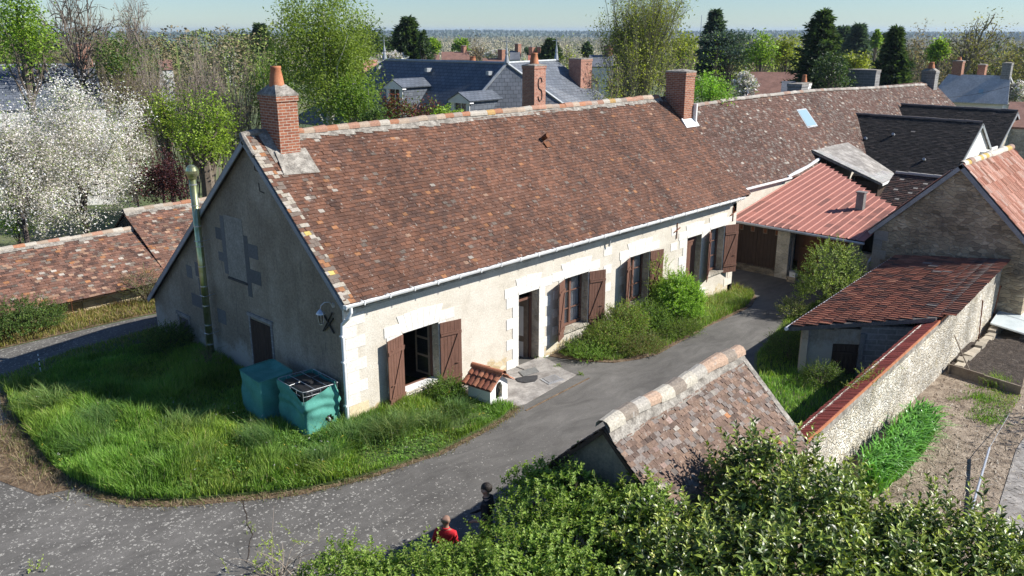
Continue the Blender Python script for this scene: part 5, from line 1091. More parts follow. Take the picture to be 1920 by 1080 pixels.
c = B - (B - A) * .09; chimney(t, c[0] - .4, c[0] + .4, c[1] - .4, c[1] + .4, 6.4, 9.1, 'brick_pink', None, capz=.08, seed=2, parent=r)
simple_house('tiled_house', 'house with weathered brown tile roof beyond the white blossom right of the brick chimney', 'house', 1405, 1500, 135, 182, 75, 'far_tile', 'pale_stone', 2, 8)
t, r, A, B, n = simple_house('small_dormer_house', 'small dark slate outbuilding roof with white stub chimney peeping over the long ridge', 'outbuilding', 1466, 1492, 152, 172, 60, 'far_slate', 'white_wall', 3, 4)
c = B + (B - A) * .6; chimney(t, c[0] - .35, c[0] + .35, c[1] - .35, c[1] + .35, 3, 6.6, 'white_wall', (.16, .5), capz=.08, seed=2)
simple_house('tiled_barn', 'right-hand brown tiled roof at the picture edge beyond the dark barn', 'barn', 1893, 1990, 192, 240, 66, 'far_tile', 'pale_stone', 3, 8)
# village houses
VH = [('village_house', 'white gabled house among bare trees at upper left', 276, 300, 80, 96, 220, 'far_slate', 'white_wall', 4, 0), ('village_house', 'long slate-roofed house left of the dark fir', 345, 388, 84, 94, 240, 'far_slate', 'white_wall', 7, 0), ('village_house', 'slate house with white walls beside the birch top', 418, 452, 86, 96, 230, 'far_slate', 'white_wall', 7, 1),
      ('village_house', 'long brown tiled house right of the dark cypress over the manor ridge', 828, 880, 97, 112, 170, 'far_tile', 'pale_stone', 8, 1), ('village_house', 'low brown roof beside the cypress on its left', 806, 824, 101, 112, 160, 'far_tile', 'pale_stone', 6, 0), ('village_house', 'flat brown roof seen behind the middle finial', 905, 950, 109, 116, 120, 'far_tile', 'pale_stone', 6, 1),
      ('village_house', 'grey gabled cottage between the middle finial and the red roof', 956, 975, 95, 112, 150, 'far_slate', 'white_wall', 6, 1), ('village_house', 'house with bright red roof behind the tall S chimney', 990, 1020, 101, 113, 150, 'red_tile', 'white_wall', 6, 2), ('village_house', 'pale slate house right of the manor chimney', 1105, 1150, 103, 125, 110, 'far_slate', 'white_wall', 7, 1),
      ('village_house', 'distant blue-roofed house below the yellow fields', 1487, 1502, 76, 84, 420, 'far_slate', 'white_wall', 12, 0), ('village_house', 'pale house at the lower left of the valley seen through bare branches', 296, 322, 112, 124, 130, 'far_tile', 'white_wall', 6, 0)]
for i, v in enumerate(VH): simple_house(v[0], v[1], 'house', v[2], v[3], v[4], v[5], v[6], v[7], v[8], i, v[9], chim=v[10])
# pole with wires
mb = MB(); p = at_y(1540, 118, 9.3); mb.path([(p[0], p[1], -.8), (p[0], p[1], p[2])], [.16, .11], 8); solo('utility_pole', mb, 'pole_wood', 'wooden utility pole rising behind the long tiled ridge', 'pole', (p[0], p[1], -.8))
mb = MB(); p2 = at_dist(1895, 161, 70); p0 = np.array([p[0], p[1], p[2] - .8]); pts = [p0 + (p2 - p0) * t - np.array([0, 0, 1.2 * 4 * t * (1 - t)]) for t in np.linspace(0, 1, 12)]; mb.path(pts, .012, 4); solo('overhead_wire', mb, 'black_iron', 'thin overhead wire sagging from the utility pole to the right', 'wire', tuple(p0))
mb = MB(); p = at_dist(1315, 42, 1800); zg = g1(p[0], p[1]); mb.path([(p[0], p[1], zg), (p[0], p[1], p[2] + 14)], [1.2, .6], 5); solo('radio_mast', mb, 'zinc', 'very thin distant radio mast standing on the horizon', 'mast', (p[0], p[1], zg))

# ------------------------------------------------------------------ trees
LG = [(.13, .21, .025), (.18, .27, .035), (.24, .33, .05), (.08, .14, .02)]
YG = [(.22, .25, .04), (.18, .21, .035), (.28, .30, .06), (.13, .15, .03)]
MG = [(.055, .10, .022), (.08, .135, .03), (.035, .065, .016), (.11, .16, .035)]
DG = [(.03, .055, .025), (.045, .075, .032), (.07, .105, .042), (.02, .036, .018)]
BG = [(.045, .075, .06), (.07, .105, .085), (.03, .05, .042)]
OL = [(.15, .14, .05), (.10, .10, .035), (.20, .19, .07), (.13, .11, .05)]
BR = [(.16, .125, .085), (.11, .085, .06), (.22, .18, .13)]
PU = [(.045, .014, .016), (.028, .01, .012), (.075, .023, .024), (.04, .016, .02)]
WHB = [(.53, .50, .46), (.58, .55, .51), (.48, .44, .39), (.20, .24, .09)]
RB = [(.12, .035, .03), (.08, .025, .022), (.10, .13, .03)]
def pcol(rng, n, pal, var=.18, cid=None):
    c = np.asarray(pal)[rng.integers(0, len(pal), n)] * 1.5
    if cid is not None: cc = 1 + rng.normal(0, .16, (cid.max() + 1, 1)); c = c * cc[cid]
    return np.clip(c * (1 + rng.normal(0, var, (n, 1))), .004, .9)
def limb(mb, a, b, r0, r1, c, seg=5, wob=.08, sides=5):
    a = np.asarray(a, float); b = np.asarray(b, float); L = np.linalg.norm(b - a); t = np.linspace(0, 1, seg + 1)[:, None]
    P = a + (b - a) * t + np.concatenate([np.zeros((1, 3)), mb.rng.normal(0, wob * L / seg, (seg - 1, 3)), np.zeros((1, 3))]); P[1:-1, 2] += L * .05
    R = np.linspace(r0, r1, seg + 1); mb.tubes(P[:-1], P[1:], R[:-1], R[1:], sides, c)
def growth(mb, base, dirv, L, r, levels, k=3, spread=.55, up=.25, shrink=.72, c=(.16, .13, .1), rmin=.012):
    rng = mb.rng; P = np.array([base], float); D = np.array([dirv], float); D /= np.linalg.norm(D); Ls = np.array([L]); R = np.array([r]); tips = []
    for lv in range(levels):
        M = P + D * (Ls * .5)[:, None] + rng.normal(0, .05, P.shape) * Ls[:, None]; E_ = M + (D + rng.normal(0, .15, D.shape)) * (Ls * .5)[:, None]
        col = np.asarray(c) * (1 + rng.normal(0, .12, (len(P), 1))); sd = 6 if lv < 2 else (4 if lv < 4 else 3)
        mb.tubes(P, M, R, R * .85, sd, col); mb.tubes(M, E_, R * .85, R * .65, sd, col)
        if lv >= levels - 2: tips.append(np.concatenate([M, E_]))
        nP, nD, nL, nR = [], [], [], []
        for j in range(k):
            t = rng.uniform(.35, 1, len(P))[:, None] if j else np.ones((len(P), 1)); s = M + (E_ - M) * np.clip(t * 2 - 1, 0, 1) if j else E_
            d = D + rng.normal(0, spread, D.shape); d[:, 2] += up; d /= np.linalg.norm(d, axis=1, keepdims=True)
            nP.append(s); nD.append(d); nL.append(Ls * shrink * rng.uniform(.75, 1.2, len(P))); nR.append(np.maximum(R * (.62 if j else .7), rmin))
        P, D, Ls, R = map(np.concatenate, (nP, nD, nL, nR))
    return np.concatenate(tips)
def clusters(rng, ctr, rad, n, power=.5, bot=-.8, lump=.25):
    d = rng.normal(size=(n * 2, 3)); d /= np.linalg.norm(d, axis=1, keepdims=True); d = d[d[:, 2] > bot][:n]
    k = 1 + lump * (noise2(d[:, 0] * 2.2 + ctr[0], d[:, 1] * 2.2 + d[:, 2] * 1.7 + ctr[1]) - .5) * 2
    return np.asarray(ctr) + d * (rng.random((len(d), 1)) ** power) * k[:, None] * np.asarray(rad)
def tree(name, label, px, ytop, ybot, wpx, dist, kind='broad', pal=LG, seed=0, cat='tree', group=None, dens=1.0, mat='leaf', bark=(.14, .11, .085), leaf=None, trunk_r=None, trunk_px=None):
    """px = photo column of the crown, ytop/ybot = rows of crown top and bottom at that distance"""
    mp = fwd_px(dist, px); T = at_dist(px, ytop, dist); zb = at_dist(px, ybot, dist)[2]; R = wpx * mp / 2
    x, y = T[0], T[1]; zg = g1(x, y); zt = T[2]; zb = max(zb, zg + .1); H = zt - zb
    th = Thing(name, label, cat, (x, y, zg), group); mb = MB(seed); rng = mb.rng; ls = leaf or max(.07, dist * .0030); tr = trunk_r or max(.05, .018 * (zt - zg))
    area = R * H; cm = np.array([x, y, (zt + zb) / 2]); lb = MB(seed + 1000)
    if kind in ('broad', 'blossom', 'cedar', 'birch', 'bush', 'cypress'):
        ncl = int(np.clip((60 if kind != 'blossom' else 130) * dens, 20, 320)); rad = (R * .86, R * .86, H * .5 * .88)
        if kind == 'cypress': ncl = int(70 * dens); 
        C_ = clusters(rng, cm, rad, ncl, .42 if kind != 'birch' else .55, -.75)
        tb = (x, y, zg - .2); 
        for c in C_[::max(1, len(C_) // (14 if kind != 'bush' else 8))]:
            f = rng.uniform(.25, .8) if kind != 'bush' else .05; s = np.array([x, y, zg + (zb - zg) * .6 + H * .5 * f]); limb(mb, s, c, tr * .32, tr * .06, bark)
        mb.tubes([tb], [(x, y, zg + (zb - zg) + H * .25)], [tr], [tr * .7], 8, bark); mb.tubes([(x, y, zb + H * .25)], [(x, y, zb + H * .75)], [tr * .7], [tr * .3], 6, bark)
        nl = int(np.clip(area / (ls * ls) * 11 * dens, 1500, 60000)); cid = rng.integers(0, len(C_), nl)
        cr = {'broad': .22, 'blossom': .115, 'cedar': .34, 'birch': .16, 'bush': .22, 'cypress': .28}[kind]; sc = np.array([R, R, H * .5]) * cr
        if kind == 'cedar': sc[2] = H * .5 * .055
        if kind == 'cypress': sc = np.array([R * .3, R * .3, H * .09])
        P = C_[cid] + rng.normal(size=(nl, 3)) * sc * rng.uniform(.4, 1.1, (nl, 1))
        if kind == 'birch': P[:, 2] -= np.abs(rng.normal(0, H * .07, nl)); P[:, :2] = C_[cid][:, :2] + (P[:, :2] - C_[cid][:, :2]) * .9
        if kind == 'cypress': w_ = np.clip((zt - P[:, 2]) / (H * .5), .08, 1) ** .5; P[:, :2] = cm[:2] + (P[:, :2] - cm[:2]) * w_[:, None]
        P[:, 2] = np.maximum(P[:, 2], zg + .05)
        col = pcol(rng, nl, pal, .16, cid)
        leaves(lb, P, ls, col, bias=.4, aspect=.6 if kind != 'birch' else .45, droop=1.2 if kind == 'birch' else 0.)
    elif kind in ('bare', 'sparse', 'poplar', 'twiggy'):
        h0 = zt - zg; lev = 7 if dist < 70 else 6
        if kind == 'poplar':
            tips = []
            for j in range(9):
                a = j * 2.4; d = np.array([cos(a) * .16, sin(a) * .16, 1]) * 1.0; tips.append(growth(mb, (x + .3 * cos(a), y + .3 * sin(a), zg), d, h0 * .30, tr * .3, 7, 3, .27, .22, .72, bark, .006))
            tips = np.concatenate(tips)
        elif kind == 'twiggy':
            tips = []
            for j in range(12):
                a = j * 2.4; d = np.array([cos(a) * .35, sin(a) * .35, 1]); tips.append(growth(mb, (x + R * .5 * cos(a) * (j / 12), y + R * .5 * sin(a) * (j / 12), zg), d, h0 * .32, tr * .4, 5, 3, .3, .25, .72, bark, .012))
            tips = np.concatenate(tips)
        else:
            tips = growth(mb, (x, y, zg - .2), (0, 0, 1), h0 * .27, tr, lev, 3, .42 + .18 * min(2.2, R / (h0 * .4)), .10, .78, bark, max(.012, dist * .00022))
        # fit the grown skeleton to the crown's size
        V = np.concatenate(mb.V); q = tips; sx = R / max(1e-3, np.percentile(np.hypot(q[:, 0] - x, q[:, 1] - y), 93)); sz = h0 / max(1e-3, np.percentile(q[:, 2], 99) - zg)
        def fit(A): A = A.copy(); A[:, 0] = x + (A[:, 0] - x) * sx; A[:, 1] = y + (A[:, 1] - y) * sx; A[:, 2] = zg + (A[:, 2] - zg) * sz; return A
        if kind in ('bare', 'sparse'): pass
        mb.V = [fit(v) for v in mb.V]; tips = fit(tips)
        if kind != 'bare' and pal is not None:
            nl = int(np.clip(area / (ls * ls) * 3.4 * dens, 600, 34000)); P = tips[rng.integers(0, len(tips), nl)] + rng.normal(0, .35 * ls / .1 * .35 + .12, (nl, 3)); leaves(lb, P, ls * .9, pcol(rng, nl, pal, .2), bias=.3, aspect=.5)
        elif kind == 'bare':                             # fine twigs as thin slivers
            nl = int(np.clip(area / (ls * ls) * 1.2 * dens, 300, 9000)); P = tips[rng.integers(0, len(tips), nl)] + rng.normal(0, .2, (nl, 3)); leaves(lb, P, ls * 3.2, pcol(rng, nl, [np.array(bark) * 1.1, np.array(bark) * .8], .2), bias=0, aspect=.07, fold=0, droop=-.8)
    elif kind in ('fir', 'spruce'):
        mb.tubes([(x, y, zg)], [(x, y, zt)], [tr], [.02], 7, bark); nw = int(26 * min(1.4, dens)); P, O_, CO = [], [], []
        for i in range(nw):
            t = i / nw; z_ = zb + H * t; L_ = R * (1 - t) ** (.95 if kind == 'spruce' else .75) * rng.uniform(.65 if kind == 'fir' else .85, 1.15); nb = 12
            for j in range(nb):
                a = rng.uniform(0, 2 * pi); l = L_ * rng.uniform(.5, 1.5) + .08; e = np.array([cos(a) * l, sin(a) * l, -l * (.28 if kind == 'spruce' else -.12)]); s = np.array([x, y, z_ + H / nw * .6])
                mb.tubes([s], [s + e], [tr * .18], [.01], 3, bark); m = int(10 + 20 * l / R); q = rng.random((m, 1)) ** .7; P.append(s + e * q + rng.normal(0, .06 * R, (m, 3)) * (.4, .4, .25) * 1.0); O_.append(np.repeat((e / (l + 1e-3))[None], m, 0))
        P = np.concatenate(P); O_ = np.concatenate(O_); leaves(lb, P, ls * 2.2, pcol(rng, len(P), pal, .2), bias=.7, aspect=.30, orient=O_ * 1.5)
    th.part('trunk' if kind != 'bare' else 'trunk_and_limbs', mb, 'bark')
    if lb.n: th.part('crown', lb, mat)
    return th
# --- left side
tree('lime_tree', 'bright fresh-green tree at the upper left corner', 22, -40, 150, 130, 52, 'broad', LG, 1, dens=1.2)
tree('bare_tree', 'leafless spreading tree left of the first village house, with long curving limbs', 118, -30, 112, 190, 60, 'bare', None, 2, bark=(.13, .105, .085), trunk_r=.3)
tree('bare_tree', 'tall leafless tree with fanned fine branches above the ivy-dark bush', 243, -14, 120, 130, 66, 'bare', None, 3, bark=(.2, .165, .14))
tree('olive_tree', 'olive-brown budding tree filling the gap behind the leafless ones', 165, 34, 125, 150, 84, 'sparse', OL, 4, dens=3.6)
tree('olive_tree', 'brownish budding tree near the top left, behind the lime-green crown', 95, 55, 128, 140, 95, 'sparse', OL, 44, dens=3.6)
tree('ivy_tree', 'dark green ivy-covered tree beside the slate roof end', 215, 66, 160, 90, 58, 'broad', MG, 5, dens=.9)
tree('hazel_bush', 'tangled yellow-olive shrub right of the blossom top', 225, 120, 215, 100, 48, 'sparse', OL, 6, cat='bush', dens=2.5)
tree('bare_thicket', 'tangle of grey bare saplings behind the clipped green tree', 320, 90, 320, 150, 52, 'twiggy', BR, 7, bark=(.24, .2, .165), dens=.7)
tree('bare_thicket', 'tangle of bare brown saplings left of the brick chimney', 430, 110, 330, 110, 50, 'twiggy', BR, 8, bark=(.22, .18, .15), dens=.7)
tree('bare_thicket', 'bare brown brushwood in front of the far white houses', 375, 98, 240, 120, 60, 'twiggy', BR, 9, bark=(.2, .165, .14), dens=.9)
tree('bare_thicket', 'thin bare stems between the slate roof and the hazel shrub', 265, 100, 260, 90, 60, 'twiggy', OL, 91, bark=(.2, .165, .13), dens=.9)
tree('white_cherry', 'big cherry tree covered in white blossom behind the lane outbuilding', 118, 135, 470, 310, 42, 'blossom', WHB, 10, dens=2.2, mat='petal', leaf=.085, bark=(.1, .08, .07))
tree('white_cherry', 'blossom-laden cherry at the left edge, half outside the picture', 5, 180, 470, 200, 39, 'blossom', WHB, 101, dens=1.3, mat='petal', leaf=.085, bark=(.1, .08, .07))
tree('purple_shrub', 'dense dark purple-leaved shrub between the blossom and the flue', 297, 284, 400, 105, 41, 'bush', PU, 11, cat='shrub', dens=1.6, leaf=.11)
tree('garden_tree', 'round lime-green tree with thick short trunk left of the gable top', 372, 170, 332, 130, 44, 'broad', [(.17, .24, .03), (.22, .30, .04), (.12, .18, .025)], 12, dens=1.2, trunk_r=.42, bark=(.16, .13, .10))
tree('garden_tree', 'upright yellow-green tree between the blossom and the round lime-green one', 300, 155, 300, 80, 46, 'broad', [(.19, .25, .035), (.14, .19, .03), (.24, .30, .05)], 13, dens=.9)
tree('green_bush', 'leafy green bush at the foot of the blossom on the left edge', 20, 350, 460, 110, 41, 'bush', LG, 14, cat='bush', leaf=.11)
tree('birch', 'tall weeping birch with pale trunk and hanging green leaves behind the left chimney', 600, -60, 250, 230, 46, 'birch', [(.14, .19, .03), (.19, .25, .045), (.10, .14, .025)], 15, dens=2.4, bark=(.55, .53, .49), leaf=.15)
tree('birch', 'smaller birch leaning left of the tall weeping one', 505, 75, 260, 110, 50, 'birch', [(.13, .20, .03), (.17, .25, .045), (.08, .13, .025)], 16, dens=1.1, bark=(.5, .48, .44), leaf=.15)
tree('birch', 'broad lower crown of leaves touching the ridge, right of the chimney pot', 660, 120, 262, 130, 44, 'birch', [(.13, .21, .03), (.18, .27, .045), (.09, .14, .025)], 17, dens=2.0, bark=(.4, .38, .34), leaf=.15)
tree('red_maple', 'red-leaved shrub in front of the manor dormers', 790, 180, 250, 100, 42, 'broad', RB, 18, cat='shrub', dens=.7, leaf=.13)
tree('red_maple', 'small reddish shrub under the left manor dormer', 735, 170, 262, 60, 43, 'broad', RB, 181, cat='shrub', dens=.5, leaf=.13)
tree('green_shrub', 'green shrub beneath the right manor dormer', 838, 198, 245, 60, 41, 'broad', LG, 19, cat='shrub', dens=.8, leaf=.12)
tree('green_shrub', 'green shrub behind the ridge left of the red-leaved one', 705, 200, 260, 60, 40, 'broad', MG, 192, cat='shrub', dens=.8, leaf=.12)
# --- centre distance
tree('pine', 'dark rounded pine left of the cedar over the manor roof', 690, 44, 118, 75, 90, 'broad', DG, 20, dens=1.1)
tree('pine', 'dark pine with open crown touching the birch top', 722, 62, 112, 45, 100, 'cedar', DG, 201, dens=1.0)
tree('cedar', 'dense dark green cedar with pointed top above the manor ridge', 765, 36, 115, 62, 95, 'fir', DG, 21, dens=1.2)
tree('cypress', 'narrow dark cypress right of the dense cedar', 793, 54, 114, 22, 80, 'cypress', DG, 22, dens=1)
tree('poplar', 'light green round-headed tree right of the narrow cypress', 811, 70, 100, 24, 130, 'broad', LG, 23, dens=.6)
tree('oak', 'single fresh-green round tree in front of the pale valley wood', 863, 70, 100, 28, 190, 'broad', LG, 24, dens=.6)
tree('white_blossom_tree', 'white blossoming fruit tree left of the red roof in the distance', 928, 92, 112, 34, 140, 'blossom', WHB, 25, mat='petal', dens=.5)
tree('white_blossom_tree', 'white blossom showing above the left end of the manor ridge', 735, 96, 122, 50, 80, 'blossom', WHB, 26, mat='petal', dens=.7)
tree('white_blossom_tree', 'low white blossom left of the manor finial', 702, 108, 140, 40, 75, 'blossom', WHB, 261, mat='petal', dens=.7)
tree('conifer', 'dark conifer between the right finials', 1034, 78, 112, 26, 120, 'fir', DG, 27, dens=.8)
tree('conifer', 'slim dark cypress just left of the budding poplar', 1101, 78, 112, 20, 120, 'cypress', DG, 28)
tree('conifer', 'low dark green tree in the valley left of the grey cottage', 1000, 88, 106, 34, 200, 'broad', DG, 29, dens=.6)
tree('budding_tree', 'pale budding tree behind the right finial', 1068, 80, 120, 40, 105, 'sparse', YG, 30, dens=1.2)
tree('budding_tree', 'bare pale tree rising from the valley right of the middle finial', 905, 72, 112, 50, 170, 'sparse', BR, 31, dens=1.6)
tree('budding_poplar', 'tall airy poplar of many upright stems with young olive leaves', 1195, -70, 215, 150, 62, 'poplar', YG, 32, dens=4.5, bark=(.2, .19, .11), trunk_r=.3)
tree('budding_bush', 'yellow-green lower growth around the foot of the airy poplar', 1195, 85, 215, 190, 66, 'sparse', YG, 33, cat='bush', dens=2.0, bark=(.2, .17, .12))
tree('budding_bush', 'olive undergrowth left of the brick chimney on the main ridge', 1130, 120, 215, 90, 58, 'sparse', YG, 34, cat='bush', dens=2.0, bark=(.2, .17, .12))
# --- right side
tree('blue_cedar', 'wide blue-grey cedar with flat tiers and a bent tip', 1372, 42, 150, 110, 88, 'cedar', BG, 35, dens=1.8)
tree('blue_cedar', 'leaning spire of the blue-grey cedar group', 1342, 22, 140, 46, 90, 'fir', BG, 36, dens=1.0)
tree('green_tree', 'bright spring-green tree left of the blue cedar', 1285, 52, 130, 60, 96, 'broad', YG, 37, dens=.9)
tree('green_tree', 'spring-green tree right of the blue cedar', 1432, 58, 135, 60, 85, 'broad', LG, 38, dens=.9)
tree('green_tree', 'wide yellow-green tree left of the big dark pine', 1478, 62, 135, 60, 88, 'broad', YG, 39, dens=.9)
tree('lime_shrub', 'vivid green shrub right behind the far brick chimney', 1335, 135, 205, 90, 46, 'bush', [(.13, .24, .03), (.17, .30, .04)], 40, cat='shrub', dens=1.3, leaf=.13)
tree('budding_sapling', 'small bright sapling above the vivid green shrub', 1340, 92, 160, 26, 60, 'sparse', LG, 41, dens=1.6)
tree('budding_sapling', 'small bright sapling left of the vivid green shrub near the chimney', 1296, 88, 160, 30, 60, 'sparse', LG, 411, dens=1.6)
tree('white_blossom_tree', 'white blossoming tree right of the vivid green shrub', 1402, 125, 192, 50, 54, 'blossom', WHB, 42, mat='petal', dens=.8)
tree('big_pine', 'tall dark pine with ragged open crown on the right skyline', 1545, 22, 175, 95, 66, 'fir', DG, 43, dens=1.3)
tree('yew', 'dark green yew at the foot of the tall ragged pine', 1565, 95, 185, 80, 62, 'broad', DG, 45, dens=1.2)
tree('budding_tree', 'yellow budding tree right of the dark yew', 1607, 88, 165, 56, 70, 'broad', YG, 46, dens=.8)
tree('distant_fir', 'hazy blue fir left of the pointed spruce, nearer the ragged pine', 1583, 54, 95, 26, 150, 'fir', BG, 47, dens=.8)
tree('distant_fir', 'hazy blue fir standing midway between pine and spruce', 1611, 50, 98, 26, 145, 'fir', BG, 48, dens=.8)
tree('distant_poplar', 'slender light-green poplar left of the pointed spruce', 1646, 56, 96, 18, 150, 'cypress', LG, 49, dens=.6)
tree('spruce', 'dark pointed spruce right of the utility pole', 1682, 54, 172, 66, 72, 'spruce', DG, 50, dens=1.5)
tree('bare_tree', 'leafless tree right of the pointed spruce', 1735, 58, 165, 100, 98, 'sparse', BR, 51, dens=3.2, bark=(.2, .17, .14))
tree('bare_tree', 'tall rounded leafless tree above the white house with a grey roof', 1800, 36, 150, 130, 106, 'sparse', OL, 52, dens=3.2, bark=(.17, .145, .11), trunk_r=.35)
tree('green_tree', 'small vivid green tree in front of the leafless crowns on the right', 1762, 70, 130, 36, 96, 'broad', LG, 53, dens=.7)
tree('bare_tree', 'leafless olive-tinted tree near the right edge', 1862, 62, 160, 110, 108, 'sparse', OL, 54, dens=3.4, bark=(.17, .145, .11))
tree('bare_tree', 'leafless tree cut by the right edge of the picture', 1935, 70, 165, 110, 112, 'sparse', OL, 55, dens=3.4, bark=(.17, .145, .11))
tree('bare_tree', 'bare brown tree between the yellow budding tree and the spruce', 1640, 92, 165, 80, 84, 'sparse', BR, 56, dens=3.2, bark=(.2, .17, .14))
tree('white_blossom_tree', 'pale blossoming hedge tree right of the white far house', 1912, 150, 200, 50, 86, 'blossom', WHB, 57, mat='petal', dens=.8)
tree('dark_fir', 'small dark fir left of the tall birch, on the far skyline', 487, 48, 90, 26, 140, 'spruce', DG, 58, dens=.8)
tree('dark_fir', 'tiny dark fir on the skyline between the spruce and the leafless trees', 1668, 66, 90, 14, 220, 'spruce', DG, 59, dens=.6)

# ------------------------------------------------------------------ far woods
def wood(name, label, pxa, pxb, d0, d1, n, h, pal, seed, q=16, sz=2.2, upr=1.6, asp=.4):
    mb = MB(seed); rng = mb.rng; px = rng.uniform(pxa, pxb, n); d = np.sqrt(rng.uniform(d0 ** 2, d1 ** 2, n)); P = []
    for a, b in zip(px, d): v = at_dist(a, 100, b); P.append((v[0], v[1]))
    P = np.array(P); z = gz(P[:, 0], P[:, 1]); hh = h * rng.uniform(.75, 1.15, n); r = hh * .26
    T = np.stack([P[:, 0], P[:, 1], z], 1); top = T.copy(); top[:, 2] += hh * .8; tc = np.array(pal[0]) * .9
    mb.tubes(T, top, .22, .08, 3, tc)
    k = np.repeat(np.arange(n), q); u = rng.normal(size=(n * q, 3)); u /= np.linalg.norm(u, axis=1, keepdims=True)
    Q = np.stack([P[k, 0] + u[:, 0] * r[k], P[k, 1] + u[:, 1] * r[k], z[k] + hh[k] * (.6 + .36 * u[:, 2])], 1)
    tree_c = np.asarray(pal)[rng.integers(0, len(pal), n)] * (1 + rng.normal(0, .12, (n, 1)))
    s = sz * (.6 + d[k] / d1 * .8); leaves(mb, Q, 1.0, orient=np.tile([0, 0, upr], (n * q, 1)), cols= np.clip(tree_c[k] * (1 + rng.normal(0, .1, (n * q, 1))), .01, .9), bias=.1 if upr > 1 else .5, aspect=asp, fold=.2)
    V = mb.V[-1].reshape(-1, 4, 3); V[:] = Q[:, None] + (V - Q[:, None]) * s[:, None, None]; mb.V[-1] = V.reshape(-1, 3)
    return solo(name, mb, 'bark', label, 'wood', (P[:, 0].mean(), P[:, 1].mean(), float(z.mean())), kind='stuff')
PB = [(.44, .38, .26), (.38, .34, .22), (.48, .42, .30), (.36, .35, .19)]
wood('valley_wood', 'pale leafless poplar plantation filling the valley floor beyond the village', 420, 2900, 330, 1500, 9000, 13, PB, 1, 26, 1.7)
wood('far_woods', 'dark hazy woods covering the low hills on the horizon', -300, 2900, 2000, 4600, 5600, 7, [(.06, .09, .045), (.09, .12, .06), (.14, .15, .08)], 2, 8, 7.)
wood('hillside_wood', 'mixed green and brown woods on the slope at the upper left', -120, 520, 120, 420, 460, 10.5, [(.14, .18, .05), (.21, .18, .09), (.09, .13, .04), (.24, .20, .12), (.20, .24, .06)], 3, 330, .6, .2, .55)
wood('hillside_wood', 'belt of budding trees behind the gardens on the right', 1240, 2700, 112, 420, 800, 9, [(.20, .24, .05), (.22, .19, .10), (.10, .14, .04), (.26, .30, .06), (.25, .21, .13), (.16, .2, .05)], 4, 280, .65, .2, .55)
wood('garden_copse', 'mixed garden trees between the village houses beyond the manor', 520, 1240, 170, 330, 120, 5.5, [(.18, .2, .06), (.22, .19, .11), (.09, .13, .04)], 5, 150, .7, .2, .55)

# ------------------------------------------------------------------ helpers for planting
def at_ground(px, py, h=0.0):
    d = ray(px, py); z = h
    for _ in range(12):
        t = (z - CAM[2]) / d[2]; q = CAM + t * d; z = h + g1(q[0], q[1])
    return CAM + (z - CAM[2]) / d[2] * d
def sprigs(lb, sb, starts, dirs, length, nleaf, size, pal, aspect=.42, curl=.25, stemc=(.18, .2, .06), tipc=None, opp=1.0):
    rng = lb.rng; n = len(starts); dirs = dirs / np.linalg.norm(dirs, axis=1, keepdims=True); L = length * rng.uniform(.6, 1.3, n); ends = starts + dirs * L[:, None]
    if sb is not None: sb.tubes(starts, ends, .006, .003, 3, stemc)
    k = np.repeat(np.arange(n), nleaf); t = np.tile(np.linspace(.08, 1, nleaf), n); P = starts[k] + (ends - starts)[k] * t[:, None]
    a = np.tile(np.arange(nleaf) * 2.4, n) + rng.uniform(0, 6, n)[k]; D = dirs[k]; h = np.where(np.abs(D[:, 2:3]) < .9, [[0, 0, 1.]], [[1., 0, 0]]); U = np.cross(D, h); U /= np.linalg.norm(U, axis=1, keepdims=True); W = np.cross(D, U)
    out = U * np.cos(a)[:, None] + W * np.sin(a)[:, None]; T = out * opp + D * (.55 + .6 * t[:, None]); T[:, 2] += .1; T += rng.normal(0, .15, T.shape); T /= np.linalg.norm(T, axis=1, keepdims=True)
    Nn = D - T * (D * T).sum(1, keepdims=True) + rng.normal(0, .12, T.shape); Nn[:, 2] += .25; Nn -= T * (Nn * T).sum(1, keepdims=True); Nn /= np.linalg.norm(Nn, axis=1, keepdims=True); B = np.cross(T, Nn)
    s = (size * rng.uniform(.65, 1.2, len(k)) * (1.05 - .35 * t))[:, None]; w_ = s * aspect * .5
    fold = Nn * w_ * .45
    V = np.stack([P, P + T * s * .33 + B * w_ * .95 + fold, P + T * s * .7 + B * w_ * .75 + fold - Nn * s * curl * .25, P + T * s - Nn * s * curl * .5, P + T * s * .7 - B * w_ * .75 + fold - Nn * s * curl * .25, P + T * s * .33 - B * w_ * .95 + fold, P + T * s * .45], 1).reshape(-1, 3)
    b = np.arange(len(k))[:, None] * 7; F = np.concatenate([b + np.array([q]) for q in ([0, 1, 6], [1, 2, 6], [2, 3, 6], [3, 4, 6], [4, 5, 6], [5, 0, 6])])
    c = pcol(rng, len(k), pal, .12)
    if tipc is not None: m = (t > .72)[:, None] * rng.uniform(0, 1, n)[k][:, None]; c = c * (1 - m) + np.asarray(tipc) * m
    lb.add(V, F, np.repeat(c, 7, 0)); return ends, P
def blob_shell(rng, blobs, n, top=-.35, inner=.75):
    B = np.array(blobs, float); w_ = B[:, 3] ** 2; k = rng.choice(len(B), n * 2, p=w_ / w_.sum()); d = rng.normal(size=(n * 2, 3)); d /= np.linalg.norm(d, axis=1, keepdims=True)
    r_ = rng.uniform(inner, 1.0, (n * 2, 1)) * (1 + .22 * (noise2(d[:, 0] * 3 + k, d[:, 1] * 3 + d[:, 2] * 2)[:, None] - .5) * 2); P = B[k, :3] + d * B[k, 3:4] * r_ * (1, 1, .95)
    ok = d[:, 2] > top
    for b in B: ok &= np.linalg.norm(P - b[:3], axis=1) > b[3] * inner * .93
    ok &= P[:, 2] > gz(P[:, 0], P[:, 1]) + .05
    return P[ok][:n], d[ok][:n]

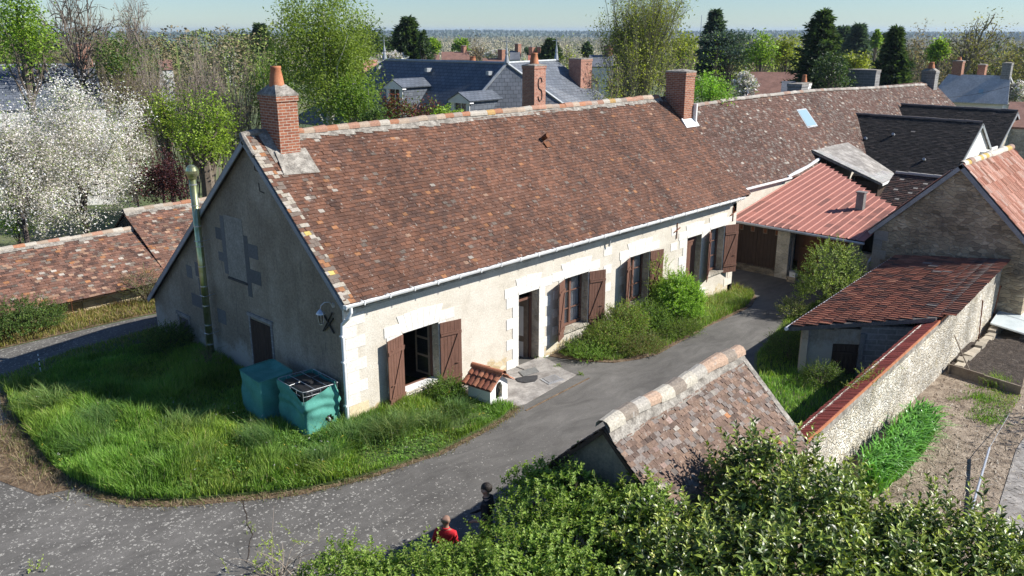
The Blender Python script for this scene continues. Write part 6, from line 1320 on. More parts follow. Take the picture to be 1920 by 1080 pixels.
# ------------------------------------------------------------------ foreground shrubs
rng = np.random.default_rng(5)
LAB = [(-1.25, -9.8, 1.65, .6), (.2, -10.9, 1.0, 1.1), (1.35, -10.75, 1.75, .9), (-1.2, -10.6, .95, 1.05), (1.35, -11.7, 1.4, 1.1), (.1, -12.2, 1.3, 1.3), (-1.4, -11.8, 1.2, 1.2), (.7, -13.2, 1.1, 1.1), (-.6, -13.4, 1.1, 1.1), (-2.2, -12.9, .9, 1.0), (-2.3, -10.9, 1.0, 1.0), (1.7, -14.7, 1.15, 1.0), (2.6, -15.0, 1.0, .8), (.5, -14.6, 1.0, 1.0), (1.9, -12.4, .85, .95), (2.1, -14.2, 1.45, .85), (1.3, -13.2, 1.45, .9)]
lt_ = Thing('bay_laurel', 'dense glossy bay laurel with cream flower clusters in front of the small outhouse', 'shrub', (0, -12, 0))
mb = MB(201); r2 = mb.rng
for b in LAB:
    for j in range(5): d = r2.normal(size=3); d[2] = abs(d[2]); d /= np.linalg.norm(d); limb(mb, (b[0] * .6, -12 + (b[1] + 12) * .6, -.3), np.array(b[:3]) + d * b[3] * .75, .035, .008, (.13, .11, .08))
P, d = blob_shell(r2, LAB, 4300, -.3, .5); lb = MB(202)
dirs = d * .8 + np.array([0, 0, .75]) + r2.normal(0, .45, d.shape)
LAUREL = [(.045, .075, .014), (.08, .125, .02), (.16, .215, .035), (.022, .038, .009)]
E_, LP = sprigs(lb, mb, P, dirs, .30, 8, .18, LAUREL, .44, .3, tipc=(.38, .46, .07), opp=1.4)
P2, d2 = blob_shell(r2, LAB, 480, .1, .95); E2, LP2 = sprigs(lb, mb, P2, d2 * .5 + np.array([0, 0, 1.0]) + r2.normal(0, .2, d2.shape), .62, 16, .17, LAUREL, .44, .3, tipc=(.42, .48, .09), opp=1.2)
core = MB(203); 
lt_.part('stems', mb, 'bark'); lt_.part('foliage', lb, 'glossy_leaf')
fb_ = MB(204); LPs = np.concatenate([LP, LP2]); idx = r2.choice(len(LPs), 2600); Q = np.repeat(LPs[idx], 7, 0) + r2.normal(0, .018, (len(idx) * 7, 3)); leaves(fb_, Q, .032, pcol(r2, len(Q), [(.55, .50, .20), (.62, .58, .28), (.45, .42, .14)], .1), bias=.3, aspect=.9)
lt_.part('flower_clusters', fb_, 'petal')
HB = [(-1.15, -7.55, 1.5, .62), (-1.05, -7.75, 1.3, .55), (-2.3, -7.95, 1.08, .70), (-3.4, -7.85, .92, .64), (-3.0, -7.9, .8, .55), (-1.55, -8.0, 1.5, .62), (-4.1, -7.3, .8, .66), (-1.1, -8.3, 1.7, .6), (-4.9, -6.5, .85, .75), (-5.7, -6.95, .75, .72), (-6.1, -7.7, .7, .7), (-5.1, -7.2, 1.15, .75), (-4.3, -7.9, 1.05, .8), (-3.5, -8.5, 1.1, .8), (-2.8, -8.85, 1.3, .85), (-2.0, -9.2, 1.35, .85), (-5.5, -8.0, 1.0, .85), (-4.7, -8.6, 1.1, .9), (-3.9, -9.2, 1.1, .95), (-3.0, -9.8, 1.1, .95), (-1.6, -8.55, 1.35, .6), (-5.9, -8.9, .8, .9), (-4.6, -9.8, .8, .9), (-3.3, -10.8, .8, 1.0), (-1.3, -9.4, 1.6, .7), (-.9, -8.9, 1.55, .55), (-.7, -9.6, 1.8, .6)]
hd = Thing('hedge', 'fresh green small-leaved hedge in front of the two people at the bottom', 'hedge', (-4, -9, 0))
mb = MB(211); r2 = mb.rng
for b in HB:
    for j in range(6): d = r2.normal(size=3); d[2] = abs(d[2]); d /= np.linalg.norm(d); limb(mb, (b[0], b[1], -.1), np.array(b[:3]) + d * b[3] * .8, .02, .005, (.13, .11, .08))
P, d = blob_shell(r2, HB, 7200, -.35, .52); lb = MB(212)
HEDGE = [(.13, .21, .03), (.19, .28, .05), (.085, .15, .022), (.24, .33, .07), (.055, .10, .018)]
sprigs(lb, mb, P, d + np.array([0, 0, .5]) + r2.normal(0, .4, d.shape), .15, 8, .085, HEDGE, .66, .25, tipc=(.30, .40, .08), opp=1.7)
P2, d2 = blob_shell(r2, HB, 120, .1, 1.0); sprigs(lb, mb, P2, d2 * .6 + np.array([0, 0, .8]) + r2.normal(0, .35, d2.shape), .38, 14, .075, HEDGE, .66, .25, tipc=(.32, .42, .09), opp=1.6)
hd.part('stems', mb, 'bark'); hd.part('foliage', lb, 'leaf')
# dry twiggy end of the hedge
tw = Thing('bramble', 'pale dry twigs with a few yellow-green leaves at the left end of the hedge', 'bush', (-6.2, -8.2, 0))
mb = MB(221); r2 = mb.rng; c0 = at_ground(520, 1090)
for j in range(46):
    a = r2.uniform(0, 2 * pi); L_ = r2.uniform(.4, 1.25); p = [c0 + np.array([r2.normal(0, .12), r2.normal(0, .12), 0])]
    dd = np.array([cos(a), sin(a), r2.uniform(.5, 1.6)])
    for q in range(6): p.append(p[-1] + dd * L_ / 7); dd[2] -= .28; dd += r2.normal(0, .12, 3)
    mb.path(p, np.linspace(.008, .003, 7), 4, np.array((.30, .25, .2)) * r2.uniform(.6, 1.2), cap=False)
lb = MB(222); st = np.array([c0 + r2.normal(0, .35, 3) * (1, 1, .3) + (0, 0, .45) for _ in range(26)]); sprigs(lb, mb, st, r2.normal(0, .5, (26, 3)) + (0, 0, .8), .3, 9, .06, [(.25, .33, .06), (.33, .40, .09)], .6, .2)
tw.part('stems', mb, 'bark'); tw.part('foliage', lb, 'leaf')
def small_weed(label, px, py, n=5, s=.05, h=.2, seed=0, pal=HEDGE):
    c = at_ground(px, py); lb = MB(seed); r = lb.rng; st = c + r.normal(0, .06, (n, 3)) * (1, 1, 0); sprigs(lb, lb, st, r.normal(0, .5, (n, 3)) + (0, 0, .7), h, 7, s, pal, .55, .2); solo('weed', lb, 'leaf', label, 'weed', tuple(c))
small_weed('small green sprig on the asphalt in the bottom left corner', 65, 1070, 6, .06, .25, 231, [(.28, .38, .08), (.35, .42, .1)])
small_weed('tiny yellow-green weed in the asphalt crack, upper one', 467, 985, 4, .035, .1, 232, [(.28, .36, .06)])
small_weed('tiny weed in the asphalt crack, lower and closer to the twigs', 471, 1000, 4, .035, .1, 233, [(.24, .32, .06)])
mb = MB(234); r2 = mb.rng; c = [at_ground(x, y, .013) for x, y in ((455, 935), (458, 955), (463, 972), (468, 990), (470, 1010), (467, 1035), (462, 1055))]; w_ = .012
for a, b in zip(c[:-1], c[1:]):
    m = (a + b) / 2 + r2.normal(0, .03, 3) * (1, 1, 0)
    for p, q in ((a, m), (m, b)): mb.add([p + (-w_, 0, 0), p + (w_, 0, 0), q + (w_, .0, 0), q + (-w_, 0, 0)], [(0, 1, 2, 3)])
solo('pavement_crack', mb, 'dark_earth', 'dark crack running through the asphalt below the lawn edge', 'crack', tuple(c[0]), kind='structure')

# ------------------------------------------------------------------ lawn and verges
def lawn_cols(rng, xy, dry=0.0, pal=None):
    n = len(xy); f = fbm(xy[:, 0] * .8, xy[:, 1] * .8, 4)[:, None]; base = pick(rng, n, pal or [(.14, .28, .035), (.19, .35, .05), (.10, .21, .035), (.26, .38, .09), (.36, .33, .18)], [3, 3, 2, 1.4, .12 + dry])
    f2 = np.clip((fbm(xy[:, 0] * .55 + 30, xy[:, 1] * .55 + 7, 3)[:, None] - .42) * 4, 0, 1); base = base * (1 - f2 * np.array([[-.25, .0, .0]])) 
    return np.clip(base * (.6 + .85 * f) * (1 + rng.normal(0, .16, (n, 1))), .01, .9)
mb = MB(301); r2 = mb.rng; poly = LAWN
xy = scatter(r2, poly, 105000); ok = ~((xy[:, 0] > -1.3) & (xy[:, 0] < -.1) & (xy[:, 1] > .1) & (xy[:, 1] < 3.2)); ok &= ~((xy[:, 0] > 3.45) & (xy[:, 0] < 4.4) & (xy[:, 1] > -1.7) & (xy[:, 1] < -.7)); xy = xy[ok]
hgt = .07 + .36 * np.clip(fbm(xy[:, 0] * 1.1 + 2, xy[:, 1] * 1.1, 3) * 2.2 - .7, 0, 1) + .16 * np.clip((xy[:, 0] * -.18), 0, 1); hgt *= np.where((xy[:, 1] < -1.3) & (xy[:, 0] > -3.5), .62, 1.)
edge_d = np.ones(len(xy)) 
grass(mb, xy, hgt, lawn_cols(r2, xy), .016, .5, z=gz(xy[:, 0], xy[:, 1]) + .05)
solo('lawn_grass', mb, 'grassblade', 'long unmown bright green grass around the gable corner of the farmhouse', 'grass', (-2, 3, 0), kind='stuff')
mb = MB(305); r2 = mb.rng; xy = scatter(r2, LAWN[3:18] + [(0, 0), (-1.5, 3.5), (-3, 6)], 9000); f = fbm(xy[:, 0] * 1.6 + 9, xy[:, 1] * 1.6, 3); xy = xy[(f > .5) | (r2.random(len(xy)) < .1)]; n = len(xy)
leaves(mb, np.stack([xy[:, 0], xy[:, 1], gz(xy[:, 0], xy[:, 1]) + r2.uniform(.08, .26, n)], 1), .07, pcol(r2, n, [(.10, .19, .03), (.14, .23, .05), (.07, .14, .025)], .15), bias=1.2, aspect=.7); solo('broadleaf_weeds', mb, 'leaf', 'broad-leaved weeds and clover mixed low into the lawn', 'weeds', (-2, 0, 0), kind='stuff')
mb = MB(306); r2 = mb.rng; xy = scatter(r2, LAWN[1:20], 130); n = len(xy); Q = np.repeat(np.stack([xy[:, 0], xy[:, 1], gz(xy[:, 0], xy[:, 1]) + r2.uniform(.25, .42, n)], 1), 4, 0) + r2.normal(0, .012, (n * 4, 3)); leaves(mb, Q, .03, np.repeat(pick(r2, n, [(.5, .5, .44), (.5, .42, .06)], [1, 1]), 4, 0), bias=1.5, aspect=.9); solo('daisies', mb, 'petal', 'tiny white and yellow flowers dotted in the lawn', 'flowers', (-2, 1, 0), kind='stuff')
mb = MB(302); r2 = mb.rng                               # a few tall arching tufts
for (x, y, n, h, sp) in [(.3, -1.3, 1300, .55, .28), (-.6, -.9, 900, .5, .25), (1.4, -1.6, 700, .42, .2), (-3.2, 2.6, 900, .55, .3), (-4.6, 4.5, 900, .55, .3), (-5.0, 6.8, 900, .6, .35), (2.4, -1.4, 600, .4, .2), (-2.3, .6, 700, .5, .25), (-5.3, 3.4, 700, .5, .25), (-3.8, 1.0, 700, .48, .28), (-1.8, -1.2, 600, .42, .22)]:
    xy = np.array([x, y]) + r2.normal(0, sp, (n, 2)); a = r2.normal(size=(n, 2)); grass(mb, xy, h, lawn_cols(r2, xy, 0, [(.10, .20, .05), (.14, .25, .07), (.075, .16, .04), (.2, .28, .09)]), .013, .9, z=gz(xy[:, 0], xy[:, 1]) + .05)
solo('tall_tufts', mb, 'grassblade', 'tall arching grass tufts standing out of the lawn', 'grass', (-1, 0, 0), kind='stuff')
mb = MB(303); r2 = mb.rng                               # dry strip and low herbs along the verge
E2_ = np.array(EDGE[:18]); L2 = np.array(LAWN[:18]); k = r2.integers(0, 17, 5200); t = r2.random((5200, 1)); xy = E2_[k] + (E2_[k + 1] - E2_[k]) * t; xy += (L2[k] - E2_[k]) * r2.uniform(-.3, 2.2, (5200, 1)) + r2.normal(0, .06, (5200, 2))
grass(mb, xy, .09, pick(r2, len(xy), [(.30, .24, .14), (.20, .15, .09), (.12, .18, .04), (.38, .32, .2)], [2, 2, 1.6, 1]), .014, 1.2)
xy = np.array([(-6.35, 4.6)]) + r2.normal(0, 1, (1500, 2)) * (.28, 1.2); grass(mb, xy, .16, pick(r2, len(xy), [(.36, .29, .18), (.24, .17, .1), (.14, .2, .04)], [3, 2, 1]), .014, 1.3)
solo('verge_litter', mb, 'grassblade', 'dry straw and low moss along the kerb edge of the lawn', 'grass', (-5, 1, 0), kind='stuff')
poly_sheet('bare_patch', [(-6.2, 5.4), (-6.0, 2.9), (-6.3, 1.9), (-6.9, 2.1), (-7.3, 3.6), (-7.2, 5.6), (-6.5, 6.6), (-5.95, 6.6)], 'dirt', .016)
mb = MB(304); r2 = mb.rng; xy = scatter(r2, [(-5.45, 8.9), (-3.6, 9.7), (0, 10.2), (0, 11.1), (-3, 10.9), (-6.5, 9.8)], 4500); grass(mb, xy, .13, lawn_cols(r2, xy, .8), .015, .8); solo('lane_grass', mb, 'grassblade', 'patchy dry grass between the lawn and the lane, in the house shadow', 'grass', (-3, 10, 0), kind='stuff')
def herbs(lb, c, r, h, n, size, pal, aspect=.55, shoot=.3, nl=8, stem=(.16, .18, .06)):
    rr = lb.rng; a = rr.uniform(0, 2 * pi, n); q = np.sqrt(rr.random(n)); P = np.stack([c[0] + r * q * np.cos(a), c[1] + r * q * np.sin(a) * .8, np.zeros(n)], 1); hh = h * np.sqrt(np.clip(1 - q ** 2 * .75, .05, 1)) * rr.uniform(.35, 1.05, n)
    P[:, 2] = gz(P[:, 0], P[:, 1]) + hh; d = np.stack([np.cos(a) * q, np.sin(a) * q, .6 + 0 * a], 1) + rr.normal(0, .35, (n, 3)); sprigs(lb, lb, P, d, shoot, nl, size, pal, aspect, .2, stem)
def shrub(name, label, c, r, h, n, size, pal, seed, aspect=.55, shoot=.3, nl=8, cat='shrub', mat='leaf', stems=14):
    t = Thing(name, label, cat, (c[0], c[1], g1(*c[:2]))); lb = MB(seed); herbs(lb, c, r, h, n, size, pal, aspect, shoot, nl); mb = MB(seed + 1)
    for j in range(stems): a = mb.rng.uniform(0, 2 * pi); q = mb.rng.uniform(.2, .8) * r; limb(mb, (c[0], c[1], g1(*c[:2]) - .05), (c[0] + q * cos(a), c[1] + q * sin(a) * .8, g1(*c[:2]) + h * mb.rng.uniform(.4, .95)), .016, .004, (.15, .12, .08))
    t.part('stems', mb, 'bark'); t.part('foliage', lb, mat); return t
ROSE = [(.14, .21, .035), (.20, .28, .05), (.15, .13, .05), (.10, .17, .03)]
shrub('rose_bush', 'leggy rose bush with olive and reddish leaves left of the second window', (10.9, -.85), .8, 1.3, 800, .07, ROSE, 401, stems=20)
shrub('rose_bush', 'lower rose bush under the window with the left shutters', (9.7, -.95), .75, .95, 700, .065, ROSE, 403, stems=16)
shrub('leafy_bush', 'rounded bright yellow-green bush between the windows, tallest in the bed', (14.2, -.85), 1.0, 1.8, 1700, .095, [(.17, .29, .035), (.23, .36, .05), (.12, .22, .03)], 405, nl=9)
shrub('leafy_bush', 'upright sprays of light leaves growing from the top of the round bush', (13.7, -.4), .45, 2.6, 160, .07, [(.22, .30, .05), (.28, .36, .07)], 407, stems=8)
shrub('dark_bush', 'darker green bush between the rose and the round bright bush', (12.4, -.8), .8, 1.05, 800, .075, [(.10, .17, .03), (.14, .22, .035), (.07, .12, .025)], 409)
shrub('low_herbs', 'low mixed green weeds at the near corner of the flower bed', (8.9, -.9), .75, .5, 420, .06, [(.12, .22, .03), (.17, .27, .05)], 411, cat='weeds')
shrub('low_herbs', 'sprawling brownish weeds along the kerb of the bed below the roses', (10.6, -1.75), .85, .5, 520, .045, [(.14, .17, .05), (.12, .2, .03), (.2, .14, .07)], 413, cat='weeds')
shrub('low_herbs', 'mixed low weeds with yellow tips in front of the round bush', (13.2, -1.55), .95, .5, 560, .045, [(.12, .2, .03), (.18, .24, .05), (.1, .15, .03)], 415, cat='weeds')
mb = MB(420); r2 = mb.rng; xy = scatter(r2, [(8.3, -.3), (8.6, -1.3), (9.2, -1.8), (10.8, -2.2), (13.3, -1.95), (16, -1.7), (18.5, -1.5), (20.2, -.9), (20.6, .4), (19.9, .0), (8.3, -.05)], 15000)
hh = np.where(xy[:, 0] > 14.8, .36, .2); grass(mb, xy, hh, lawn_cols(r2, xy, .1, [(.11, .2, .03), (.17, .27, .045), (.22, .32, .06), (.3, .28, .14)]), .018, .6); solo('bed_grass', mb, 'grassblade', 'bright grass filling the far end of the flower bed along the house', 'grass', (16, -1, -.7), kind='stuff')
mb = MB(421); r2 = mb.rng; xy = scatter(r2, GREENR, 26000); grass(mb, xy, .2, lawn_cols(r2, xy, .1), .02, .6); solo('yard_grass', mb, 'grassblade', 'shaded rough grass between the drive and the garden shed', 'grass', (12, -7, -.5), kind='stuff')
shrub('yard_bush', 'airy light-green bush with small pale blossoms in front of the red-roofed shed', (20.2, -4.1), 1.35, 2.75, 1200, .085, [(.17, .24, .045), (.23, .30, .07), (.12, .18, .035), (.3, .34, .14)], 423, shoot=.4, stems=26)
shrub('yard_bush', 'small pale flowering plant at the left foot of the airy bush', (18.3, -3.5), .55, .75, 220, .055, [(.2, .25, .09), (.34, .32, .16), (.14, .2, .04)], 425)
shrub('yard_weeds', 'tall weeds in the shade beside the garden shed wall', (13.6, -5.6), .8, .9, 420, .06, MG, 427, cat='weeds')
shrub('yard_weeds', 'dark green weeds at the corner where shed door meets the wall', (12.1, -7.4), .6, .6, 260, .06, MG, 429, cat='weeds')
lb = MB(431); c = np.array([8.9, wy(8.9) + .15, 1.4]); st = c + lb.rng.normal(0, 1, (70, 3)) * (.45, .14, .03); sprigs(lb, lb, st, lb.rng.normal(0, .6, (70, 3)) + (-.3, .4, .4), .22, 8, .045, [(.2, .27, .06), (.28, .32, .09)], .6); solo('climber', lb, 'leaf', 'light green creeper spilling over the red coping of the garden wall', 'climber', tuple(c))
shrub('gable_weeds', 'dark bush against the gable near the small hatch', (-.75, 8.6), .7, .8, 420, .07, MG, 433, cat='weeds')
shrub('dry_stalks', 'pale dry stalks at the foot of the steel flue', (-.7, 6.1), .35, .9, 60, .04, [(.3, .25, .15), (.2, .17, .1)], 435, cat='weeds')
shrub('low_herbs', 'dark leafy weeds between the open window and the little kennel', (2.95, -.45), .45, .6, 260, .06, [(.07, .14, .02), (.12, .2, .03)], 437, cat='weeds')
for i, (px, py, lab) in enumerate([(1008, 676, 'small tuft at the right door jamb on the paving'), (1022, 672, 'second small tuft beside the door jamb, nearer the shrub bed'), (1047, 688, 'weed tuft at the back corner of the paving'), (1090, 703, 'low weed strip at the outer corner of the paving by the drive'), (960, 770, 'weed tuft beside the kennel at the drive edge')]): small_weed(lab, px, py, 9, .05, .12, 441 + i)
# verge across the lane
mb = MB(451); r2 = mb.rng; xy = scatter(r2, [(-20, 12.9), (-2, 12.85), (2.2, 12.8), (2.2, 14.7), (-20, 14.8)], 16000); grass(mb, xy, .2, lawn_cols(r2, xy, 1.2, [(.13, .18, .04), (.2, .23, .06), (.3, .28, .12), (.17, .22, .05), (.32, .27, .15)]), .022, .7); solo('verge_grass', mb, 'grassblade', 'dry yellowish grass verge in front of the lane outbuilding', 'grass', (-5, 14, 0), kind='stuff')
shrub('ivy_bank', 'dark green ivy mound against the left end of the outbuilding wall', (-3.6, 14.2), 1.6, .95, 1200, .08, MG, 453, cat='ivy')
shrub('ivy_bank', 'ivy patch at the left edge of the picture beside the lane', (-5.6, 13.9), 1.2, .75, 800, .08, MG, 455, cat='ivy')
shrub('twiggy_bush', 'grey twiggy bush against the outbuilding wall near the farmhouse gable', (1.1, 14.3), .8, 1.25, 260, .05, [(.16, .15, .09), (.2, .18, .12), (.1, .12, .05)], 457, stems=40)
# strap-leaved plants by the garden wall
mb = MB(461); r2 = mb.rng; SP = [(6.1, -10.9), (7.2, -10.62), (9, -10.5), (11.1, -10.3), (11.3, -10.75), (9.6, -11.25), (7.8, -11.35), (6.2, -11.3)]; xy = scatter(r2, SP, 2300)
h = .55; n = len(xy); a = r2.uniform(0, 2 * pi, n); hh = h * r2.uniform(.8, 1.5, n); ln = hh * r2.uniform(.15, .65, n); D = np.stack([np.cos(a) + .35, np.sin(a) - .3, 0 * a], 1); wx = np.stack([-np.sin(a), np.cos(a), 0 * a], 1) * .02
B = np.stack([xy[:, 0], xy[:, 1], gz(xy[:, 0], xy[:, 1])], 1); rows = []
for (f, z_, w_) in ((0, 0, .8), (.25, .5, 1.1), (.6, .85, 1.0), (1.0, .9, .5), (1.15, .85, .02)): c = B + D * (ln * f)[:, None]; c[:, 2] += hh * z_; rows += [c - wx * w_, c + wx * w_]
V = np.stack(rows, 1).reshape(-1, 3); k = np.arange(n)[:, None] * 10; F = np.concatenate([k + np.array([[2 * i, 2 * i + 1, 2 * i + 3, 2 * i + 2]]) for i in range(4)]); mb.add(V, F, np.repeat(pcol(r2, n, [(.09, .23, .03), (.13, .31, .045), (.06, .16, .025)], .12), 10, 0)); solo('daylily_bed', mb, 'glossy_leaf', 'thick bed of arching strap leaves at the foot of the garden wall', 'plants', (8.5, -10.8, -.35), kind='stuff')
mb = MB(462); r2 = mb.rng; xy = scatter(r2, [(12.5, -10.6), (15.6, -10.3), (15.9, -12), (13, -12.2)], 2600); f = fbm(xy[:, 0] * 1.2, xy[:, 1] * 1.2, 3); xy = xy[f > .5]; grass(mb, xy, .08, lawn_cols(r2, xy, 1), .018, .9)
for (px, py, n, h) in ((1872, 722, 900, .3), (1845, 748, 300, .15), (1710, 790, 300, .12), (1850, 790, 200, .12)): c = at_ground(px, py); q = c[:2] + r2.normal(0, .22, (n, 2)); grass(mb, q, h, lawn_cols(r2, q), .016, .6)
solo('garden_weeds', mb, 'grassblade', 'sparse grass tufts on the bare vegetable plot', 'grass', (14, -11, -.6), kind='stuff')
mb = MB(463); r2 = mb.rng; xy = scatter(r2, [(5, -10.9), (16, -10.2), (17, -13), (8, -15), (4, -14)], 1700); n = len(xy); a = r2.uniform(0, pi, n); L_ = r2.uniform(.06, .26, n) / 2; z = gz(xy[:, 0], xy[:, 1]) + .025; dx, dy = np.cos(a) * L_, np.sin(a) * L_
mb.tubes(np.stack([xy[:, 0] - dx, xy[:, 1] - dy, z], 1), np.stack([xy[:, 0] + dx, xy[:, 1] + dy, z + .02], 1), .006, .004, 3, pick(r2, n, [(.5, .44, .34), (.32, .25, .17), (.6, .56, .48)], [2, 2, 1])); solo('straw_litter', mb, 'plain', 'scattered dry stalks lying on the bare vegetable plot', 'straw', (10, -12, -.4), kind='stuff')
mb = MB(464); r2 = mb.rng; xy = scatter(r2, [(5, -10.5), (16.2, -9.8), (17, -13), (8, -15), (4, -14)], 3500); n = len(xy); s_ = r2.uniform(.02, .055, n)
for q in range(1):
    th6 = np.array([[1, 0, 0], [0, 1, 0], [-1, 0, 0], [0, -1, 0], [0, 0, 1.]]); V = (np.stack([xy[:, 0], xy[:, 1], gz(xy[:, 0], xy[:, 1])], 1)[:, None] + th6[None] * s_[:, None, None] * r2.uniform(.6, 1.3, (n, 5, 1)) * (1, 1, .8)).reshape(-1, 3); k = np.arange(n)[:, None] * 5
    mb.add(V, np.concatenate([k + np.array([t]) for t in ([0, 1, 4], [1, 2, 4], [2, 3, 4], [3, 0, 4])]), np.repeat(pick(r2, n, [(.22, .165, .115), (.34, .27, .2), (.15, .11, .08)], [2, 2, 1]), 5, 0))
solo('clods', mb, 'plain', 'loose earth clods on the vegetable plot', 'soil', (10, -12, -.4), kind='stuff')

# ------------------------------------------------------------------ garden furniture on the right
bed = Thing('raised_bed', 'raised bed of dark soil edged by thick grey boards and a stone kerb', 'raised bed', (18.5, -10.6, -.75))
c = [at_ground(1777, 700), at_ground(1912, 742)]; u = c[1] - c[0]
mb = MB(); mb.obox(c[0] + (0, 0, -.1), u * .5, (.06, .03, 0), (0, 0, .42)); mb.obox(c[0] + u * .505 + (0, 0, -.1), u * .495, (.06, .03, 0), (0, 0, .40)); mb.obox(c[0] + (-.03, 0, -.1), u * .02, (-.05, -.02, 0), (0, 0, .44)); bed.part('board', mb, 'weathered_wood')
mb = MB(471); r2 = mb.rng
for i in range(17):
    x = 16.6 + i * .42; s_ = r2.uniform(.34, .44); y = wy(x) - .42 + r2.normal(0, .02); z0 = g1(x, y) - .1; h_ = r2.uniform(.34, .46); p = np.array([(x, y - .12), (x + s_, y - .10), (x + s_ * .97, y + .14), (x + .02, y + .16)]) + r2.normal(0, .02, (4, 2)); mb.prism([tuple(q) for q in p], 'z', z0, z0 + h_, np.array((.40, .35, .27)) * r2.uniform(.8, 1.2))
bed.part('stone_kerb', mb, 'plain')
mb = MB(472); pts = [c[0] + (.08, 0, .22), c[1] + (.08, 0, .20), at_ground(1935, 640) + (0, 0, .2), at_ground(1800, 655) + (.3, -.1, .2)]; A_, B_, C__, D_ = pts; m = 26; V = []
for i in range(m + 1):
    for j in range(m + 1): p = (A_ * (1 - i / m) + B_ * i / m) * (1 - j / m) + (D_ * (1 - i / m) + C__ * i / m) * j / m; V.append(p + (0, 0, .09 * (fbm(p[0] * 3.1, p[1] * 3.1, 3) - .5)))
mb.add(V, [(i * (m + 1) + j, i * (m + 1) + j + 1, (i + 1) * (m + 1) + j + 1, (i + 1) * (m + 1) + j) for i in range(m) for j in range(m)]); bed.part('soil', mb, 'dark_earth')
cf = Thing('cold_frame', 'cold frame under two pale milky sheets at the right edge', 'cold frame', tuple(at_ground(1880, 625)))
for (q, nm) in (([(1857, 607), (1962, 640), (1990, 600), (1883, 568)], 'near'), ([(1884, 566), (1975, 596), (1990, 556), (1906, 538)], 'far')):
    P4 = [at_ground(*v, .45) for v in q]; mb = MB(); mb.slab(P4, .02); sh_ = cf.part('cover_sheet', mb, 'opaque_sheet'); mb = MB()
    for a, b in ((0, 1), (1, 2), (2, 3), (3, 0)): mb.tubes([P4[a] + (0, 0, .02)], [P4[b] + (0, 0, .02)], .015, .015, 4)
    mb.tubes([P4[0] * .5 + P4[3] * .5 + (0, 0, .02)], [P4[1] * .5 + P4[2] * .5 + (0, 0, .02)], .008, .008, 4); cf.part('cover_rim', mb, 'galv', sh_)
mb = MB(); a, b = at_ground(1857, 607, .0), at_ground(1962, 640, .0); mb.obox(a + (.05, 0, -.1), b - a, (.04, .02, 0), (0, 0, .5)); cf.part('board', mb, 'weathered_wood')
mb = MB(); a, b = at_ground(1862, 640), at_ground(1915, 658); mb.obox(a, b - a, (.3, .05, 0), (0, 0, .12)); solo('plank', mb, 'mortar', 'pale flat plank lying between the soil bed and the milky cold frame', 'plank', tuple(a))
mb = MB(); a = at_ground(1906, 645); mb.box(a[0] - .05, a[0] + .4, a[1] - .7, a[1] - .05, a[2], a[2] + .25); solo('cinder_block', mb, 'block_wall', 'grey block at the right edge between the plank and the cold frame', 'block', tuple(a))
POSTS = [((1799, 650), (1809, 595), 'rusty stake nearest the raised bed board, first of the row along the wall'), ((1836, 624), (1843, 563), 'second rusty stake from the raised bed along the wall'), ((1862, 594), (1876, 536), 'third rusty stake along the wall, beside the cold frame corner'), ((1885, 563), (1893, 512), 'fourth rusty stake along the wall, behind the cold frame'), ((1907, 540), (1918, 492), 'last rusty stake of the row at the picture edge')]
tops = []
for (b, t, lab) in POSTS:
    p = at_ground(*b, .3); d = ray(*t); q0 = CAM + d * ((p[0] - CAM[0]) / d[0]); p0 = p - (0, 0, .5); mb = MB(); mb.path([p0, p, q0], .02, 6); solo('garden_stake', mb, 'rust_iron', lab, 'stake', tuple(p0), 'rusty stakes along the garden wall'); tops.append(q0)
mb = MB(); mb.tubes([tops[2] - (0, 0, .1), tops[3] - (0, 0, .05)], [tops[3] - (0, 0, .05), tops[4] - (0, 0, -.25)], .018, .018, 5); solo('garden_rail', mb, 'rust_iron', 'rusty rod lying across the tops of the last three wall stakes', 'rod', tuple(tops[2]))
mb = MB(); p = at_ground(1826, 712); d = ray(1785, 617); q0 = CAM + d * ((17.3 - CAM[0]) / d[0]); mb.path([p, p * .5 + q0 * .5 + (0, .02, 0), q0], .022, 6, (.3, .25, .2)); solo('leaning_stick', mb, 'weathered_wood', 'crooked wooden stick leaning from the raised bed board to the wall', 'stick', tuple(p))
mb = MB(); p = at_ground(1855, 840, .35); q0 = at_ground(1822, 955, .1); mb.path([p, q0, at_ground(1795, 1040, .05)], .03, 8); mb.path([p, at_ground(1862, 828, .32), at_ground(1893, 775, .05)], .008, 5); solo('metal_rail', mb, 'galv', 'bent galvanised tube lying across the bare plot above the laurel', 'tube', tuple(p))
poly_sheet('path', [tuple(at_ground(*q)[:2]) for q in ((1868, 965), (1905, 845), (1960, 760), (2050, 800), (1960, 980), (1890, 1010))], 'concrete', .03, skirt=.03)
tree('shadow_tree', 'unseen bushy tree added to cast the shadow on the plot, beyond the right edge', 2420, 500, 900, 300, 28, 'broad', MG, 61, dens=.3, leaf=.12)  # added out of view to throw a shadow across the plot

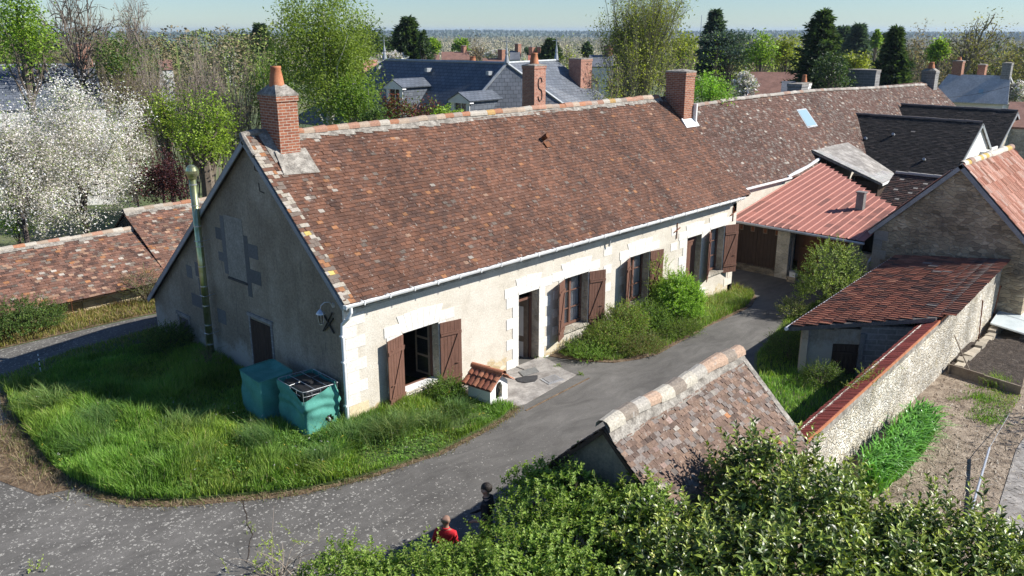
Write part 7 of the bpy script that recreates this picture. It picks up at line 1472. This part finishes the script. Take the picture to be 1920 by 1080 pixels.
# ------------------------------------------------------------------ water containers, kennel and small things by the house
def ibc(label, P0, ux, uy, H, seed, open_top, group='water containers beside the gable'):
    P0 = np.array(P0, float); ux = np.array(ux, float); uy = np.array(uy, float); th = Thing('water_container', label, 'water tank', tuple(P0), group); r2 = np.random.default_rng(seed)
    def Q(s, t, z, off=0.):
        c = P0 + (ux + uy) / 2; p = P0 + ux * s + uy * t; d = p - c; L_ = np.linalg.norm(d[:2]); return p + d / max(L_, 1e-6) * off + np.array([0, 0, z])
    N_ = 96; M_ = 34; V = []; per = []
    for i in range(N_):
        t = i / N_ * 4; k = int(t); f = t - k; s, q = [(f, 0), (1, f), (1 - f, 1), (0, 1 - f)][k]
        cr = min(f, 1 - f); per.append((s, q, -.06 * max(0, 1 - cr / .08) ** 2, i, k, f))
    tv = noise2
    for j in range(M_ + 1):
        for (s, q, o, i, k, f) in per:
            zt = H + .0
            if open_top: zt = H + .03 - .30 * math.exp(-(math.hypot(s * 1.0, q * 1.25) / .42) ** 1.6) - .05 * sin(pi * f)
            z = zt * j / M_; a = i / N_ * 22
            wob = .028 * sin(z * 9 + a * .9 + 2 * float(noise2(a * .5, z * 2 + seed))) * (.35 + .65 * j / M_) + .07 * (float(noise2(a * .7 + seed, z * 2.6)) - .5) + .03 * (1 - j / M_)
            if open_top: ph = (z - .55 * H - .12 * sin(pi * f)) * 16; wob += .03 * math.exp(-((z - H * .62) / .2) ** 2) * sin(ph * 1.3 + 3 * f)
            V.append(Q(s, q, z, o + wob))
    F = [(j * N_ + i, j * N_ + (i + 1) % N_, (j + 1) * N_ + (i + 1) % N_, (j + 1) * N_ + i) for j in range(M_) for i in range(N_)]
    if open_top: F = [q for q in F if not (lambda m: (m[0] - hole[0]) ** 2 + (m[1] - hole[1]) ** 2 < .0)(0) ] if False else F
    mb = MB(seed)
    if open_top:
        hc = Q(.66, 0, .34); F = [q for q in F if np.linalg.norm(np.mean([V[m] for m in q], 0) - hc) > .115]
    mb.add(V, F)
    if not open_top:
        m = 14; Vt = []
        for i in range(m + 1):
            for j in range(m + 1): s, q = i / m, j / m; e = min(s, 1 - s, q, 1 - q); Vt.append(Q(s, q, H - .10 * min(1, e * 4) + .05 * float(noise2(s * 5, q * 5)) * min(1, e * 5), -.0))
        mb.add(Vt, [(i * (m + 1) + j, i * (m + 1) + j + 1, (i + 1) * (m + 1) + j + 1, (i + 1) * (m + 1) + j) for i in range(m) for j in range(m)])
    th.part('cover', mb, 'green_net', smooth=True)
    mb = MB(); mb.path([Q(s, q, H + .012, o * .6 + .01) for (s, q, o, i, k, f) in per[::3]] + [Q(per[0][0], per[0][1], H + .012, per[0][2] * .6 + .01)], .009, 6, cap=False)
    if open_top:
        for s in (.33, .66): mb.path([Q(s, 0, H + .02), Q(s, 1, H + .02)], .007, 6)
        mb.path([Q(.0, .5, H + .01), Q(1, .62, H + .01)], .007, 5)
        for zz in (.88,): mb.path([Q(s, q, H * zz, o * .6 - .045) for (s, q, o, i, k, f) in per[::3]], .007, 6, cap=False)
        for (s, q, o, i, k, f) in per[::6]: mb.tubes([Q(s, q, H * .6, o * .6 - .045)], [Q(s, q, H + .01, o * .6 - .01)], .006, .006, 5)
        th.part('cage', mb, 'zinc')
        mb = MB(); V = []; prof = [(.02, -.10), (H * .55, -.10), (H * .91, -.10), (H * .975, -.13), (H * .985, -.17)]
        for z, off in prof: V += [Q(s, q, z, off + o * 1.4) for (s, q, o, i, k, f) in per[::2]]
        k_ = len(per[::2]); mb.add(V, [(j * k_ + i, j * k_ + (i + 1) % k_, (j + 1) * k_ + (i + 1) % k_, (j + 1) * k_ + i) for j in range(4) for i in range(k_)]); mb.more([tuple(4 * k_ + i for i in range(k_))])
        tk = th.part('tank', mb, 'black_plastic')
        mb = MB(); c = Q(.5, .5, 0); mb.lathe(c[0], c[1], [(.17, H * .98), (.17, H + .01), (.13, H + .03), (.13, H + .055), (.02, H + .06)], 18); th.part('lid', mb, 'black_plastic', tk)
        mb = MB(); hc = Q(.66, 0, .34); nn_ = -uy / np.linalg.norm(uy); mb.path([hc - nn_ * .12, hc + nn_ * .02, hc + nn_ * .06 - (0, 0, .06)], .035, 8); mb.path([hc - nn_ * .05 + (0, 0, .06), hc + nn_ * .03 + (0, 0, .1)], .012, 6); th.part('tap', mb, 'galv', tk)
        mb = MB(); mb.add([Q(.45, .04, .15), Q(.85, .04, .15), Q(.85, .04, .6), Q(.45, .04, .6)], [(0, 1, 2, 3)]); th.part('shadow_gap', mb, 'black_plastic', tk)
    else: th.part('rim', mb, 'green_net')
    return th
ibc('teal-wrapped water tank in front, its black top and wire cage open', (-1.22, .22, .0), (1.02, -.10, 0), (.07, 1.28, 0), 1.22, 1, True)
ibc('teal-wrapped water tank behind the open one, top covered over', (-1.55, 1.72, .0), (1.05, .02, 0), (.12, 1.2, 0), 1.16, 2, False)
# kennel
kn = Thing('kennel', 'white toy-sized kennel with red tiled roof standing in the grass by the wall', 'kennel', (3.88, -1.2, -.14))
kz = g1(3.88, -1.2); kx0, kx1, ky0, ky1 = 3.02, 3.66, -1.42, -.72; ang = radians(-84)
def kr(p): x, y, z = p; dx, dy = (x - 3.34) * 1.25, (y + 1.07) * 1.12; return (3.88 + dx * cos(ang) - dy * sin(ang), -1.22 + dx * sin(ang) + dy * cos(ang), kz + (z - kz) * 1.15)
class KB(MB):
    def add(s, V, F, c=(.5, .5, .5)): MB.add(s, np.array([kr(v) for v in np.asarray(V, float).reshape(-1, 3)]), F, c)
zb, zt_, zr_ = kz, kz + .50, kz + .80; yc = (ky0 + ky1) / 2; xc = (kx0 + kx1) / 2
def arch(): return [(yc - .13, zb + .12), (yc + .13, zb + .12), (yc + .13, zb + .42), (yc + .09, zb + .52), (yc, zb + .56), (yc - .09, zb + .52), (yc - .13, zb + .42)]
# gable front faces +x, built as a ring round the arched opening
mb = KB(); out = [(ky0, zb - .1), (ky1, zb - .1), (ky1, zt_), (ky1 - .08, zt_ + .07), (yc, zr_ - .02), (ky0 + .08, zt_ + .07), (ky0, zt_)]; inn = arch(); k = 7
V = [(kx1, y, z) for y, z in out] + [(kx1, y, z) for y, z in inn] + [(kx1 - .05, y, z) for y, z in inn]
mb.add(V, [(i, (i + 1) % k, k + (i + 1) % k, k + i) for i in range(k)]); mb.more(np.array([(k + i, k + (i + 1) % k, 2 * k + (i + 1) % k, 2 * k + i) for i in range(k)]))
# opening also faces the drive (-y)
aw = [(xc - .16, zb + .12), (xc + .13, zb + .12), (xc + .13, zb + .40), (xc + .08, zb + .46), (xc - .02, zb + .48), (xc - .12, zb + .46), (xc - .16, zb + .40)]
ow = [(kx0, zb - .1), (kx1, zb - .1), (kx1, zt_), (xc + .15, zt_), (xc, zt_), (xc - .15, zt_), (kx0, zt_)]
mb.add([(kx0, ky0, zb - .1), (kx1, ky0, zb - .1), (kx1, ky0, zt_), (kx0, ky0, zt_)], [(0, 1, 2, 3)]); mb.add([(kx0, ky1, zb - .1), (kx1, ky1, zb - .1), (kx1, ky1, zt_), (kx0, ky1, zt_)], [(0, 1, 2, 3)]); mb.add([(kx0, y, z) for y, z in out], [tuple(range(7))])
kw = kn.part('wall', mb, 'white_paint')
mb = KB(); mb.add([(kx0 + .02, ky0 + .02, zb + .02), (kx1 - .06, ky0 + .02, zb + .02), (kx1 - .06, ky1 - .02, zb + .02), (kx0 + .02, ky1 - .02, zb + .02)], [(0, 1, 2, 3)]); mb.add([(kx0 + .05, ky0 + .02, zb), (kx0 + .05, ky1 - .02, zb), (kx0 + .05, ky1 - .02, zt_), (kx0 + .05, ky0 + .02, zt_)], [(0, 1, 2, 3)]); kn.part('inside', mb, 'interior')
mb = KB(66); mb.rng = np.random.default_rng(66)
def krt(side):
    y1 = ky0 - .14 if side < 0 else ky1 + .14; z1 = zt_ - .03; n = 6; c = [(.30, .11, .06), (.22, .08, .05), (.33, .14, .08)]
    for i in range(n):
        a = kx0 - .10 + (kx1 - kx0 + .22) * i / n; b = a + (kx1 - kx0 + .22) / n; cc = c[i % 3]; th = np.linspace(0, pi, 6)
        for r0_, r1_ in ((0, .52), (.48, 1.0)):
            ya, yb = y1 + (yc - y1) * r0_, y1 + (yc - y1) * r1_; za, zb_ = z1 + (zr_ - z1) * r0_ + (.02 if r0_ == 0 else .03), z1 + (zr_ - z1) * r1_ + .0
            V = [((a + b) / 2 - (b - a) * .5 * cos(q), ya, za + .04 * sin(q)) for q in th] + [((a + b) / 2 - (b - a) * .5 * cos(q), yb, zb_ + .04 * sin(q)) for q in th]; mb.add(V, [(j, j + 1, 7 + j, 6 + j) for j in range(5)], np.array(cc) * mb.rng.uniform(.8, 1.2))
    mb.add([(kx0 - .10, y1, z1), (kx1 + .12, y1, z1), (kx1 + .12, yc, zr_), (kx0 - .10, yc, zr_)], [(0, 1, 2, 3)], (.2, .08, .05))
krt(-1); krt(1); krf = kn.part('roof', mb, 'tile_clean')
mb = KB(); th = np.linspace(-.2, pi + .2, 9)
for a, b, r0_, r1_ in ((kx0 - .13, xc + .02, .085, .095), (xc - .02, kx1 + .15, .078, .098)):
    V = [(a, yc + r0_ * cos(q), zr_ + r0_ * sin(q) - .01) for q in th] + [(b, yc + r1_ * cos(q), zr_ + r1_ * sin(q) - .01) for q in th]; mb.add(V, [(j, j + 1, 10 + j, 9 + j) for j in range(8)], (.38, .15, .08))
kn.part('ridge_tile', mb, 'tile_clean', krf)
mb = MB(481); c = kr((kx1 + .02, yc, 0)); 
for j in range(9): a = mb.rng.normal(0, .06, 2); mb.path([(c[0] + .05 + a[0], c[1] + a[1], kz + .02), (c[0] + .02 + a[0] * .5, c[1] + a[1] * .6, kz + .3), (c[0] + .03 + a[1], c[1] + a[0], kz + .55)], .004, 4, (.5, .42, .3), cap=False)
solo('dry_plant', mb, 'plain', 'dry plant stems standing before the kennel opening', 'plant', (c[0], c[1], kz))
# mats, drain cover
def flat(name, label, pts, mat, h=.02, cat='mat', dz=.03):
    P = [at_ground(*q) + (0, 0, dz + h) for q in pts]; mb = MB(); mb.slab(P, h); return solo(name, mb, mat, label, cat, tuple(P[0]))
flat('doormat', 'grey rectangular mat lying before the farmhouse door', [(972, 699), (1003, 691), (1011, 699), (981, 708)], 'mat_grey')
flat('doormat', 'dark half-round mat next to the kennel', [(966, 712), (972, 718), (985, 720), (1003, 717), (1008, 712), (1008, 706), (985, 708)], 'mat_black')
flat('drain_cover', 'metal drain cover with dark grating set in the paving', [(1012, 713), (1040, 704), (1058, 714), (1029, 723)], 'galv', .012, 'drain cover')
flat('drain_grate', 'speckled dark grate inside the metal drain cover', [(1017, 712), (1039, 706), (1051, 713), (1029, 720)], 'block_wall', .008, 'grate', .046)
flat('edging', 'thin pale concrete edging between the paving and the drive', [(985, 770), (1104, 709), (1106, 710), (987, 771.5)], 'dirt', .02, 'kerb', .0)
# marker stake on the lawn and green fence posts
p = at_ground(77, 700); mb = MB(); mb.path([p, p + (0, 0, .62)], .016, 8, (.8, .8, .78)); o = solo('marker_stake', mb, 'white_paint', 'thin white marker stake with dark rings at the lawn edge', 'stake', tuple(p))
for z in (.2, .36, .5): mb = MB(); mb.path([p + (0, 0, z), p + (0, 0, z + .06)], .0175, 8); mb.build('ring', 'black_iron', o, tuple(p))
noisy('green_paint', [(.3, (.02, .14, .09)), (.7, (.04, .2, .13))], 4, .5, .05, 30)
p = at_ground(83, 588); p2_ = at_ground(50, 600); mb = MB(); mb.path([p, p + (-.1, 0, 1.25)], .022, 6); mb.path([p + (-.02, 0, .8), p2_ + (-.8, 0, .15)], .016, 6); mb.path([p + (-.05, 0, 1.1), p + (-2.6, .1, 1.0)], .01, 5); solo('fence_post', mb, 'green_paint', 'green metal fence post with a slanting brace by the ivy', 'fence post', tuple(p))
for i, (px, py, h_) in enumerate(((120, 590, .9), (140, 600, .9))):
    p = at_ground(px, py); mb = MB(); mb.path([p, p + (-.03, 0, h_)], .008, 5); solo('thin_rod', mb, 'rust_iron', ['thin rusty rod in the verge beside the green post', 'second thin rod in the verge, further right along the lane'][i], 'rod', tuple(p))

# ------------------------------------------------------------------ people
def person(label, base, face_deg, height, top_mat, leg_mat, skin_col, hair_col, seed, bald=False, armpose=0):
    s = height / 1.76; th = Thing('person', label, 'person', base)
    bm = bmesh.new(); lay = bm.verts.layers.skin.verify(); R_ = {}
    def v(n, x, y, z, r, r2=None): q = bm.verts.new((x, y, z)); q[lay].radius = (r, r2 or r); R_[n] = q; return q
    def e(*ns):
        for a, b in zip(ns[:-1], ns[1:]): bm.edges.new((R_[a], R_[b]))
    v('pelvis', 0, 0, .96, .155, .115); v('waist', 0, .01, 1.10, .145, .105); v('chest', 0, .0, 1.28, .165, .12); v('upper', 0, -.01, 1.40, .14, .10); v('neck', 0, 0, 1.49, .06); v('neck2', 0, .012, 1.55, .058); v('jaw', 0, .022, 1.60, .072, .08); v('head', 0, .015, 1.67, .082, .098); v('crown', 0, .005, 1.725, .062, .075)
    e('pelvis', 'waist', 'chest', 'upper', 'neck', 'neck2', 'jaw', 'head', 'crown'); v('nose', 0, .122, 1.645, .012); e('head', 'nose')
    for k, sx in (('l', -1), ('r', 1)):
        v('sh' + k, sx * .17, -.01, 1.41, .062); v('el' + k, sx * .25, -.03 - .02 * armpose, 1.13, .043); v('wr' + k, sx * (.25 - .06 * armpose), .07 + .14 * armpose, .91 + .16 * armpose, .028)
        v('pa' + k, sx * (.25 - .075 * armpose), .10 + .19 * armpose, .85 + .16 * armpose, .032, .018); e('upper', 'sh' + k, 'el' + k, 'wr' + k, 'pa' + k)
        W = np.array(R_['pa' + k].co); dv = np.array([0, .35 + .5 * armpose, -.8 + .6 * armpose]); dv /= np.linalg.norm(dv); side = np.array([1., 0, 0])
        for i, (off, ln_) in enumerate(((-.028, .066), (-.010, .076), (.009, .073), (.027, .058))):
            a = W + np.array([0, off, 0]) + dv * .02; n = f'f{k}{i}'; v(n + 'a', *a, .0095); b = a + dv * ln_ * .55; v(n + 'b', *b, .0085); c = b + (dv + np.array([-sx * .5, 0, 0])) * ln_ * .4; v(n + 'c', *c, .0075); e('pa' + k, n + 'a', n + 'b', n + 'c')
        a = W + np.array([-sx * .012, .034, .02]); v('t' + k, *a, .011); b = a + np.array([-sx * .012, .028, -.03]); v('u' + k, *b, .009); e('pa' + k, 't' + k, 'u' + k)
        v('hip' + k, sx * .09, 0, .88, .092); v('kn' + k, sx * .11, .02, .49, .058); v('an' + k, sx * .12, -.01, .10, .042); v('heel' + k, sx * .12, -.03, .045, .042); v('toe' + k, sx * .13, .14, .035, .038); e('pelvis', 'hip' + k, 'kn' + k, 'an' + k, 'heel' + k, 'toe' + k)
        v('ear' + k, sx * .088, .0, 1.645, .016, .022); e('head', 'ear' + k)
    R_['pelvis'][lay].use_root = True
    me = bpy.data.meshes.new('body'); bm.to_mesh(me); bm.free(); o = bpy.data.objects.new('body', me); S.collection.objects.link(o)
    o.modifiers.new('skin', 'SKIN'); m = o.modifiers.new('sub', 'SUBSURF'); m.levels = m.render_levels = 2
    dg = bpy.context.evaluated_depsgraph_get(); ev = bpy.data.meshes.new_from_object(o.evaluated_get(dg)); o.modifiers.clear(); o.data = ev
    for mt in (MATS['skin_' + skin_col], MATS[top_mat], MATS[leg_mat], MATS['black_plastic']): ev.materials.append(mt)
    for p in ev.polygons:
        c = p.center; p.use_smooth = True; z = c.z
        arm = abs(c.x) > .195
        if z < .085: p.material_index = 3
        elif z < .97 and not arm: p.material_index = 2
        elif arm and z > 1.17: p.material_index = 1
        elif not arm and .97 <= z < 1.475: p.material_index = 1
        else: p.material_index = 0
    o.parent = th.o
    def sc(o_): o_.scale = (s, s, s)
    hair = MB(seed); r = hair.rng; V, F = [], []; n1, n2 = 22, 14
    for i in range(n2 + 1):
        ph = pi * .60 * i / n2
        for j in range(n1):
            t = 2 * pi * j / n1; fr = sin(t); lim = ph * (1.12 if fr < 0 else .80) ; V.append((.093 * sin(lim) * cos(t), .002 + .108 * sin(lim) * sin(t), 1.682 + .108 * cos(lim) + r.normal(0, .0012)))
    hair.add(V, [(i * n1 + j, i * n1 + (j + 1) % n1, (i + 1) * n1 + (j + 1) % n1, (i + 1) * n1 + j) for i in range(n2) for j in range(n1)])
    if not bald:
        h = hair.build('hair', hair_col, th.o, smooth=True)
    mb = MB()
    for sx in (-1, 1): mb.path([(sx * .032, .098, 1.668), (sx * .032, .108, 1.668)], [.012, .006], 8)
    mb.build('eyes', 'black_plastic', th.o); mb = MB(); mb.path([(-.024, .104, 1.603), (0, .112, 1.601), (.024, .104, 1.603)], .005, 5); mb.build('mouth', 'lips', th.o)
    mb = MB(); mb.path([(.068 * cos(t), .005 + .068 * sin(t), 1.492 + .012 * sin(t + pi)) for t in np.linspace(0, 2 * pi, 16)], .014, 6, cap=False); mb.build('collar', top_mat, th.o)
    th.o.rotation_euler = (0, 0, radians(face_deg)); th.o.scale = (s, s, s); return th
noisy('skin_tan', [(.3, (.40, .22, .15)), (.7, (.5, .29, .2))], 8, .5, .05, 60, fineamt=.2); noisy('skin_brown', [(.3, (.22, .13, .095)), (.7, (.30, .185, .13))], 8, .5, .05, 60, fineamt=.2)
noisy('black_cloth', [(.3, (.012, .012, .014)), (.7, (.03, .03, .034))], 9, .9, .2, 60); noisy('red_cloth', [(.3, (.42, .012, .02)), (.7, (.60, .02, .03))], 9, .8, .2, 60); noisy('denim', [(.3, (.03, .04, .07)), (.7, (.06, .075, .12))], 9, .9, .2, 60); noisy('lips', [(.3, (.3, .12, .1)), (.7, (.35, .15, .12))], 9, .6, 0, 60)
person('man with short dark hair and black polo shirt seen from behind above the hedge', (-1.93, -6.97, .01), 28, 1.78, 'black_cloth', 'denim', 'tan', 'hair', 1, armpose=1)
person('person in a red shirt standing in the shade, mostly hidden by the hedge', (-3.05, -7.05, .01), -60, 1.66, 'red_cloth', 'denim', 'brown', 'hair', 2, bald=True, armpose=1)

# ------------------------------------------------------------------ air
hz = MB(); hz.box(-7500, 7500, -7500, 7500, -40, 27); m = bpy.data.materials.new('haze'); m.use_nodes = True; n = m.node_tree; n.nodes.clear()
pv = n.nodes.new('ShaderNodeVolumePrincipled'); pv.inputs['Color'].default_value = (.62, .78, .95, 1); pv.inputs['Density'].default_value = .00013; pv.inputs['Anisotropy'].default_value = .2
oo = n.nodes.new('ShaderNodeOutputMaterial'); n.links.new(pv.outputs[0], oo.inputs['Volume']); hzo = hz.build('haze', m); tag(hzo, 'thin blue air veiling the far woods and hills', 'haze', None, 'stuff')
